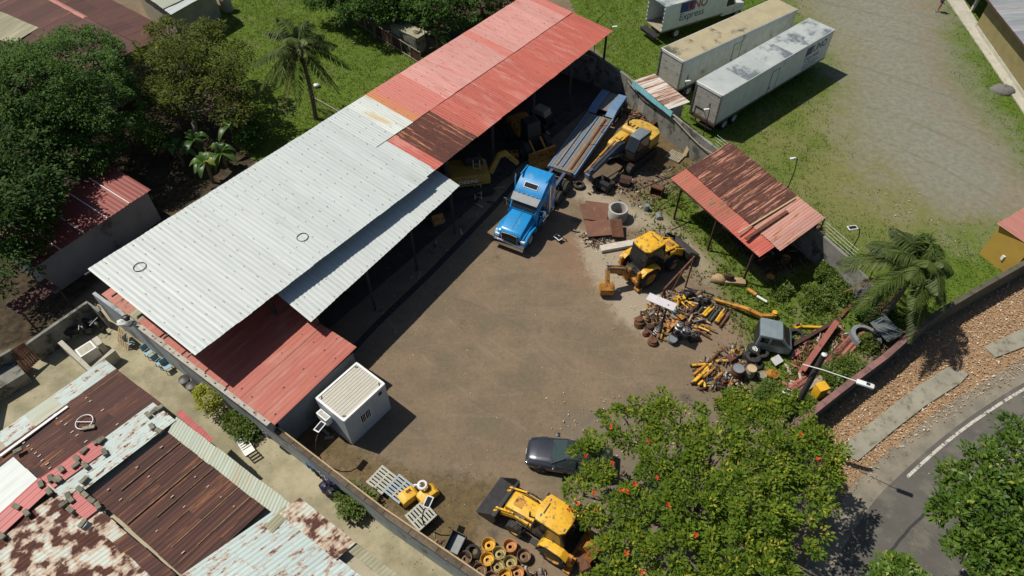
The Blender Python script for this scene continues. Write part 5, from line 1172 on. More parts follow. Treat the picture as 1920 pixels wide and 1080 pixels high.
def trailer(name, label, loc, rz, Ln, W, side, rf, sign=False, z0=1.1, z1=3.9):
    t = thing('box_trailer', label, 'trailer', loc, rz); box_body(t, Ln, W, z0, z1, side, rf, 14)
    # rear roll door in slats within its frame
    for i in range(9):
        h_ = (z1 - z0 - .35) / 9; q = MB(); q.box((-.012, 0, z0 + .12 + h_ * (i + .5)), (.03, W - .26, h_ - .02)); q.build('door_slat', doorm, t)
    for s in (-1, 1):
        q = MB(); q.box((-.03, s * (W / 2 - .06), (z0 + z1) / 2), (.09, .12, z1 - z0)); q.build('door_post', K['steel'], t)
    q = MB(); q.box((-.03, 0, z1 - .09), (.09, W, .2)); q.build('door_header', K['white'], t)
    q = MB(); q.box((-.05, 0, z0 - .06), (.12, W, .22)); q.build('rear_sill', K['rustdark'], t)
    q = MB(); q.box((-.05, 0, .55), (.1, W - .4, .1)); q.bar((-.02, -.6, .55), (.0, -.6, 1.0), .08, .08); q.bar((-.02, .6, .55), (0, .6, 1.0), .08, .08); q.build('under_bumper', K['dark'], t)
    q = MB(); q.box((Ln / 2, 0, z0 - .12), (Ln - .6, .9, .2)); q.build('chassis', K['dark'], t)
    for x in (1.5, 2.8):
        for s in (-1, 1): wheel(t, x, s * (W / 2 - .2), .5, .5, .3, rimw, out=s); wheel(t, x, s * (W / 2 - .52), .5, .5, .3, rimw, out=s)
    for s in (-1, 1):
        q = MB(); q.bar((Ln - 2.8, s * .7, 0), (Ln - 2.8, s * .7, z0), .12, .12); q.box((Ln - 2.8, s * .7, .03), (.3, .3, .06)); q.build('landing_leg', K['dark'], t)
    # side door
    xd = Ln * .47; q = MB(); q.box((xd, -W / 2 - .016, z0 + 1.1), (.95, .02, 2.0)); d = q.build('side_door', side, t)
    for (dx, dz, sx, sz) in ((-.5, 1.1, .035, 2.1), (.5, 1.1, .035, 2.1), (0, 2.13, 1.03, .035)):
        q = MB(); q.box((xd + dx, -W / 2 - .02, z0 + dz), (sx, .035, sz)); q.build('door_trim', K['dark'], d)
    q = MB(); q.box((xd - .36, -W / 2 - .04, z0 + .55), (.06, .05, .22)); q.build('door_latch', K['dark'], d)
    if sign:
        x0 = Ln - 3.9; q = MB(); q.box((x0 + .5, -W / 2 - .018, z0 + 2.02), (.95, .008, .78)); q.build('sign_panel', navy, t)
        text(t, 'UNO', .95, side_T(x0 + 1.05, z0 + 1.68, W), navy, sx=.95, off=.012); text(t, 'Express', .72, side_T(x0 + .05, z0 + 1.08, W), ink, sx=1.02)
        for k, (lw, z) in enumerate(((2.2, .82), (2.5, .58), (2.3, .34))):
            for j in range(9):
                q = MB(); w_ = lw / 9 * rnd.uniform(.55, .85); q.box((x0 + .1 + lw / 9 * (j + .5), -W / 2 - .018, z0 + z), (w_, .008, .09)); q.build('small_lettering', ink, t)
    return t
def place_trailer(rr, fr, z): 
    a, b_ = P(*rr, z), P(*fr, z); h_ = math.atan2((b_ - a).y, (b_ - a).x); d = Vector((math.cos(h_), math.sin(h_), 0)); lf = Vector((-d.y, d.x, 0))
    o = a + lf * 1.3; o.z = 0; return o, h_, (b_ - a).length
o_, h_, l_ = place_trailer((1356, 179), (1566, 55), 3.9)
trailer('t2', 'white box trailer with clean shiny roof and blue sign, nearest to the yard', o_, h_, l_, 2.6, sidem, roofs, True)
o_, h_, l_ = place_trailer((1283, 115), (1496, 17), 3.9)
trailer('t1', 'grubby white box trailer with brown mildewed roof between the other lorries', o_, h_, l_, 2.6, sidem2, rooff)
def box_truck():
    a, b_ = P(1240, 62, 1.1), P(1356, 26, 1.1); h_ = math.atan2((b_ - a).y, (b_ - a).x); d = Vector((math.cos(h_), math.sin(h_), 0)); lf = Vector((-d.y, d.x, 0)); W = 2.5
    o = a + lf * W / 2; o.z = 0; Ln = 7.4; z0, z1 = 1.1, 3.6
    t = thing('box_truck', 'white box truck with open rear door and blue lettering, top of the lot', 'truck', o, h_)
    # hollow box: sides, roof, floor, front
    for s in (-1, 1):
        q = MB(); q.box((Ln / 2, s * (W / 2 - .03), (z0 + z1) / 2), (Ln, .06, z1 - z0)); q.build('box_side', sidem, t)
        q = MB(); q.box((Ln / 2, s * (W / 2 + .01), z0 + .05), (Ln, .03, .14)); q.build('rail', K['steel'], t)
    q = MB(); q.box((Ln / 2, 0, z1 + .02), (Ln, W + .02, .05)); q.build('box_roof', roofs, t)
    q = MB(); q.box((Ln / 2, 0, z0 + .03), (Ln, W - .14, .06)); q.build('box_floor', K['wood'], t)
    q = MB(); q.box((Ln - .03, 0, (z0 + z1) / 2), (.06, W - .14, z1 - z0 - .1)); q.build('box_front', sidem, t)
    for i in range(12):
        for s in (-1, 1):
            q = MB(); q.box((-.015, s * (W / 2 - .06), z0 + .1 + i * .2), (.03, .12, .1)); q.build('marker_strip', K['white'] if i % 2 else K['steel'], t)
    q = MB(); q.box((-.35, 0, .75), (.7, W - .2, .06)); q.box((-.6, 0, .55), (.08, W - .3, .12)); q.build('tail_lift', K['dark'], t)
    for s in (-.9, .9):
        q = MB(); q.bar((.1, s, .85), (-.6, s, .55), .06, .06); q.build('lift_arm', K['rustdark'], t)
    q = MB(); q.box((4.8, 0, .85), (9.4, .9, .22)); q.build('chassis', K['dark'], t)
    q = MB(); q.prism([(Ln + .15, .7), (Ln + .15, 2.3), (Ln + .5, 2.55), (Ln + 1.3, 2.55), (Ln + 1.75, 1.75), (Ln + 2.9, 1.5), (Ln + 3.0, .7)], -1.05, 1.05, bev=.1); q.build('cab', K['white'], t, smooth=35)
    for s in (-1, 1):
        q = MB(); q.prism([(Ln + .5, 1.65), (Ln + .5, 2.35), (Ln + 1.2, 2.35), (Ln + 1.6, 1.65)], s * 1.045, s * 1.058); q.build('side_window', GL, t)
        q = MB(); q.box((Ln + 2.2, s * 1.02, 1.05), (1.2, .3, .5), bev=.1); q.build('front_fender', K['white'], t, smooth=35)
        wheel(t, 2.0, s * 1.0, .5, .5, .28, rimw, out=s); wheel(t, 2.0, s * .7, .5, .5, .28, rimw, out=s); wheel(t, Ln + 2.15, s * 1.02, .5, .5, .28, rimw, out=s)
    q = MB(); q.add([(Ln + 1.79, -.85, 1.8), (Ln + 1.79, .85, 1.8), (Ln + 1.38, .85, 2.5), (Ln + 1.38, -.85, 2.5)], [(0, 1, 2, 3)]); q.build('windshield', GL, t)
    x0 = 1.9; q = MB(); q.box((x0 + .75, -W / 2 - .012, z0 + 1.95), (1.6, .01, .95)); q.build('sign_panel', navy, t)
    text(t, 'UNO', 1.15, side_T(x0 + .78, z0 + 1.55, W), signred, sx=.9, off=.015, ext=.008); text(t, 'Express', .98, side_T(x0 - .05, z0 + .72, W), ink, sx=.98)
    return t
box_truck()

# ---------------- white portable cabin
def cabin():
    c4 = [P(590, 748, 2.6), P(646, 788, 2.6), P(722, 718, 2.6), P(668, 681, 2.6)]; ct = sum(c4, Vector()) / 4; d = (c4[2] - c4[1]); h_ = math.atan2(d.y, d.x); Ln, W, H = 3.0, 2.25, 2.6
    t = thing('portable_cabin', 'white portable cabin with ribbed flat roof and small barred window', 'cabin', (ct.x, ct.y, 0), h_)
    cw = mat('cabin_white', (.50, .55, .57), (.46, .51, .53), 1.5, .45, dirt=(.34, .36, .36), damt=.2, var=0)
    fr = mat('cabin_frame_white', (.78, .79, .79), (.72, .73, .73), 2, .4, dirt=(.45, .42, .36), damt=.2, var=0)
    q = MB(); q.box((0, 0, H / 2), (Ln - .06, W - .06, H - .1)); q.build('core', cw, t)
    for s in (-1, 1):
        for i in range(3):
            q = MB(); q.box((-Ln / 2 + .1 + (Ln - .2) / 3 * (i + .5), s * (W / 2 - .02), H / 2), ((Ln - .2) / 3 - .015, .03, H - .3)); q.build('wall_panel', cw, t)
        for i in range(2):
            q = MB(); q.box((s * (Ln / 2 - .02), -W / 2 + .1 + (W - .2) / 2 * (i + .5), H / 2), (.03, (W - .2) / 2 - .015, H - .3)); q.build('wall_panel', cw, t)
        for z in (.08, H - .07):
            q = MB(); q.box((0, s * (W / 2 - .04), z), (Ln, .12, .16)); q.build('frame_beam', fr if z > 1 else cw, t)
            q = MB(); q.box((s * (Ln / 2 - .04), 0, z), (.12, W - .14, .155)); q.build('frame_beam', fr if z > 1 else cw, t)
        for s2 in (-1, 1):
            q = MB(); q.box((s * (Ln / 2 - .055), s2 * (W / 2 - .055), H / 2), (.115, .115, H - .34)); q.build('corner_post', cw, t)
    slm = mat('cabin_roof_beige', (.50, .47, .38), (.44, .42, .34), 3, .55, dirt=(.30, .27, .20), damt=.3, var=.04)
    n = 11; w_ = (W - .2) / n
    q = MB(); q.box((0, 0, H - .1), (Ln - .2, W - .2, .04)); q.build('roof_tray', K['dark'], t)
    for i in range(n):
        q = MB(); q.box((0, -W / 2 + .1 + w_ * (i + .5), H - .055), (Ln - .22, w_ - .045, .05)); q.build('roof_slat', slm, t)
    for (x, y) in ((-1, -1), (-1, 1), (1, -1), (1, 1)):
        q = MB(); q.tube([(x * (Ln / 2 - .15), y * (W / 2 - .3), H + .01), (x * (Ln / 2 - .3), y * (W / 2 - .15), H + .03)], .02, 5); q.build('lifting_eye', K['black'], t)
    # window on the yard side (local -Y)
    y = -W / 2 - .006; q = MB(); q.box((-.2, y, 1.45), (.74, .05, .82)); wn = q.build('window', fr, t)
    for k in (-1, 1):
        q = MB(); q.box((-.2 + k * .175, y - .016, 1.45), (.29, .03, .7)); q.build('pane', GL, wn)
        for j in range(2):
            q = MB(); q.box((-.2 + k * .175 - .05 + .1 * j, y - .04, 1.45), (.022, .02, .72)); q.build('window_bar', K['white'], wn)
    q = MB(); q.box((1.05, y, 2.15), (.22, .05, .22)); q.build('vent', K['dark'], t)
    # air conditioner on the short side (local -X)
    ac = MB(); ac.box((-Ln / 2 - .24, .42, 1.65), (.36, .82, .58), bev=.03); a_ = ac.build('air_conditioner', fr, t)
    q = MB(); q.box((-Ln / 2 - .24, .42, 1.945), (.24, .66, .012)); q.build('air_conditioner_grille', K['steel'], a_)
    q = MB(); q.bar((-Ln / 2, .12, 1.34), (-Ln / 2 - .42, .12, 1.34), .05, .05); q.bar((-Ln / 2, .72, 1.34), (-Ln / 2 - .42, .72, 1.34), .05, .05); q.build('bracket', K['dark'], a_)
    return t
cabin()

# ---------------- stripped van shell
def van(loc, rz):
    t = thing('van_shell', 'stripped grey-blue van cab shell dumped among tyres', 'van shell', loc, rz)
    vb = mat('van_grey_blue', (.20, .25, .28), (.16, .20, .22), 2, .5, dirt=(.13, .125, .11), damt=.3, var=0)
    q = MB(); q.prism([(1.35, .35), (1.42, .95), (1.15, 1.15), (.55, 1.85), (-.95, 1.9), (-1.0, .35)], -.78, .78, bev=.12); q.build('shell', vb, t, smooth=35)
    q = MB(); q.add([(1.18, -.64, 1.19), (1.18, .64, 1.19), (.62, .58, 1.85), (.62, -.58, 1.85)], [(0, 1, 2, 3)]); q.build('windshield_opening', K['black'], t)
    for s in (-1, 1):
        q = MB(); q.prism([(.95, 1.15), (.48, 1.7), (-.1, 1.72), (-.1, 1.1)], s * .775, s * .79); q.build('door_opening', K['black'], t)
        q = MB(); q.prism([(-.25, 1.15), (-.25, 1.7), (-.8, 1.7), (-.8, 1.2)], s * .775, s * .79); q.build('side_window', GL, t)
        q = MB(); q.prism([(1.0, .38), (.98, 1.05), (-.14, 1.05), (-.14, .38)], s * .78, s * .80, bev=.006); q.build('door', vb, t)
        q = MB(); q.box((1.38, s * .55, .85), (.1, .3, .2), bev=.03); q.build('headlight_hole', K['black'], t)
    q = MB(); q.box((-1.01, 0, 1.1), (.02, 1.3, 1.3)); q.build('open_back', K['black'], t)
    q = MB(); q.box((1.40, 0, .55), (.14, 1.5, .25), bev=.04); q.build('bumper', K['black'], t)
    return t
vc = P(1438, 647); van((vc.x, vc.y, 0), R(-14)).scale = (.88, .92, .9)

# ---------------- machines parked in the shed's shade
def shed_machines():
    c = P(880, 352); t = thing('digger_in_shed', 'old yellow digger parked in the shed shade, lettered on its flank', 'digger', (c.x, c.y, 0), R(12))
    oy = mat('dull_digger_yellow', (.40, .22, .03), (.32, .17, .03), 2, .6, dirt=(.10, .06, .03), damt=.35)
    q = MB(); q.prism([(-1.6, 1.0), (-1.75, 1.7), (-1.4, 2.05), (1.2, 1.95), (1.5, 1.7), (1.5, 1.0)], -1.0, 1.0, bev=.08); q.build('engine_body', oy, t, smooth=35)
    for s in (-1, 1):
        pts = [((1.3 if math.cos(a) > 0 else -1.3) + .4 * math.cos(a), .45 + .42 * math.sin(a)) for a in [i * math.pi / 8 + .001 for i in range(16)]]
        q = MB(); q.prism(pts, s * .75, s * 1.25); q.build('track', K['rubber'], t)
    q = MB(); q.prism([(-.2, 1.9), (-.2, 2.7), (.9, 2.7), (1.2, 2.0)], .1, .95, bev=.04); q.build('cab', K['black'], t)
    q = MB(); q.prism([(1.4, 1.5), (2.2, 3.0), (2.8, 3.2), (3.8, 2.0), (3.6, 1.8), (2.7, 2.8), (2.4, 2.7), (1.8, 1.3)], -.35, -.05, bev=.02); q.build('boom', oy, t)
    text(t, 'DEERE', .42, Matrix.Translation((-.9, -1.012, 1.3)) @ Matrix.Rotation(R(90), 4, 'X'), K['white'], ext=.006, sx=1.2)
    q = MB(); q.box((-.3, -1.004, 1.22), (2.6, .012, .06)); q.build('stripe', K['black'], t)
    l = thing('ladder', 'wooden ladder leaning on the digger in the shed', 'ladder', P(905, 370))
    a_, b__ = P(897, 374, .05), P(893, 300, 2.5)
    for s in (-.24, .24):
        q = MB(); q.bar(a_ + Vector((s, 0, 0)), b__ + Vector((s, 0, 0)), .07, .05); q.build('ladder_rail', K['newwood'], l, world=True)
    for i in range(9):
        c_ = a_.lerp(b__, (i + .6) / 9.6); q = MB(); q.bar(c_ - Vector((.24, 0, 0)), c_ + Vector((.24, 0, 0)), .05, .035); q.build('rung', K['newwood'], l, world=True)
    c = P(985, 268); w_ = thing('wheel_loader', 'orange wheel loader parked in the dark of the shed', 'loader', (c.x, c.y, 0), R(-60))
    q = MB(); q.prism([(-1.8, .9), (-1.8, 1.7), (-1.2, 1.95), (.2, 1.9), (.2, .9)], -.8, .8, bev=.08); q.build('engine_body', K['orange'], w_, smooth=35)
    q = MB(); q.prism([(.2, .9), (.2, 2.7), (1.2, 2.7), (1.4, 1.6), (1.4, .9)], -.6, .6, bev=.05); q.build('cab', K['black'], w_)
    for x in (-1.1, 1.5):
        for s in (-1, 1): wheel(w_, x, s * .95, .7, .7, .5, rimd, out=s)
    q = MB(); q.prism([(2.6, 1.0), (2.5, .5), (2.7, .1), (3.5, .05), (3.5, .0), (2.65, .02), (2.4, .5), (2.5, 1.05)], -1.2, 1.2); q.build('front_bucket', K['orange'], w_)
    for s in (-.5, .5):
        q = MB(); q.bar((1.2, s, 1.4), (2.6, s, .5), .14, .2); q.build('loader_arm', K['orange'], w_)
    bx = thing('wooden_crate', 'tilted open wooden crate in the shed by the canopy edge', 'crate', P(822, 420), R(25))
    T = TR((0, 0, .42), rx=R(30))
    for (c_, d_) in (((0, 0, .3), (.8, .6, .03)), ((-.4, 0, 0), (.03, .6, .6)), ((.4, 0, 0), (.03, .6, .6)), ((0, .3, 0), (.8, .03, .6)), ((0, -.3, 0), (.8, .03, .6))):
        q = MB(T); q.box(c_, d_); q.build('crate_board', K['newwood'] if d_[2] > .1 else K['orange'], bx)
    q = P(960, 292); k = thing('concrete_block', 'orange hollow block on the shed floor behind the blue truck', 'block', q, R(10)); b = MB(); b.box((0, 0, .18), (1.0, .5, .36), bev=.02); b.build('block_body', K['orange'], k)
    for s in (-.22, .22):
        b = MB(); b.box((s, 0, .362), (.26, .26, .006)); b.build('block_hole', K['black'], k)
    g = thing('service_machine', 'olive topped machine in shade near the far end of the shed', 'machine', P(1015, 235), R(-40))
    b = MB(); b.box((0, 0, .8), (1.8, 1.1, .9), bev=.08); b.build('machine_body', K['dark'], g); b = MB(); b.prism([(-.7, 1.2), (-.6, 1.7), (.5, 1.7), (.7, 1.2)], -.45, .45, bev=.06); b.build('machine_hood', S['olive'], g)
    for s in (-1, 1): wheel(g, .6, s * .6, .4, .4, .3, rimd, out=s); wheel(g, -.6, s * .6, .4, .4, .3, rimd, out=s)
shed_machines()
# ================================================================ trees, palms, shrubs
def leaf_cloud(blobs, nsub, subr, nleaf, ll, lw, seed, tipy=0.0, up=.35, zlo=-.45, squash=.8, droop=.3, shell=(.72, 1.0)):
    "leaf-sized faces on many small clumps spread over the crown's lobes; returns verts, faces, tint"
    g = np.random.default_rng(seed); B = np.array(blobs, float); wgt = (B[:, 3] * B[:, 4]); wgt /= wgt.sum()
    k = g.choice(len(B), nsub, p=wgt); d = g.normal(size=(nsub, 3)); d[:, 2] = np.abs(d[:, 2]) * np.where(g.uniform(size=nsub) < .78, 1, -.6)
    d /= np.linalg.norm(d, axis=1)[:, None]; d[:, 2] = np.maximum(d[:, 2], zlo); f = g.uniform(shell[0], shell[1], nsub)
    C = B[k, :3] + d * B[k, 3:6] * f[:, None]; sr = subr * g.uniform(.55, 1.35, nsub); st = g.uniform(.0, 1, nsub)
    n = nsub * nleaf; kk = np.repeat(np.arange(nsub), nleaf); e = g.normal(size=(n, 3)); e[:, 2] = e[:, 2] * .8 + .35; e /= np.linalg.norm(e, axis=1)[:, None]
    base = C[kk] + e * (sr[kk] * g.uniform(.35, 1.0, n))[:, None] * np.array([1, 1, squash])
    out = e * .8 + d[kk] * .35 + g.normal(size=(n, 3)) * .45; out[:, 2] = out[:, 2] * .55 + up - droop; out /= np.linalg.norm(out, axis=1)[:, None]
    side = np.cross(out, np.array([0, 0, 1.0]) + g.normal(size=(n, 3)) * .35); side /= np.linalg.norm(side, axis=1)[:, None] + 1e-9
    s_ = g.uniform(.65, 1.3, n)[:, None]; L_ = out * ll * s_; W_ = side * lw * .5 * s_
    mid = base + L_ * .45; tip = base + L_ - np.array([0, 0, 1.0]) * ll * .18 * s_
    vs = np.stack([base, mid - W_, tip, mid + W_], 1).reshape(-1, 3); fs = np.arange(4 * n).reshape(-1, 4)
    tn = np.clip((.55 - .2 * tipy) * st[kk] + (.45 - .1 * tipy) * g.uniform(0, 1, n) + tipy * .55 * np.clip(e[:, 2], 0, 1) ** 2, 0, 1); return vs, fs, np.repeat(tn, 4), C
bark = mat('grey_bark', (.17, .14, .11), (.11, .09, .07), 3, .95, bmp=.4); barkl = mat('pale_bark', (.30, .27, .23), (.22, .20, .17), 3, .95, bmp=.4)
def tree(name, label, base, blobs, nsub, subr, nleaf, ll, lw, material, seed, trunk_r=.28, bk=None, cat='tree', group=None, fork=.45, limbs=True, **kw):
    base = Vector(base); t = thing(name, label, cat, (base.x, base.y, 0), group=group); bk = bk or bark
    g = random.Random(seed); B = [Vector(b[:3]) for b in blobs]; top = sum(B, Vector()) / len(B); hz = top.z * fork
    fk = base.lerp(Vector((top.x, top.y, 0)), .35); fk.z = hz
    q = MB(); q.tube([base - Vector((0, 0, .1)), base.lerp(fk, .5) + Vector((g.uniform(-.15, .15), g.uniform(-.15, .15), 0)), fk], [trunk_r * 1.25, trunk_r, trunk_r * .85], 9); q.build('trunk', bk, t, smooth=60, world=True)
    if limbs:
        for b in B:
            m_ = fk.lerp(b, .5) + Vector((g.uniform(-.3, .3), g.uniform(-.3, .3), .25)); q = MB(); r_ = trunk_r * .45
            q.tube([fk - Vector((0, 0, .1)), m_, b], [r_, r_ * .7, r_ * .35], 6)
            for k in range(4):
                e = b + Vector((g.uniform(-1, 1), g.uniform(-1, 1), g.uniform(-.1, .7))) * (blobs[B.index(b)][3] * .85); s_ = m_.lerp(b, g.uniform(.2, 1)); q.tube([s_, s_.lerp(e, .5) + Vector((0, 0, .12)), e], [r_ * .4, r_ * .28, r_ * .1], 5)
            q.build('limb', bk, t, smooth=60, world=True)
    vs, fs, tn, C = leaf_cloud(blobs, nsub, subr, nleaf, ll, lw, seed, **kw)
    vs = vs - np.array([base.x, base.y, 0]); vs[:, 2] = np.maximum(vs[:, 2], .05)
    raw('crown', vs, fs, material, tn, parent=t); return t, C
def bl(u, v, z, r, fz=.75): p = P(u, v, z); return (p.x, p.y, p.z, r, r, r * fz)
LM = dict(
 mango=leaf_mat('dark_tree_leaf', (.018, .058, .011), (.074, .155, .028), (.11, .19, .035), .65, .18, .15),
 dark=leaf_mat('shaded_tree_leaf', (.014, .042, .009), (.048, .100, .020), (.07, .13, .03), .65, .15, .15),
 olive=leaf_mat('olive_tree_leaf', (.05, .070, .014), (.125, .150, .028), (.34, .34, .03), .65, .3, .15),
 flame=leaf_mat('flowering_tree_leaf', (.046, .108, .011), (.190, .265, .028), (.44, .40, .05), .6, .36, .15),
 gloss=leaf_mat('glossy_leaf', (.026, .075, .010), (.12, .20, .026), (.32, .36, .07), .42, .25, .3),
 palm=leaf_mat('palm_leaf', (.030, .055, .012), (.095, .135, .028), (.22, .20, .07), .55, .2, .25),
 banana=leaf_mat('banana_leaf', (.04, .10, .02), (.10, .19, .04), (.25, .27, .06), .4, .35, .4),
 lime=leaf_mat('lime_leaf', (.19, .22, .015), (.34, .35, .025), (.42, .40, .06), .5, .3),
 weed=leaf_mat('weed_leaf', (.04, .085, .012), (.115, .17, .026), (.20, .20, .05), .5, .3),
)
# --- dense dark tree, left
mb_ = [bl(115, 175, 6.2, 4.6), bl(60, 200, 5.6, 4.0), bl(175, 215, 5.2, 3.4), bl(150, 120, 5.6, 3.2), bl(70, 270, 4.4, 3.2), bl(20, 150, 5.2, 3.2), bl(165, 285, 3.6, 2.4)]
tree('dense_tree', 'big dense dark green tree in front of the maroon house', P(125, 330), mb_, 760, .62, 95, .22, .09, LM['mango'], 51, .38, shell=(.9, 1.0), tipy=.9, droop=.42)
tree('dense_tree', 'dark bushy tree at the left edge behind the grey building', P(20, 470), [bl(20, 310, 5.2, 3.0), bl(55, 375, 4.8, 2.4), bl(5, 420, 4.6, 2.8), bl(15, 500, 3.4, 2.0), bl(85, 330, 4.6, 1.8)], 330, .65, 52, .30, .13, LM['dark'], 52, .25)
sp, C_ = tree('sparse_tree', 'sparse olive-leaved tree with pale bare branches right of the dense tree', P(365, 265), [bl(350, 120, 5.0, 2.6), bl(290, 110, 4.6, 1.9), bl(420, 150, 4.4, 2.2), bl(330, 190, 3.6, 2.2), bl(390, 70, 4.6, 1.8), bl(440, 210, 3.0, 1.6), bl(280, 170, 3.4, 1.6), bl(310, 60, 4.4, 1.5), bl(450, 110, 4.0, 1.5)], 560, .5, 34, .28, .11, LM['olive'], 53, .22, barkl, shell=(.5, 1.05))
for i, (u, v, z, r) in enumerate(((245, 240, 2.2, 1.4), (300, 260, 1.8, 1.3), (465, 250, 1.2, 1.1))):
    tree('understory_shrub', ('shrub growing under the sparse tree, nearest the dense tree', 'shrub under the sparse tree, the middle one of three', 'shrub at the lawn corner below the sparse tree')[i], P(u, v + 30), [bl(u, v, z, r)], 40, .4, 40, .25, .1, LM['mango'], 60 + i, .08, cat='shrub', group='shrubs under the trees')
# --- trees beyond the lawn fence
for i, (u, v, z, r) in enumerate(((640, -10, 3.0, 2.0), (700, 10, 3.2, 2.2), (820, 10, 3.6, 2.8), (770, -30, 4.0, 2.6), (900, -20, 4.2, 2.6), (690, -60, 4, 2.5))):
    lab = ('leafy tree at the left end behind the lawn fence', 'tree with leaning foliage behind the fence posts', 'tall shady tree close behind the red roof edge', 'tree shading the small hut behind the fence', 'rightmost shady tree against the red roof', 'farthest tree at the top edge behind the fence')[i]
    tree('shade_tree', lab, P(u + 5, v + 60), [bl(u, v, z, r), bl(u + 40, v + 15, z - .6, r * .7), bl(u - 40, v + 10, z - .8, r * .65)], 150, .6, 46, .3, .13, LM['mango'], 70 + i, .2, group='trees behind the lawn fence')
# --- orange-flowered tree, lower right
fl = [(1180, 800, 4.2, 1.5), (1262, 785, 4.6, 1.5), (1100, 845, 3.4, 1.05), (1130, 885, 3.5, .8), (1092, 930, 3.4, .85), (1110, 975, 3.0, .75), (1245, 875, 4.8, 1.4), (1335, 850, 5.0, 1.7), (1430, 860, 5.0, 1.9), (1520, 860, 4.6, 1.7), (1490, 790, 4.2, 1.5), (1405, 790, 4.0, 1.2), (1300, 950, 5.2, 1.9), (1400, 960, 5.4, 2.1), (1490, 950, 4.8, 1.7), (1190, 955, 4.4, 1.1), (1180, 1045, 4.4, 1.5), (1280, 1050, 5.0, 1.9), (1400, 1060, 5.2, 2.1), (1470, 1045, 4.6, 1.5), (1300, 1140, 4.5, 2), (1420, 1150, 4.5, 2), (1160, 1110, 4.2, 1.5)]
fl = [(a, b, c, d * .93) for a, b, c, d in fl]; fbl = [bl(*f, fz=.62) for f in fl]; fb = sum((Vector(b[:3]) for b in fbl), Vector()) / len(fbl)
ft, fC = tree('flowering_tree', 'wide spreading green tree with orange-red blossoms overhanging the car', (fb.x, fb.y, 0), fbl, 690, .40, 60, .22, .10, LM['flame'], 81, .30, fork=.35, shell=(.55, 1.1), droop=.1, tipy=1.0)
blos = mat('orange_blossom', (.62, .085, .015), (.50, .05, .012), 6, .5)
for i, (u, v) in enumerate(((1217, 828), (1145, 801), (1099, 855), (1148, 870), (1231, 896), (1165, 920), (1176, 922), (1114, 926), (1082, 945), (1093, 960), (1117, 961), (1067, 957), (1252, 947), (1305, 1005), (1175, 1038), (1205, 1033), (1203, 1073), (1190, 908), (1502, 815), (1534, 862))):
    bi = min(range(len(fl)), key=lambda k: (fl[k][0] - u) ** 2 + (fl[k][1] - v) ** 2); z = fl[bi][2] + fl[bi][3] * .62; c = P(u, v, z); g = random.Random(i); q = MB()
    for k in range(9):
        a = g.uniform(0, 6.28); e = g.uniform(.1, 1.2); L_ = g.uniform(.10, .19); dr = Vector((math.cos(a) * math.cos(e), math.sin(a) * math.cos(e), math.sin(e))); s_ = dr.cross(Vector((0, 0, 1))).normalized() * .05
        q.add([c, c + dr * L_ * .6 - s_, c + dr * L_, c + dr * L_ * .6 + s_], [(0, 1, 2, 3)])
    q.build('blossom', blos, ft, world=True)
# --- glossy tree in the corner
ct_ = [bl(1850, 905, 6.0, 1.55), bl(1930, 850, 6.0, 1.6), bl(1800, 975, 6.0, 1.05), bl(1900, 985, 6.4, 1.9), bl(1960, 1050, 6.2, 2.0), bl(1840, 1060, 5.8, 1.5), bl(1990, 940, 6.2, 2.0), bl(1790, 905, 5.4, .7), bl(1840, 845, 5.4, .6), bl(1900, 1130, 5.6, 1.8)]
cb = sum((Vector(b[:3]) for b in ct_), Vector()) / len(ct_)
tree('corner_tree', 'glossy-leaved tree overhanging the road, lower right corner', (cb.x + 1.5, cb.y, 0), ct_, 330, .42, 54, .26, .13, LM['gloss'], 83, .25, shell=(.65, 1.08), droop=.08, tipy=.8)
tree('corner_tree', 'crown tip of a glossy tree at the bottom edge over the road', P(1690, 1230), [bl(1690, 1088, 5.0, .9), bl(1660, 1110, 4.8, .9), bl(1720, 1120, 4.8, .9)], 70, .38, 52, .26, .13, LM['gloss'], 84, .14, tipy=.8)
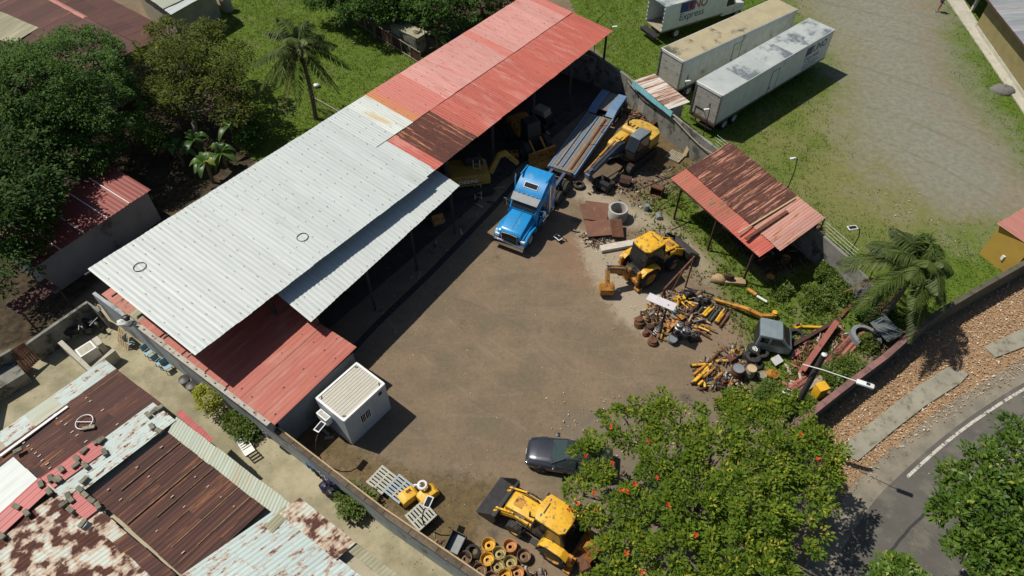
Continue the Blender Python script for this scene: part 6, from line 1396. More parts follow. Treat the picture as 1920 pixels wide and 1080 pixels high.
# --- palms
def frond(parent, c, az, el, Ln, dr, seed, wind=(0, 0), mt=None, lw=.075, ll=.95):
    g = np.random.default_rng(seed); n = 62; s = np.linspace(0, 1, n); a = math.cos(el); h = math.sin(el)
    x = Ln * s * (a + .1 * s); z = Ln * (h * s - dr * s * s)
    ax = np.array([math.cos(az), math.sin(az), 0]); wv = np.array([wind[0], wind[1], 0]) * Ln
    R_ = x[:, None] * ax + z[:, None] * np.array([0, 0, 1]) + (s ** 2)[:, None] * wv
    T_ = np.gradient(R_, axis=0); T_ /= np.linalg.norm(T_, axis=1)[:, None]
    sd_ = np.cross(T_, [0, 0, 1.0]); sd_ /= np.linalg.norm(sd_, axis=1)[:, None] + 1e-9
    vs = []; fs = []; tn = []; tb = g.uniform(.1, .8)
    for i in range(3, n):
        l_ = ll * (math.sin(math.pi * min(1, .12 + .86 * s[i])) ** .6)
        for k in (-1, 1):
            d = sd_[i] * k * .85 + T_[i] * .55 + np.array([0, 0, -.38 - .25 * s[i]]) + g.normal(0, .10, 3) + np.array([wind[0], wind[1], 0]) * .6; d /= np.linalg.norm(d)
            w_ = np.cross(d, [0, 0, 1.0]); w_ = w_ / (np.linalg.norm(w_) + 1e-9) * lw * .5
            p = R_[i]; m_ = p + d * l_ * .5; t_ = p + d * l_ + np.array([0, 0, -.10 * l_]); b = len(vs)
            vs += [p - w_ * .4, m_ - w_, t_, m_ + w_]; fs.append((b, b + 1, b + 2, b + 3)); q_ = np.clip(tb + g.normal(0, .12), 0, 1); tn += [q_] * 4
    for i in range(n - 1):
        b = len(vs); u_ = sd_[i] * .035 * (1 - s[i] * .8); v_ = sd_[i + 1] * .035 * (1 - s[i + 1] * .8); vs += [R_[i] - u_, R_[i] + u_, R_[i + 1] + v_, R_[i + 1] - v_]; fs.append((b, b + 1, b + 2, b + 3)); tn += [.7] * 4
    o = raw('frond', np.array(vs), np.array(fs), mt or LM['palm'], np.array(tn), parent=parent); o.location = c; return o
def palm(label, base, top, n, Ln, seed, wind=(0, 0), dead=0):
    base, top = Vector(base), Vector(top); t = thing('palm_tree', label, 'palm', base); d = top - base; g = random.Random(seed)
    q = MB(); k = 16; pts = [d * (i / k) + Vector((.15 * math.sin(i / k * 3), 0, 0)) for i in range(k + 1)]; q.tube(pts, [.19 - .06 * i / k + .012 * (i % 2) for i in range(k + 1)], 10); q.build('trunk', bark, t, smooth=60)
    c = pts[-1]
    for i in range(n):
        u_ = i / n; el = R(74) - u_ * R(88) + g.uniform(-.1, .1); frond(t, c, i * 2.39996 + g.uniform(-.2, .2), el, Ln * g.uniform(.82, 1.08), .42 + .35 * u_, seed * 50 + i, wind)
    brm = leaf_mat('dead_palm_leaf', (.12, .085, .045), (.22, .16, .085), (.27, .21, .12), .8, .1, .1)
    for i in range(dead): frond(t, c - Vector((0, 0, .2)), i * 1.3, R(-35), Ln * .75, .9, seed * 70 + i, wind, brm, .05, .45)
    q = MB()
    for i in range(7): q.blob((c.x + .2 * math.cos(i), c.y + .2 * math.sin(i), c.z - .18), .13, 8, 6, 0, seed=i)
    q.build('coconut_cluster', mat('green_coconut', (.14, .15, .04), (.11, .10, .03), 3, .5), t, smooth=60); return t
pb = P(592, 222); palm('tall slim coconut palm on the lawn beside the white roof', pb, pb + Vector((.1, 0, 6.7)), 26, 3.6, 5, (-.05, -.05), 9)
pz = P(1722, 495, 5.3); palm('windblown coconut palm at the corner of the yard walls', (pz.x - .3, pz.y - .2, 0), pz, 28, 3.15, 6, (-.34, -.04), 5)
# --- banana plants
def banana(label, loc, n, Ln, seed):
    t = thing('banana_plant', label, 'banana plant', loc, group='banana plants'); g = random.Random(seed); h = g.uniform(1.2, 2.0)
    q = MB(); q.tube([(0, 0, 0), (.05, 0, h * .5), (0, .05, h)], [.13, .11, .07], 8); q.build('stem', mat('banana_stem', (.13, .13, .05), (.10, .09, .04), 3, .7), t, smooth=60)
    for i in range(n):
        az = i * 2.4 + g.uniform(-.3, .3); el = g.uniform(.5, 1.2); L_ = Ln * g.uniform(.75, 1.15); m = 9; vs = []; fs = []; tn = []; tb = g.random()
        for j in range(m + 1):
            s = j / m; x = L_ * s * math.cos(el); z = h + L_ * (math.sin(el) * s - .75 * s * s); w_ = .30 * math.sin(math.pi * min(.97, .06 + s * .93)) ** .7
            c = Vector((math.cos(az) * x, math.sin(az) * x, z)); sd_ = Vector((-math.sin(az), math.cos(az), 0)) * w_; up = Vector((0, 0, w_ * .35)); vs += [c - sd_ + up, c, c + sd_ + up]; tn += [tb] * 3
            if j: b = 3 * j; fs += [(b - 3, b - 2, b + 1, b), (b - 2, b - 1, b + 2, b + 1)]
        raw('leaf', np.array(vs), np.array(fs), LM['banana'], np.array(tn), parent=t)
for i, (u, v) in enumerate(((382, 290), (425, 300), (450, 262), (400, 330), (345, 300))):
    banana(('banana plant deepest in the shade under the sparse tree', 'banana plant close to the white roof edge', 'banana plant nearest to the sunny lawn', 'banana plant half hidden by the white roof edge', 'leftmost banana plant on the bare soil')[i], P(u, v + 12), 8, 2.0, 20 + i)
for i, (u, v) in enumerate(((820, 90), (870, 62))): banana(('banana plant where the lawn fence meets the red roof', 'banana plant in deep shade along the red roof')[i], P(u, v + 10), 7, 1.8, 30 + i)
# --- shrubs
SH = [(393, 747, .9, .85, 'lime', 'round lime-green bush against the pale mural wall'), (460, 800, .6, .75, 'weed', 'leafy green shrub by the white sun lounger'), (445, 785, .5, .6, 'weed', 'small shrub between the lime bush and the sun lounger'),
      (668, 945, .8, .75, 'weed', 'leafy plant bed on the wooden bench by the yard wall'), (650, 930, .6, .5, 'weed', 'plants beside the green bag at the yard wall'),
      (1558, 512, .8, 1.0, 'weed', 'shrub at the right end of the rust-eaten shed'), (1600, 545, .8, 1.1, 'weed', 'tangled shrub between the shed and the palm'), (1575, 480, .7, .8, 'weed', 'shrub under the fence lamp by the wall end'), (1640, 585, .8, 1.0, 'mango', 'dark shrub in the shade of the windblown palm'),
      (1592, 688, .5, .8, 'weed', 'low green shrub in front of the maroon coping'), (1560, 705, .5, .6, 'weed', 'low green shrub beside the yellow bin'), (1500, 760, .5, .8, 'weed', 'shrub at the foot of the leaning lamp post'), (1455, 745, .5, .9, 'weed', 'shrub behind the small solar lamp'), (1530, 560, .4, .9, 'weed', 'creeper mound in the middle of the scrap corner'),
      (1625, 645, .4, .5, 'weed', 'weeds sprouting inside the grey shell'), (1460, 540, .4, .7, 'weed', 'low weeds below the rust-eaten shed'), (1380, 760, .6, .9, 'flame', 'leafy shoots between the scrap and the flowering tree'), (905, 40, 1, 1, 'mango', 'shrub against the red roof near the hut')]
for i, (u, v, z, r, m_, lab) in enumerate(SH):
    big = i == 0
    tree('shrub', lab, P(u, v + (14 if big else 8)), [bl(u, v, z * (1 if big else .6), r * (1 if big else 1.15), .8 if big else .36)], int((60 if big else 42) * r * r) + 18, .26 if big else .3, 42, .13 if big else .17, .06 if big else .085, LM[m_], 100 + i, .05, cat='shrub', limbs=False, tipy=.8, shell=(.75, 1) if big else (.5, 1.05))
# ================================================================ small things in the yard
# ---- wheel rims
RM = {}
for nm, c, c2, dr in (('yellow', (.62, .36, .03), (.52, .28, .03), .3), ('orange', (.48, .23, .07), (.40, .18, .06), .35), ('brown', (.20, .115, .06), (.15, .085, .05), .4), ('olive', (.36, .29, .10), (.28, .22, .09), .45)):
    RM[nm] = mat(nm + '_wheel_rim', c, c2, 5, .6, dirt=(.13, .065, .035), damt=dr, dscale=5)
rim_me = {}
def rim(u, v, col, lab):
    p = P(u, v, .4); t = thing('loose_rim_ring', lab, 'wheel rim', (p.x, p.y, 0), rnd.uniform(0, 6), 'truck wheel rims piled by the yard wall')
    if not rim_me:
        q = MB(); q.lathe([(.30, 0), (.33, .03), (.29, .08), (.28, .32), (.33, .40), (.345, .40), (.345, .36), (.30, .31), (.30, .09), (.345, .03), (.33, 0)], 26); rim_me['b'] = q.mesh('barrel', RM['yellow'])
        q = MB(); q.lathe([(.285, .18), (.22, .16), (.17, .20), (.10, .20), (.095, .12)], 26); rim_me['d'] = q.mesh('disc', RM['yellow'])
        q = MB(); q.lathe([(.15, .03), (0, .03)], 16); rim_me['h'] = q.mesh('hub_hole', K['rubber'])
        for m in rim_me.values(): m.polygons.foreach_set('use_smooth', [True] * len(m.polygons)); m.set_sharp_from_angle(angle=R(40))
    for k, n in (('b', 'barrel'), ('d', 'disc'), ('h', 'hub_hole')):
        o = link(bpy.data.objects.new(n, rim_me[k])); o.parent = t
        if k != 'h': o.material_slots[0].link = 'OBJECT'; o.material_slots[0].material = RM[col]
    t.rotation_euler = (rnd.uniform(-.06, .06), rnd.uniform(-.06, .06), rnd.uniform(0, 6)); return t
for (u, v, c, lab) in ((916, 1020, 'yellow', 'bright yellow wheel rim at the top left of the pile'), (957, 1023, 'orange', 'orange wheel rim at the top of the pile, right of the yellow ones'), (936, 1037, 'olive', 'mustard wheel rim in the second row of the pile'), (914, 1047, 'yellow', 'bright yellow wheel rim below the top left one'), (982, 1041, 'brown', 'brown wheel rim standing apart on the right of the pile'), (956, 1054, 'olive', 'dull mustard wheel rim in the middle of the pile'), (932, 1061, 'olive', 'grey-mustard wheel rim in the third row, left'), (969, 1073, 'orange', 'orange wheel rim at the bottom right of the pile'), (947, 1078, 'yellow', 'yellow wheel rim at the bottom edge of the pile'), (922, 1084, 'brown', 'brown wheel rim cut by the bottom picture edge'), (899, 1068, 'brown', 'brown wheel rim against the yard wall'), (872, 1046, 'brown', 'rusty hub ring left of the pile, by the wall rail')): rim(u, v, c, lab)
# ---- tyres
ty = {}
def tyre(u, v, r, wd, lab, z=0.0, tilt=0.0, rimm=None, name='tyre'):
    p = P(u, v, z + wd); t = thing(name, lab, 'tyre', (p.x, p.y, z), 0, 'old tyres'); k = (r, wd)
    if k not in ty:
        q = MB(); q.lathe([(r * .58, 0), (r * .9, 0), (r, wd * .12), (r, wd * .88), (r * .9, wd), (r * .58, wd), (r * .62, wd * .9), (r * .8, wd * .5), (r * .62, wd * .1)], 26, close=True)
        for i in range(26): q.box((r * 1.0, 0, wd * .5), (.03, .05, wd * .8), T=Matrix.Rotation(i * 2 * math.pi / 26, 4, 'Z'))
        ty[k] = q.mesh('tyre_casing', K['rubber']); ty[k].polygons.foreach_set('use_smooth', [True] * len(ty[k].polygons)); ty[k].set_sharp_from_angle(angle=R(40))
    o = link(bpy.data.objects.new('tyre_casing', ty[k])); o.parent = t
    if rimm:
        q = MB(); q.lathe([(r * .58, wd * .8), (r * .5, wd * .7), (r * .2, wd * .75), (0, wd * .78)], 20); q.build('rim', rimm, t, smooth=40)
        for i in range(7): q = MB(); q.box((r * .36, 0, wd * .755), (r * .2, r * .1, .02), T=Matrix.Rotation(i * 2 * math.pi / 7, 4, 'Z')); q.build('rim_hole', K['black'], t)
    t.rotation_euler = (tilt, 0, rnd.uniform(0, 6)); return t
tyre(1493, 628, .56, .32, 'big loose tyre lying flat right of the van shell'); tyre(1413, 652, .38, .24, 'tyre with a silver spoked rim leaning on the van shell', .45, .3, K['white']); tyre(1430, 660, .40, .26, 'tyre lying below the van shell door', .1, .15)
tyre(1413, 668, .44, .26, 'upper tyre of the stack below the silver rim', .35, -.1); tyre(1417, 680, .44, .28, 'lower tyre of the stack below the silver rim', 0); tyre(1086, 345, .42, .28, 'tyre lying under the tip of the excavator boom', .0); tyre(884, 1034, .38, .25, 'worn brown tyre wedged left of the wheel rims', 0, .4)
# ---- pallets
pal = {}
def pallet(u, v, z, rz, lab, material, s=1.0, nsl=7):
    p = P(u, v, z + .14); t = thing('pallet', lab, 'pallet', (p.x, p.y, z), rz, 'pallets')
    for i in range(nsl):
        q = MB(); q.box((-.55 + 1.1 / (nsl - 1) * i, 0, .13), (.115, 1.15 * s, .022)); q.build('slat', material, t)
    for y in (-.52, 0, .52):
        q = MB(); q.box((0, y * s, .06), (1.2, .09, .115)); q.build('stringer', material, t)
    return t
blp = mat('blue_worn_pallet', (.24, .33, .40), (.30, .36, .38), 4, .8, dirt=(.38, .37, .32), damt=.55, dscale=4); gyp = mat('grey_plastic_pallet', (.42, .42, .36), (.35, .35, .30), 3, .75, dirt=(.22, .21, .17), damt=.3)
ar = R(52)
for k in range(4):
    lv = ('bottom', 'second', 'third', 'top')[k]
    pallet(748, 916, k * .15, ar + rnd.uniform(-.03, .03), '%s pallet of the blue-stained stack by the yard wall' % lv, blp); pallet(789, 966, k * .15, ar - .12 + rnd.uniform(-.03, .03), '%s pallet of the grey stack below the yellow covers' % lv, gyp)
for k in range(3): pallet(716, 899, k * .15, ar + rnd.uniform(-.03, .03), '%s pallet of the pale stack nearest the white cabin' % ('bottom', 'middle', 'top')[k], gyp)
pallet(1266, 292, .02, R(-38), 'long slatted pallet lying at the foot of the grey concrete wall', K['wood'], 1.0, 8); pallet(233, 634, .3, R(-35), 'pale wooden pallet leaning on the alley wall', K['newwood']).rotation_euler = (R(60), 0, R(-38))
# ---- yellow machine covers and white ring
def cover(u, v, rz, lab, w_=1.0):
    p = P(u, v, .4); t = thing('machine_cover', lab, 'machine cover', (p.x, p.y, 0), rz, 'yellow machine covers'); q = MB(); q.prism([(-.5 * w_, .1), (-.5 * w_, .62), (-.2, .72), (.35 * w_, .68), (.5 * w_, .5), (.5 * w_, .1)], -.32, .32, bev=.05); q.build('shell', K['yellow'], t, smooth=35)
    q = MB(); q.box((0, 0, .08), (.8 * w_, .5, .16)); q.build('underframe', K['rustdark'], t); q = MB(); q.box((.1, .1, .70), (.28, .16, .05), bev=.02); q.build('hatch', K['rust'], t)
cover(766, 930, R(40), 'yellow machine cover with rusty notch beside the blue pallets'); cover(802, 927, R(42), 'longer yellow machine cover under the white ring', 1.1)
q = MB(); c = P(792, 910, .95); q.lathe([(.14, 0), (.26, 0), (.28, .05), (.24, .10), (.16, .10)], 22, close=True, T=TR(c)); q.bar(c + Vector((-.45, 0, .05)), c + Vector((-.1, 0, .05)), .08, .05); tag(ctr(q.build('white_ring', K['white'], smooth=40)), 'white ring with a handle lying on the yellow machine cover', 'ring')
# ---- wooden box by the wall, scrap
bx = thing('planter_box', 'dark open box tilted against the yard wall by the rims', 'box', P(856, 1022), R(-25))
for (c_, d_) in (((0, 0, .1), (.75, 1.0, .03)), ((-.37, 0, .3), (.03, 1.0, .4)), ((.37, 0, .3), (.03, 1.0, .4)), ((0, .49, .3), (.75, .03, .4)), ((0, -.49, .3), (.75, .03, .4))):
    q = MB(TR((0, 0, .1), rx=.15)); q.box(c_, d_); q.build('box_board', K['grey'] if d_[2] < .1 else K['dark'], bx)
# ---- solar lamps
def lamp(u, v, z, bu, bv, lab, rz=0.0, hook=False):
    p = P(u, v, z); b = P(bu, bv); t = thing('solar_lamp', lab, 'lamp', (b.x, b.y, 0), group='solar lamps on poles'); mid = Vector((b.x, b.y, z * .75)).lerp(Vector((p.x, p.y, z)), .25)
    q = MB(); q.tube([b, Vector((b.x, b.y, z * .6)), mid, p], .035, 7); q.build('pole', K['rustdark'] if not hook else K['dark'], t, world=True)
    T = TR(p, rz); q = MB(T); q.box((0, 0, .05), (.62, .36, .05), bev=.015); h_ = q.build('lamp_head', K['white'], t, world=True); q = MB(T); q.box((0, 0, .078), (.50, .25, .012)); o = q.build('solar_panel', GL, None); o.parent = h_; o.data.transform(Matrix.Translation(-t.location))
lamp(600, 801, 3.0, 607, 872, 'solar lamp on a thin post beside the white cabin', R(60)); lamp(803, 942, 2.4, 797, 992, 'solar lamp on a bent post above the grey pallets', R(70)); lamp(1598, 428, 4.0, 1585, 490, 'solar lamp on the wall end near the windblown palm', R(10), True); lamp(1478, 736, 2.2, 1478, 765, 'solar lamp standing in the shrubs by the leaning post', R(-25)); lamp(1046, 446, .25, 1062, 452, 'solar lamp lying on the ground beside the blue truck', R(-50))
# gooseneck lamps along the lot wall
for (u, v, z, bu, bv, lab) in ((1487, 297, 4.4, 1462, 390, 'gooseneck lamp behind the rust-eaten shed'), (1290, 152, 4.6, 1270, 228, 'gooseneck lamp in front of the grubby trailer'), (1325, 205, 4.2, 1313, 275, 'short gooseneck lamp on the wall by the nearest trailer'), (1153, 50, 5.2, 1112, 118, 'lamp at the corner of the red roof')):
    p = P(u, v, z); b = P(bu, bv); t = thing('gooseneck_lamp', lab, 'lamp', (b.x, b.y, 0), group='gooseneck lamps on the lot wall'); q = MB()
    q.tube([b, Vector((b.x, b.y, z * .8)), Vector((b.x, b.y, z)).lerp(p, .35) + Vector((0, 0, .12)), p], .035, 7); q.build('pole', K['dark'], t, world=True); q = MB(); q.box((0, 0, 0), (.42, .18, .09), TR(p, R(10)), bev=.03); q.build('lamp_head', K['white'], t, world=True)
# ---- utility pole with street lamp, yellow bin
ub = P(1455, 832); up_ = thing('lamp_post', 'dark timber lamp post with white street lamp leaning over the verge', 'lamp post', (ub.x, ub.y, 0))
q = MB(); tp = P(1545, 665, 8.3); q.tube([ub - Vector((0, 0, .2)), ub.lerp(tp, .5), tp], [.19, .165, .14], 12); q.build('pole', mat('creosoted_pole', (.05, .045, .04), (.035, .03, .028), 4, .9, bmp=.3), up_, smooth=60, world=True)
q = MB(); q.lathe([(.12, 0), (.12, .02), (0, .05)], 12, T=TR(tp)); q.build('pole_cap', K['white'], up_, world=True)
lh = P(1618, 719, 7.9); q = MB(); q.tube([P(1505, 683, 7.3), P(1545, 694, 7.6), lh], .024, 7); q.build('lamp_arm', K['white'], up_, world=True)
dr_ = head((1545, 694), (1618, 719), 7.7); q = MB(TR(lh, dr_)); q.box((.1, 0, 0), (.78, .26, .14), bev=.06); q.build('lamp_head', K['white'], up_, smooth=40, world=True); q = MB(TR(lh, dr_)); q.box((.2, 0, .08), (.16, .12, .05)); q.build('lamp_sensor', K['dark'], up_, world=True)
bn = thing('yellow_bin', 'yellow bin with a lid beside the dark lamp post', 'bin', P(1531, 742), R(20)); q = MB(); q.box((0, 0, .5), (.55, .5, 1.0), top=(1.12, 1.12, 0, 0), bev=.03); q.build('bin_body', K['yellow'], bn, smooth=35); q = MB(); q.box((0, 0, 1.03), (.66, .6, .08), bev=.03); q.build('lid', K['yellow'], bn)
for s in (-1, 1): wheel(bn, -.2, s * .28, .1, .1, .06, rimd, out=s)
# ---- concrete ring, plates, slab
cr = thing('concrete_ring', 'open concrete pipe ring standing beside the rusty plates', 'concrete ring', P(1157, 408)); q = MB(); q.lathe([(.66, 0), (.70, .02), (.70, .92), (.68, .95), (.56, .95), (.55, .92), (.55, .02)], 30, close=True); q.build('ring_wall', mat('pale_concrete', (.42, .41, .38), (.34, .33, .30), 2, .9, dirt=(.2, .19, .17), damt=.3, bmp=.2), cr, smooth=40); q = MB(); q.lathe([(.55, .05), (0, .06)], 24); q.build('ring_floor', K['rustdark'], cr)
def plate(u, v, z, sx, sy, rz, tilt, lab, material, th=.04, name='steel_plate', cat='plate', grp='rusty steel plates'):
    p = P(u, v, z); q = MB(); q.box((0, 0, 0), (sx, sy, th), bev=.006); o = q.build(name, material); o.location = p; o.rotation_euler = (tilt[0], tilt[1], rz); tag(o, lab, cat, grp); return o
rp = mat('red_brown_plate', (.18, .085, .05), (.14, .065, .045), 1.5, .85, dirt=(.22, .14, .09), damt=.4, bmp=.15)
plate(1118, 396, .34, 1.7, 1.75, R(-8), (.12, .05), 'rusty steel plate at the top of the plate pile', rp); plate(1122, 428, .40, 1.75, 1.4, R(4), (.10, -.04), 'large rusty steel plate at the front of the plate pile', rp); plate(1099, 405, .18, .5, 2.6, R(8), (.0, .1), 'narrow rusty plate on the left of the pile', rp); plate(1150, 428, .5, .32, 1.5, R(6), (.2, .3), 'upright rusty channel by the concrete ring, left one', K['rust'], .12); plate(1161, 428, .5, .5, 1.5, R(4), (.25, .1), 'upright rusty channel by the concrete ring, right one', K['rust'], .12)
plate(1161, 461, .16, 2.75, .52, R(14), (.02, 0), 'long pale concrete slab lying beside the yellow backhoe roof', mat('pale_slab', (.55, .51, .46), (.45, .41, .36), 3, .85, dirt=(.25, .2, .15), damt=.35), .26, 'concrete_slab', 'slab', None)
# ---- grey panel and shell, van side
plate(1662, 616, .75, 1.55, 1.25, R(-62), (.06, .14), 'flat grey panel propped beside the grey shell under the palm', mat('grey_panel', (.15, .17, .18), (.12, .14, .15), 2, .45, dirt=(.2, .2, .19), damt=.3), .05, 'flat_board', 'panel', None)
gs = thing('tub_shell', 'curved grey plastic shell overgrown inside next to the grey panel', 'shell', P(1618, 640), R(-60)); rg = []
for i in range(13):
    a_ = R(30) + i / 12 * R(250); rg.append([(.85 * math.cos(a_), .72 * math.sin(a_), .05), (.98 * math.cos(a_), .84 * math.sin(a_), .05), (.96 * math.cos(a_), .82 * math.sin(a_), .55), (.70 * math.cos(a_), .58 * math.sin(a_), .58), (.72 * math.cos(a_), .6 * math.sin(a_), .5), (.85 * math.cos(a_), .72 * math.sin(a_), .46)])
q = MB(); q.loft(rg); q.build('shell_wall', mat('grey_plastic', (.19, .21, .23), (.15, .17, .18), 2, .5, dirt=(.12, .12, .10), damt=.25), gs, smooth=40); q = MB(); q.box((.2, .62, .62), (.5, .3, .14), bev=.05); q.build('shell_fitting', K['black'], gs)
# ---- red steel beams
rb = mat('red_oxide_beam', (.36, .13, .10), (.28, .09, .07), 2, .7, dirt=(.17, .08, .055), damt=.4, var=.15)
def ibeam(a, b_, z, w_, lab, material=None):
    a, b_ = P(*a, z), P(*b_, z); d = b_ - a; t = thing('steel_beam', lab, 'beam', a, math.atan2(d.y, d.x), 'steel beams stacked by the maroon coping'); L_ = d.length; m_ = material or rb
    for nm, zz, ww, hh in (('flange', w_ * .5, w_, .025), ('flange', -w_ * .5, w_, .025), ('web', 0, .025, w_ * .97)):
        q = MB(); q.box((L_ / 2, 0, zz), (L_, ww, hh)); q.build(nm, m_, t)
ibeam((1503, 697), (1568, 605), .5, .34, 'thick red beam on top of the stack, pointing at the lamp post'); ibeam((1480, 652), (1572, 600), .25, .22, 'dark rusty beam crossing behind the thick red beam', K['rustdark'])
for i in range(8):
    u0, v0 = 1536 + i * 8, 683 - i * 3.5; ibeam((u0 - 4, v0 + 8), (u0 + 48, v0 - 48), .12 + .04 * (i % 2), .13, 'slim red beam in the row beside the thick one, number %s from the left' % ('one', 'two', 'three', 'four', 'five', 'six', 'seven', 'eight')[i], None if i % 3 else K['rustdark'])
for i, (a_, b_, l_) in enumerate((((1478, 728), (1512, 704), 'short red beam near the small solar lamp, left'), ((1484, 732), (1520, 708), 'short red beam near the small solar lamp, middle'), ((1492, 736), (1528, 714), 'short red beam near the small solar lamp, right'), ((1505, 646), (1530, 620), 'red channel piece right of the big loose tyre'), ((1483, 672), (1500, 660), 'red stub between the tyre and the thick beam'), ((1575, 596), (1596, 570), 'rusty beam end below the palm shade'))): ibeam(a_, b_, .12, .18, l_, K['rust'] if i == 5 else None)
plate(1535, 712, .2, 2.2, .3, R(35), (0, .03), 'grey timber plank among the red beams', K['wood'], .06, 'timber_plank', 'plank', None)
# ---- barrels
def barrel(u, v, r, h, lab, side, top, tilt=(0, 0)):
    p = P(u, v, h); t = thing('barrel', lab, 'barrel', (p.x, p.y, 0), 0, 'barrels and drums'); q = MB(); q.lathe([(0, 0), (r, 0), (r, h * .32), (r * 1.03, h * .34), (r, h * .36), (r, h * .65), (r * 1.03, h * .67), (r, h * .69), (r, h), (r * .93, h)], 22); q.build('drum_wall', side, t, smooth=40)
    q = MB(); q.lathe([(r * .95, h - .02), (0, h - .02)], 20); q.build('drum_top', top, t); t.rotation_euler = (tilt[0], tilt[1], 0)
    return t
barrel(1410, 690, .30, .85, 'pale topped barrel with a dark hole among the scrap', K['wood'], K['newwood']); barrel(1446, 690, .28, .7, 'tilted yellow barrel near the grey sheet', K['orange'], K['orange'], (.5, .3)); barrel(1385, 690, .36, .9, 'large rusty drum beside the yellow rods', K['rust'], K['grey']); barrel(1430, 700, .25, .4, 'low pale drum between the barrels', K['wood'], K['wood'], (.2, 0)); barrel(1213, 384, .2, .5, 'small grey drum near the rust-eaten shed', K['grey'], K['grey']); barrel(1237, 391, .22, .6, 'grey drum lying by the shed posts', K['grey'], K['conc'], (1.4, 0)); barrel(1260, 628, .28, .55, 'grey steel tank at the front of the scrap heap', K['grey'], K['grey'], (.4, .1))
for (u, v, lab) in ((1445, 518, 'orange rusted drum in the dark of the scrap shed, front'), (1475, 482, 'orange rusted drum in the dark of the scrap shed, back')): barrel(u, v, .3, .5, lab, K['rust'], K['orange'])
plate(1457, 675, .3, .8, .5, R(35), (.3, .2), 'bent pale sheet between the tyres and the beams', K['white'], .03, 'bent_sheet', 'sheet', None)
# ---- tall rusty frame with pale board
fz = 3.0; fr = thing('rusty_gantry', 'tall rusty steel frame standing over the scrap heap', 'frame', P(1275, 590)); c1, c2, c3, c4 = P(1302, 481, fz), P(1246, 541, fz), P(1275, 495, fz), P(1222, 553, fz)
for nm, a_, b_ in (('leg', c1, Vector((c1.x, c1.y, 0))), ('leg', c2, Vector((c2.x, c2.y, 0))), ('top_beam', c1, c2), ('side_beam', c1.lerp(c2, .3), Vector((c1.x - .9, c1.y - .3, 0))), ('brace', c2, Vector((c2.x + .7, c2.y + .9, 0)))):
    q = MB(); q.bar(a_, b_, .09, .09); q.build(nm, K['rust'], fr, world=True)
bp = P(1240, 567, 3.0); pb_ = thing('pale_board', 'pale board mounted flat on a post above the scrap heap', 'board', (bp.x, bp.y, 0)); q = MB(TR(bp, R(-30))); q.box((0, 0, .05), (1.75, .62, .05), bev=.01); q.build('board', mat('lilac_board', (.58, .55, .57), (.52, .49, .51), 3, .6, dirt=(.3, .27, .26), damt=.2), pb_, world=True)
q = MB(TR(bp, R(-30))); q.lathe([(.05, .085), (0, .085)], 8, T=TR((.45, -.05, 0))); q.build('bolt', K['black'], pb_, world=True); q = MB(); q.bar((bp.x + .35, bp.y - .15, 0), (bp.x + .35, bp.y - .15, 3.0), .09, .09); q.build('post', K['rustdark'], pb_, world=True)
# ---- hydraulic cylinders laid in a row, and loose bars
GR = mat('green_grey_paint', (.06, .095, .09), (.05, .075, .07), 3, .5, dirt=(.15, .12, .07), damt=.3)
def rod(a, b_, z, r, material, lab, grp, rodend=True, name='hydraulic_cylinder', cat='cylinder', dz=0.0):
    a, b_ = P(*a, z), P(*b_, z + dz); t = thing(name, lab, cat, a, 0, grp); d = b_ - a; m_ = d * .68
    q = MB(); q.tube([(0, 0, 0), m_], r, 10); q.build('barrel', material, t, smooth=40)
    if rodend:
        q = MB(); q.tube([m_, d], r * .45, 8); q.build('piston_rod', K['steel'] if rnd.random() < .4 else material, t, smooth=40); e = d.normalized(); q = MB(); q.tube([d - e * .03, d + e * .09], r * .8, 8); q.tube([-e * .1, Vector((0, 0, 0))], r * .85, 8); q.build('clevis', K['rustdark'], t)
    else: q = MB(); q.tube([m_, d], r * .97, 10); q.build('bar_end', material, t, smooth=40)
row = [((1317, 591), (1336, 570), K['yellow'], 'yellow cylinder at the left end of the laid-out row'), ((1321, 593), (1340, 574), K['yellow'], 'second yellow cylinder of the laid-out row'), ((1329, 597), (1346, 574), K['dark'], 'black cylinder in the middle of the laid-out row'), ((1332, 601), (1352, 575), GR, 'green-grey cylinder in the middle of the laid-out row'), ((1342, 603), (1359, 578), K['yellow'], 'thin yellow cylinder right of the green-grey one'), ((1345, 605), (1363, 580), K['orange'], 'worn orange cylinder near the right end of the row'), ((1351, 611), (1371, 583), K['rust'], 'rusty cylinder at the right end of the laid-out row'), ((1308, 588), (1324, 566), GR, 'dark green bar left of the laid-out row')]
for a_, b_, m_, lab in row: rod(a_, b_, .14, .085, m_, lab, 'cylinders laid in a row')
fan = [((1297, 685), (1335, 682)), ((1300, 703), (1325, 683)), ((1302, 716), (1330, 690)), ((1310, 705), (1334, 682)), ((1318, 708), (1342, 688)), ((1309, 722), (1318, 714)), ((1298, 718), (1314, 702)), ((1338, 712), (1354, 699)), ((1322, 726), (1321, 715)), ((1342, 677), (1364, 676))]
wd_ = ('topmost, lying flat', 'second', 'third', 'fourth', 'thick one', 'short stub', 'leftmost lower', 'right-hand', 'upright stub', 'one pointing at the tyres')
for i, (a_, b_) in enumerate(fan): rod(a_, b_, .15 + .05 * (i % 3), .085 if i != 4 else .11, K['yellow'] if i % 3 != 1 else K['orange'], 'yellow rod in the fanned pile at the yard edge, %s' % wd_[i], 'rods in the fanned pile', i % 2 == 0, 'steel_rod', 'rod', .08)
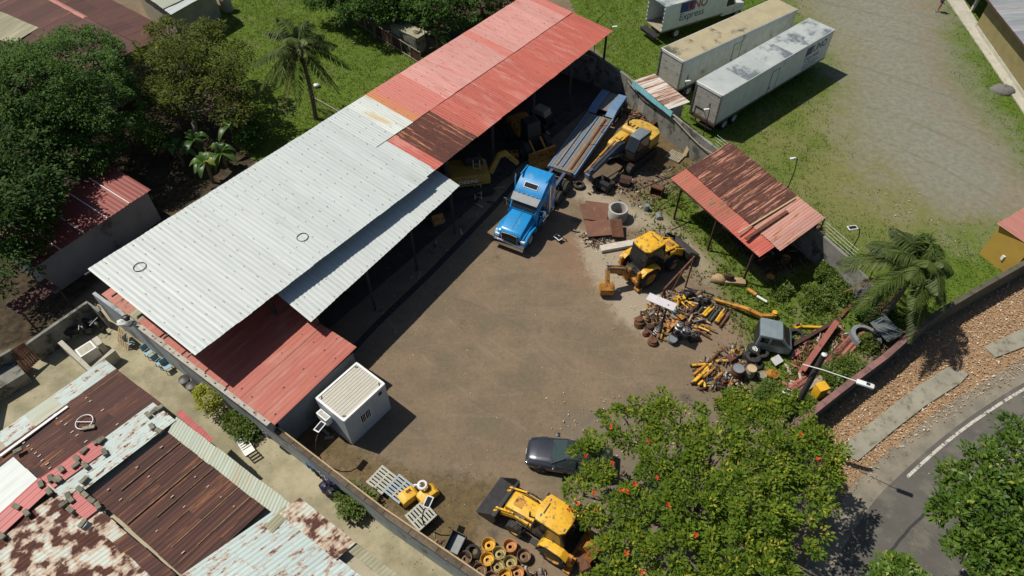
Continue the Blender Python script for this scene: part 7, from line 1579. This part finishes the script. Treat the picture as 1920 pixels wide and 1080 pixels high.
loose = [((1306, 596), (1332, 606), 'newwood', 'pale pinkish bar below the laid-out row'), ((1316, 609), (1342, 618), 'orange', 'orange bar below the pale bar'), ((1310, 620), (1332, 632), 'rust', 'rusty bar pointing at the open yard'), ((1310, 613), (1330, 621), 'yellow', 'short yellow bar under the orange one'), ((1282, 598), (1311, 569), 'rust', 'long rusty bar leaning across the heap'), ((1288, 610), (1298, 590), 'newwood', 'pale split bar beside the engine blocks'), ((1250, 562), (1262, 571), 'rust', 'rusty bar under the pale board'), ((1292, 566), (1310, 570), 'newwood', 'cream plank at the back of the heap'), ((1278, 566), (1290, 578), 'yellow', 'yellow bar in the heap, nearest the frame leg'), ((1284, 562), (1302, 574), 'yellow', 'yellow bar in the heap behind the cream plank'), ((1262, 575), (1282, 588), 'orange', 'orange bar crossing the middle of the heap'), ((1228, 588), (1243, 597), 'newwood', 'pale bar at the left of the heap'), ((1216, 604), (1226, 578), 'rustdark', 'dark bar standing at the left of the heap'), ((1300, 604), (1322, 598), 'steel', 'bright steel bar beside the pale pinkish bar'), ((1238, 604), (1252, 612), 'orange', 'orange stick near the grey hub'), ((1345, 680), (1385, 655), 'rust', 'bent rusty bar reaching to the tyres'), ((1330, 678), (1348, 660), 'rust', 'rusty bar behind the fanned rods'), ((1355, 702), (1338, 725), 'dark', 'black bar in front of the fanned rods')]
for i, (a_, b_, m_, lab) in enumerate(loose): rod(a_, b_, .16 + .04 * (i % 3), .06, K[m_], lab, 'loose bars in the scrap heap', False, 'scrap_bar', 'bar', .15 if i % 2 else .0)
# ---- engines, hubs and drums
def hub(u, v, r, h, material, lab, holes=0, tilt=(0, 0)):
    p = P(u, v, h); t = thing('machine_hub', lab, 'hub', (p.x, p.y, 0), 0, 'hubs and drums in the scrap heap'); q = MB(); q.lathe([(0, 0), (r, 0), (r, h * .55), (r * .8, h * .6), (r * .78, h * .95), (r * .6, h), (0, h)], 18); q.build('casting', material, t, smooth=40)
    for i in range(holes): a_ = i * 2 * math.pi / holes; q = MB(); q.lathe([(r * .18, h + .006), (0, h + .006)], 10, T=TR((r * .42 * math.cos(a_), r * .42 * math.sin(a_), 0))); q.build('bore', K['black'], t)
    t.rotation_euler = (tilt[0], tilt[1], rnd.uniform(0, 6))
hub(1201, 600, .34, .55, K['rust'], 'rusty drum at the far left of the scrap heap', 0, (.3, .1)); hub(1219, 611, .26, .4, K['rustdark'], 'dark rusty hub behind the grey one'); hub(1234, 617, .28, .35, K['steel'], 'grey steel hub at the front of the heap', 4); hub(1225, 637, .32, .35, K['rust'], 'rusty wheel hub lying nearest to the open yard', 1); hub(1211, 622, .2, .3, K['rust'], 'small rusty hub on the axle'); hub(1276, 607, .30, .75, K['steel'], 'pale engine casting with round holes, left of a pair', 4); hub(1288, 617, .32, .7, K['steel'], 'pale engine casting with round holes, right of a pair', 4); hub(1345, 690, .22, .3, K['rustdark'], 'dark drum behind the fanned rods', 1)
rod((1212, 618), (1228, 628), .2, .09, K['rust'], 'rusty axle joining two hubs at the front of the heap', None, True, 'axle', 'axle')
def block(u, v, sx, sy, sz, rz, material, lab, name='machine_part', cat='machine part', bolts=4):
    p = P(u, v, sz); t = thing(name, lab, cat, (p.x, p.y, 0), rz, 'machine parts in the scrap heap'); q = MB(); q.box((0, 0, sz / 2), (sx, sy, sz), top=(.8, .75, .03, 0), bev=.03); q.build('casting', material, t, smooth=35)
    for i in range(bolts): q = MB(); q.lathe([(.06, 0), (.06, .1), (.03, .14), (0, .14)], 8, T=TR((rnd.uniform(-.3, .3) * sx, rnd.uniform(-.3, .3) * sy, sz))); q.build('fitting', K['rustdark'] if i % 2 else K['steel'], t)
for (u, v, sx, sy, sz, rz, m_, lab) in ((1292, 547, .8, .6, .6, 20, 'dark', 'black gearbox at the back of the heap by the frame'), (1312, 562, .7, .45, .5, -30, 'dark', 'black casting right of the gearbox'), (1326, 562, .5, .3, .35, 40, 'dark', 'small black casting at the top right of the heap'), (1276, 557, .7, .5, .4, 15, 'yellow', 'yellow plate-sided part under the frame'), (1265, 590, .6, .5, .4, 60, 'grey', 'grey casting in the middle of the heap'), (1270, 578, .5, .4, .35, 10, 'conc', 'pale motor in the middle of the heap'), (1240, 590, .6, .4, .3, -20, 'rust', 'rusty bracket left of the middle'), (1256, 600, .5, .35, .35, 50, 'orange', 'orange casting near the post of the pale board'), (1228, 597, .4, .4, .3, 0, 'rust', 'rusty box part at the left of the heap'), (1244, 612, .4, .3, .3, 30, 'rustdark', 'dark bracket between the hubs'), (1302, 628, .7, .5, .45, 15, 'dark', 'black engine part in front of the castings'), (1360, 712, .5, .4, .35, 10, 'rust', 'rusty part among the cans near the fanned rods'), (1372, 716, .4, .35, .3, 40, 'orange', 'orange can-shaped part near the rusty drum'), (1350, 722, .45, .4, .35, -20, 'rustdark', 'dark part in front of the fanned rods'), (1365, 700, .35, .3, .35, 0, 'white', 'pale part behind the orange can'), (1380, 655, .3, .3, .5, 0, 'yellow', 'small yellow stub near the silver tyre rim'), (1400, 662, .5, .4, .4, 10, 'dark', 'black part left of the tyre stack'), (1375, 668, .9, .5, .35, 35, 'rust', 'rusty frame piece pointing at the tyre stack')):
    block(u, v, sx, sy, sz, R(rz), K[m_], lab)
ob = thing('curved_guard', 'curved orange guard lying in the heap behind the castings', 'guard', P(1266, 608), R(38)); q = MB(); q.prism([(-.9, .05), (-.6, .35), (0, .5), (.6, .4), (.95, .1), (.9, .04), (.55, .32), (0, .42), (-.55, .28), (-.85, .02)], -.2, .2); q.build('guard_plate', K['orange'], ob)
# ---- yellow and tan boom pieces in the weeds
yb = thing('boom_section', 'bent yellow boom section lying in the weeds above the van shell', 'boom section', P(1400, 582)); pz_ = [P(1340, 562, .25), P(1375, 572, .35), P(1400, 580, .55), P(1425, 592, .35), P(1452, 592, .3)]
q = MB()
for a_, b_, w_ in zip(pz_[:-1], pz_[1:], (.16, .24, .28, .2)): q.bar(a_, b_ + (b_ - a_) * .08, w_, w_ * .9)
q.build('boom_plate', K['orange'], yb, world=True); q = MB(); q.lathe([(.0, 0), (.17, 0), (.17, .4), (0, .4)], 12, T=TR(P(1450, 592, .1))); q.build('pivot', K['yellow'], yb, world=True)
tk = thing('tan_tank', 'dented tan tank with dark fittings lying in the weeds', 'tank', P(1365, 532), R(-18)); q = MB(); q.blob((-.65, 0, .25), (.5, .36, .32), 14, 8, .12, seed=4); q.box((.35, .1, .18), (1.5, .55, .3), TR((0, 0, 0), rz=.2), bev=.08); q.build('tank_wall', mat('tan_paint', (.40, .28, .15), (.33, .22, .11), 3, .7, dirt=(.2, .11, .05), damt=.35), tk, smooth=50); q = MB(); q.blob((-.1, .1, .6), (.35, .2, .2), seed=3); q.build('fitting', K['rustdark'], tk)
rod((1402, 542), (1418, 553), .2, .14, K['orange'], 'orange pipe lying end to end with a white one in the weeds', None, False, 'pipe', 'pipe'); rod((1419, 555), (1438, 566), .18, .09, K['white'], 'white pipe lying end to end with the orange one', None, False, 'pipe', 'pipe'); rod((1498, 612), (1542, 614), .15, .09, K['yellow'], 'thin yellow rail in the weeds above the big tyre', None, False, 'rail', 'rail'); block(1497, 610, .5, .4, .25, R(20), K['yellow'], 'yellow bracket at the end of the thin yellow rail')
# ---- buckets and scrap by the far wall
def loose_bucket(u, v, rz, s, material, lab):
    t = thing('digger_bucket', lab, 'bucket', P(u, v), rz, 'loose digger buckets'); pr = [(-.5, .1), (-.6, .6), (-.3, 1.0), (.2, 1.05), (.25, .95), (-.25, .9), (-.48, .55), (-.4, .15), (.35, .06), (.35, 0), (-.4, 0)]; q = MB(Matrix.Scale(s, 4)); q.prism(pr, -.6, .6)
    for y in (-.6, .57): q.prism([(-.5, .1), (-.6, .6), (-.3, 1.0), (.2, 1.05), (.35, 0), (-.4, 0)], y, y + .03)
    q.build('bucket_shell', material, t); q = MB(Matrix.Scale(s, 4))
    for y in (-.45, -.15, .15, .45): q.box((.42, y, .03), (.2, .09, .06))
    q.build('tooth', K['steel'], t)
loose_bucket(1222, 246, R(-40), .8, K['rustdark'], 'dark rusty digger bucket against the grey concrete wall'); loose_bucket(1230, 365, R(-120), .75, K['rust'], 'orange-rust digger bucket beside the scrap shed corner'); loose_bucket(1172, 345, R(70), .7, K['rustdark'], 'brown digger bucket in the excavator shadow'); loose_bucket(1130, 358, R(-130), .8, K['black'], 'black digger bucket beside the excavator boom tip')
for i, (u, v) in enumerate(((1192, 222), (1202, 228), (1210, 234), (1198, 234), (1188, 232), (1206, 220))): block(u, v, .5, .35, .3, R(40 * i), K['rust'] if i % 2 else K['rustdark'], 'rusty part in the pile behind the excavator, %s' % ('back left', 'centre', 'right', 'front', 'far left', 'topmost')[i])
plate(1301, 272, .9, .35, 1.9, R(-35), (R(62), 0), 'grey plank leaning on the grey concrete wall', K['wood'], .05, 'timber_plank', 'plank', None); plate(1291, 275, .8, .28, 1.6, R(-35), (R(60), .1), 'narrow ribbed plank leaning on the grey concrete wall', K['newwood'], .05, 'timber_plank', 'plank', None)
# ---- lawn fence, hut behind it, branch and stump
fe = thing('lawn_fence', 'white-railed fence with dark rusty infill along the back of the lawn', 'fence', P(680, 55)); a_, b_ = P(580, -12), P(790, 122)
n = 13
for i in range(n + 1):
    c = a_.lerp(b_, i / n); q = MB(); q.bar(c, c + Vector((0, 0, 1.35)), .08, .08); q.build('fence_post', K['wood'], fe, world=True)
    if i < n:
        d = a_.lerp(b_, (i + 1) / n)
        for z in (.15, 1.3): q = MB(); q.bar(c + Vector((.0, -.05, z)), d + Vector((0, -.05, z)), .05, .06); q.build('fence_rail', K['wood'], fe, world=True)
        if i % 4 != 3: q = MB(); q.bar(c + Vector((0, .03, .7)), d + Vector((0, .03, .7)), .02, 1.0); q.build('infill_sheet', S['brown'] if i % 2 else S['maroon'], fe, world=True)
hu = thing('fence_hut', 'small patched hut with olive roof behind the lawn fence', 'hut', P(765, 70)); roof(hu, P(728, 48, 1.9), P(782, 72, 1.9), P(748, 36, 2.1), .8, 1, lambda i, j: S['olive'], .2, .03, seed=48); mass(hu, [(730, 48), (780, 72), (798, 58), (750, 38)], 1.9, 1.85, K['concdark'], inset=.1)
q = MB(); q.tube([P(588, 183, .1), P(612, 196, .12), P(640, 212, .08)], [.07, .06, .05], 7); tag(ctr(q.build('fallen_branch', barkl, smooth=60)), 'pale fallen branch on the lawn by the palm trunk', 'branch')
q = MB(); c = P(594, 163); q.blob((c.x, c.y, .15), (.28, .24, .2), 10, 7, .15, seed=5); tag(ctr(q.build('pale_stone', K['white'], smooth=60)), 'pale round stone on the lawn beside the palm', 'stone')
# ---- gravel heap and step by the depot
q = MB(); c = P(1880, 170); q.blob((c.x, c.y, .0), (1.1, .8, .45), 18, 10, .10, seed=8); tag(ctr(q.build('gravel_heap', mat('grey_gravel', (.20, .195, .18), (.13, .125, .12), 12, .95, bmp=.6), smooth=60)), 'small grey gravel heap on the grass by the depot wall', 'gravel heap')
# ---- alley: chairs, bins, lounger, laundry, motorcycles
chb = mat('light_blue_plastic', (.20, .36, .45), (.17, .31, .40), 3, .45)
def chair(u, v, rz, lab):
    t = thing('plastic_chair', lab, 'chair', P(u, v), rz, 'blue chairs along the mural wall'); q = MB(); q.box((0, 0, .44), (.42, .42, .035), bev=.012); q.build('seat', chb, t); q = MB(); q.box((-.21, 0, .70), (.03, .40, .46), TR((0, 0, 0), ry=-.12), bev=.01); q.build('backrest', chb, t)
    for x in (-1, 1):
        for y in (-1, 1): q = MB(); q.bar((x * .17, y * .17, .43), (x * .23, y * .22, 0), .03, .03); q.build('leg', K['dark'], t)
for u, v, r_, lab in ((283, 668, -40, 'light blue chair nearest the wooden pallet'), (304, 686, -35, 'light blue chair in the middle of the row'), (318, 695, -45, 'light blue chair at the right end of the row'), (250, 648, -30, 'blue-grey chair beside the wooden pallet')): chair(u, v, R(r_), lab)
def tub(u, v, lab, material, r=.3, h=.6):
    t = thing('waste_bin', lab, 'bin', P(u, v + 6), 0, 'bins by the lime bush'); q = MB(); q.lathe([(0, 0), (r * .8, 0), (r, h), (r * 1.06, h + .02)], 18); q.build('bin_body', material, t, smooth=40); q = MB(); q.lathe([(r * 1.08, h), (r * 1.08, h + .05), (r * .5, h + .1), (0, h + .11)], 18); q.build('lid', material, t, smooth=40)
tub(352, 716, 'black lidded bin nearest the blue chairs', K['black']); tub(366, 727, 'black lidded bin touching the lime bush', K['black'])
sl = thing('sun_lounger', 'white slatted sun lounger standing in the alley', 'lounger', P(464, 842), R(-50))
for i in range(10):
    z = .32 + (max(0, i - 6) * .10); q = MB(); q.box((-.75 + .16 * i, 0, z), (.10, .58, .03), TR()); q.build('slat', K['white'], sl)
for s in (-1, 1):
    q = MB(); q.bar((-.8, s * .26, .29), (.3, s * .26, .29), .05, .05); q.bar((.3, s * .26, .29), (.75, s * .26, .58), .05, .05); q.build('side_rail', K['white'], sl)
    for x in (-.7, .3): q = MB(); q.bar((x, s * .26, .28), (x, s * .28, 0), .05, .05); q.build('leg', K['white'], sl)
def motorbike(u, v, rz, lab):
    t = thing('motorcycle', lab, 'motorcycle', P(u, v), rz, 'motorcycles on the patio')
    for x in (-.62, .65): wheel(t, x, 0, .3, .3, .11, rimd)
    q = MB(); q.prism([(-.5, .45), (-.7, .78), (-.1, .82), (.25, .95), (.4, .7), (.1, .35)], -.12, .12, bev=.04); q.build('frame_and_tank', K['black'], t, smooth=40); q = MB(); q.box((-.35, 0, .86), (.6, .22, .09), bev=.03); q.build('saddle', K['rubber'], t); q = MB(); q.bar((.65, 0, .3), (.38, 0, .98), .08, .06); q.bar((.38, -.34, 1.0), (.38, .34, 1.0), .03, .03); q.build('fork_and_handlebar', K['steel'], t); q = MB(); q.box((.5, 0, .88), (.12, .18, .16), bev=.04); q.build('headlight', K['chrome'], t)
motorbike(150, 632, R(20), 'dark motorcycle at the left of the patio pair'); motorbike(180, 618, R(-20), 'dark motorcycle near the wooden pallet')
def cloth(u, v, z, w_, h_, rz, col, lab):
    p = P(u, v, z); g = random.Random(u); m_ = mat('cloth_' + lab.split()[0] + str(u), col, tuple(c * .7 for c in col), 5, .9); q = MB(TR(p, rz)); n = 9; vs = []; fs = []
    for j in range(5):
        for i in range(n): vs.append((w_ * (i / (n - 1) - .5), .06 * math.sin(i * 1.7 + j * .5) + .02 * j, -h_ * j / 4 + g.uniform(-.02, .02)))
    for j in range(4):
        for i in range(n - 1): fs.append((j * n + i, j * n + i + 1, (j + 1) * n + i + 1, (j + 1) * n + i))
    q.add(vs, fs); o = q.build('hanging_cloth', m_, smooth=60); o.modifiers.new('thick', 'SOLIDIFY').thickness = .012; tag(ctr(o), lab, 'laundry', 'washing hung along the yard wall')
for u, v, w_, h_, col, lab in ((578, 872, .7, .7, (.10, .26, .55), 'blue cloth at the left end of the washing'), (592, 884, .5, .8, (.05, .05, .06), 'black cloth next to the blue one'), (605, 892, .8, .9, (.45, .42, .50), 'pale lilac cloth in the middle of the washing'), (620, 902, .6, .9, (.08, .07, .20), 'dark violet cloth left of the green bag'), (496, 812, .6, .6, (.32, .30, .42), 'grey-violet cloth hung by the sun lounger')): cloth(u, v, 1.55, w_, h_, R(-37), col, lab)
def bag(u, v, r, col, lab):
    p = P(u, v, r * .6); m_ = mat('bag_%d' % u, col, tuple(c * .6 for c in col), 6, .4); q = MB(); q.blob((0, 0, r * .6), (r, r * .85, r * .7), 12, 9, .16, seed=u); q.tube([(0, 0, r * 1.15), (.02, .01, r * 1.5)], [.05, .09], 7); o = q.build('rubbish_bag', m_, smooth=50); o.location = (p.x, p.y, 0); tag(o, lab, 'bag', 'bags below the washing')
for u, v, r, col, lab in ((612, 912, .4, (.03, .03, .08), 'dark blue bag under the washing'), (625, 924, .42, (.02, .02, .022), 'black rubbish bag under the washing'), (634, 915, .3, (.16, .05, .05), 'maroon bag right of the black one'), (643, 918, .28, (.03, .20, .12), 'green bag at the right end below the washing'), (618, 918, .22, (.45, .27, .05), 'ochre bag between the dark ones')): bag(u, v, r, col, lab)
bc = thing('wooden_bench', 'grey wooden bench carrying plants against the yard wall', 'bench', P(660, 962), R(-38))
for i in range(4): q = MB(); q.box((0, -.3 + .2 * i, .5), (1.5, .14, .04)); q.build('slat', K['wood'], bc)
for x in (-.65, .65):
    for y in (-.3, .3): q = MB(); q.bar((x, y, 0), (x, y, .5), .07, .07); q.build('leg', K['wood'], bc)
for i, (u, v) in enumerate(((235, 596), (243, 606), (228, 604))):
    p = P(u, v, 3.0); q = MB(); q.blob((0, 0, .12), (.28, .22, .16), 10, 7, .25, seed=i); o = q.build('roof_bundle', (K['black'], K['grey'], K['white'])[i], smooth=50); o.location = (p.x, p.y, 2.86); tag(o, ('black bundle on the old red roof sheets', 'grey bundle on the old red roof sheets', 'white bundle on the old red roof sheets')[i], 'bundle', 'bundles on the roof')
for i, (u, v) in enumerate(((612, 812), (618, 822))): q = MB(); q.box((0, 0, .08), (.5, .16, .15), bev=.01); o = q.build('timber_block', K['wood']); o.location = P(u, v); o.rotation_euler = (0, 0, R(-40 + 50 * i)); tag(o, ('timber block beside the cabin corner, upper', 'timber block beside the cabin corner, lower')[i], 'timber', 'timber blocks by the cabin')
# ---- person walking at the top right
def person():
    p = P(1757, 22); t = thing('person', 'person in pinkish shorts and pale shoes walking at the top edge', 'person', p, R(-10)); me = bpy.data.meshes.new('body')
    J = [(0, 0, .95), (0, 0, 1.2), (0, 0, 1.42), (.02, 0, 1.52), (.03, 0, 1.65), (.03, 0, 1.74), (.02, .1, .90), (.16, .11, .50), (.02, .11, .09), (.20, .12, .04), (-.02, -.1, .90), (-.02, -.11, .48), (-.26, -.11, .12), (-.10, -.12, .05), (0, .19, 1.40), (-.06, .25, 1.12), (.08, .27, .88), (.13, .27, .80), (0, -.19, 1.40), (.05, -.25, 1.12), (.22, -.25, .93), (.28, -.25, .87)]
    E = [(0, 1), (1, 2), (2, 3), (3, 4), (4, 5), (0, 6), (6, 7), (7, 8), (8, 9), (0, 10), (10, 11), (11, 12), (12, 13), (2, 14), (14, 15), (15, 16), (16, 17), (2, 18), (18, 19), (19, 20), (20, 21)]
    rad = [.15, .14, .15, .06, .10, .08, .10, .065, .045, .04, .10, .065, .045, .04, .06, .045, .035, .03, .06, .045, .035, .03]
    me.from_pydata(J, E, []); o = link(bpy.data.objects.new('body', me)); o.parent = t; m = o.modifiers.new('skin', 'SKIN'); o.modifiers.new('sub', 'SUBSURF').levels = 2
    for v, r in zip(me.skin_vertices[0].data, rad): v.radius = (r, r * .9)
    me.skin_vertices[0].data[0].use_root = True; me.materials.append(mat('skin', (.32, .17, .11), (.28, .15, .10), 4, .6))
    sh = mat('pink_shorts', (.45, .16, .13), (.40, .13, .11), 4, .9)
    q = MB(); q.lathe([(.175, .86), (.18, .95), (.165, 1.04)], 16, T=TR()); 
    for y, x in ((.1, .05), (-.1, -.02)): q.tube([(0, y, .92), (x, y * 1.05, .62)], [.125, .12], 12)
    q.build('shorts', sh, t, smooth=50); q = MB(); q.lathe([(.17, 1.0), (.18, 1.2), (.19, 1.38), (.12, 1.47), (.07, 1.5)], 16)
    for s in (-1, 1): q.tube([(0, s * .17, 1.40), (-.02 * s, s * .25, 1.18)], [.085, .07], 10)
    q.build('shirt', mat('dark_shirt', (.05, .06, .09), (.04, .05, .07), 4, .9), t, smooth=50); q = MB(); q.blob((.02, 0, 1.70), (.115, .10, .11), 12, 8, .03); q.build('hair', K['black'], t, smooth=60)
    for x, y in ((.09, .115), (-.2, -.115)): q = MB(); q.box((x, y, .05), (.28, .10, .09), bev=.03); q.build('shoe', K['white'], t, smooth=40)
person()
# ---- small mixed scrap, too small and tangled to count
def debris(name, label, px, n, seed, smin, smax, tints, mt, hmax=.25):
    g = np.random.default_rng(seed); poly = poly_w(px); lo, hi = poly.min(0), poly.max(0); pts = g.uniform(lo, hi, (n * 3, 2)); d = sdist(pts, poly); pts = pts[d > 0][:n]; d = d[d > 0][:n]; n = len(pts)
    L_ = g.uniform(smin, smax, n); W_ = np.where(g.uniform(size=n) < .6, .03, .12) * g.uniform(.6, 1.6, n); H_ = .03 * g.uniform(.6, 2, n)
    a = g.uniform(0, 6.28, n); e = g.normal(0, .28, n); X = np.column_stack([np.cos(a) * np.cos(e), np.sin(a) * np.cos(e), np.sin(e)]); Y = np.column_stack([-np.sin(a), np.cos(a), np.zeros(n)]); Z = np.cross(X, Y)
    c = np.column_stack([pts, .04 + g.uniform(0, 1, n) * hmax * np.clip(d / .8, .1, 1)]); vs = np.zeros((n, 8, 3)); k = 0
    for sx in (-.5, .5):
        for sy in (-.5, .5):
            for sz in (-.5, .5): vs[:, k] = c + X * (sx * L_)[:, None] + Y * (sy * W_)[:, None] + Z * (sz * H_)[:, None]; k += 1
    f = np.array([(0, 1, 3, 2), (4, 6, 7, 5), (0, 4, 5, 1), (2, 3, 7, 6), (0, 2, 6, 4), (1, 5, 7, 3)])
    fs = (f[None] + (np.arange(n) * 8)[:, None, None]).reshape(-1, 4); raw(name, vs.reshape(-1, 3), fs, mt, np.repeat(g.choice(tints, n), 8), label, 'scrap', 'stuff')
scm, t_, b_s = new_mat('mixed_scrap'); at_ = nd(t_, 'ShaderNodeAttribute', attribute_name='tint'); cr_ = nd(t_, 'ShaderNodeValToRGB'); cr_.color_ramp.interpolation = 'CONSTANT'
cols = [(.10, .045, .025), (.055, .03, .02), (.20, .10, .045), (.42, .24, .04), (.22, .21, .20), (.40, .36, .28), (.03, .03, .03), (.30, .11, .08)]
for i, c in enumerate(cols):
    el_ = cr_.color_ramp.elements[0] if i == 0 else cr_.color_ramp.elements.new(i / 8)
    el_.position = i / 8; el_.color = L(c)
cr_.color_ramp.elements[len(cols)].color = L((.3, .1, .08)) if len(cr_.color_ramp.elements) > len(cols) else cr_.color_ramp.elements[-1].color
t_.links.new(at_.outputs['Fac'], cr_.inputs[0]); t_.links.new(cr_.outputs[0], b_s.inputs['Base Color']); b_s.inputs['Roughness'].default_value = .8
tt = lambda *k: [(i + .5) / 8 for i in k]
debris('scrap_debris', 'tangle of small rusty scrap under the pale board', [(1190, 595), (1245, 548), (1310, 545), (1335, 565), (1315, 600), (1330, 625), (1270, 640), (1215, 640)], 420, 1, .1, .7, tt(0, 0, 1, 2, 2, 3, 4, 5, 6), scm, .35)
debris('scrap_debris', 'small scrap strewn around the fanned yellow rods', [(1292, 690), (1345, 655), (1400, 650), (1430, 700), (1390, 735), (1310, 735)], 300, 2, .1, .6, tt(0, 1, 2, 3, 4, 5, 6), scm, .28)
debris('scrap_debris', 'broken sticks and bark in front of the rusty plates', [(1088, 440), (1120, 430), (1150, 445), (1135, 465), (1100, 468)], 140, 3, .1, .5, tt(2, 4, 5, 1), scm, .15)
debris('scrap_debris', 'rusty scrap heaped against the grey concrete wall', [(1175, 212), (1200, 205), (1245, 245), (1225, 258), (1190, 245)], 200, 4, .1, .6, tt(0, 1, 1, 2), scm, .45)
debris('scrap_debris', 'small scrap around the excavator tracks', [(1100, 365), (1180, 330), (1260, 300), (1280, 340), (1230, 400), (1160, 375)], 190, 5, .06, .4, tt(0, 1, 2, 4, 5, 6), scm, .08)
debris('scrap_debris', 'dim clutter stored under the rust-eaten shed roof', [(1300, 370), (1370, 300), (1540, 430), (1500, 500), (1430, 515)], 260, 6, .2, 1.1, tt(0, 1, 4, 6, 2), scm, .7)
debris('scrap_debris', 'splintered red and brown offcuts around the steel beams', [(1470, 720), (1490, 640), (1570, 600), (1610, 640), (1560, 700), (1500, 740)], 220, 7, .15, 1.0, tt(7, 7, 0, 1, 5), scm, .2)
debris('scrap_debris', 'rusty bits along the yard wall near the rims', [(800, 1000), (850, 1005), (900, 1050), (1010, 1060), (1040, 1090), (880, 1090)], 190, 8, .06, .45, tt(0, 1, 2, 4, 5), scm, .12)
debris('scrap_debris', 'loose bits along the shaded shed floor', [(700, 590), (830, 440), (1000, 250), (1050, 190), (1080, 230), (900, 400), (760, 560)], 160, 9, .1, .8, tt(0, 1, 4, 5, 6), scm, .25)
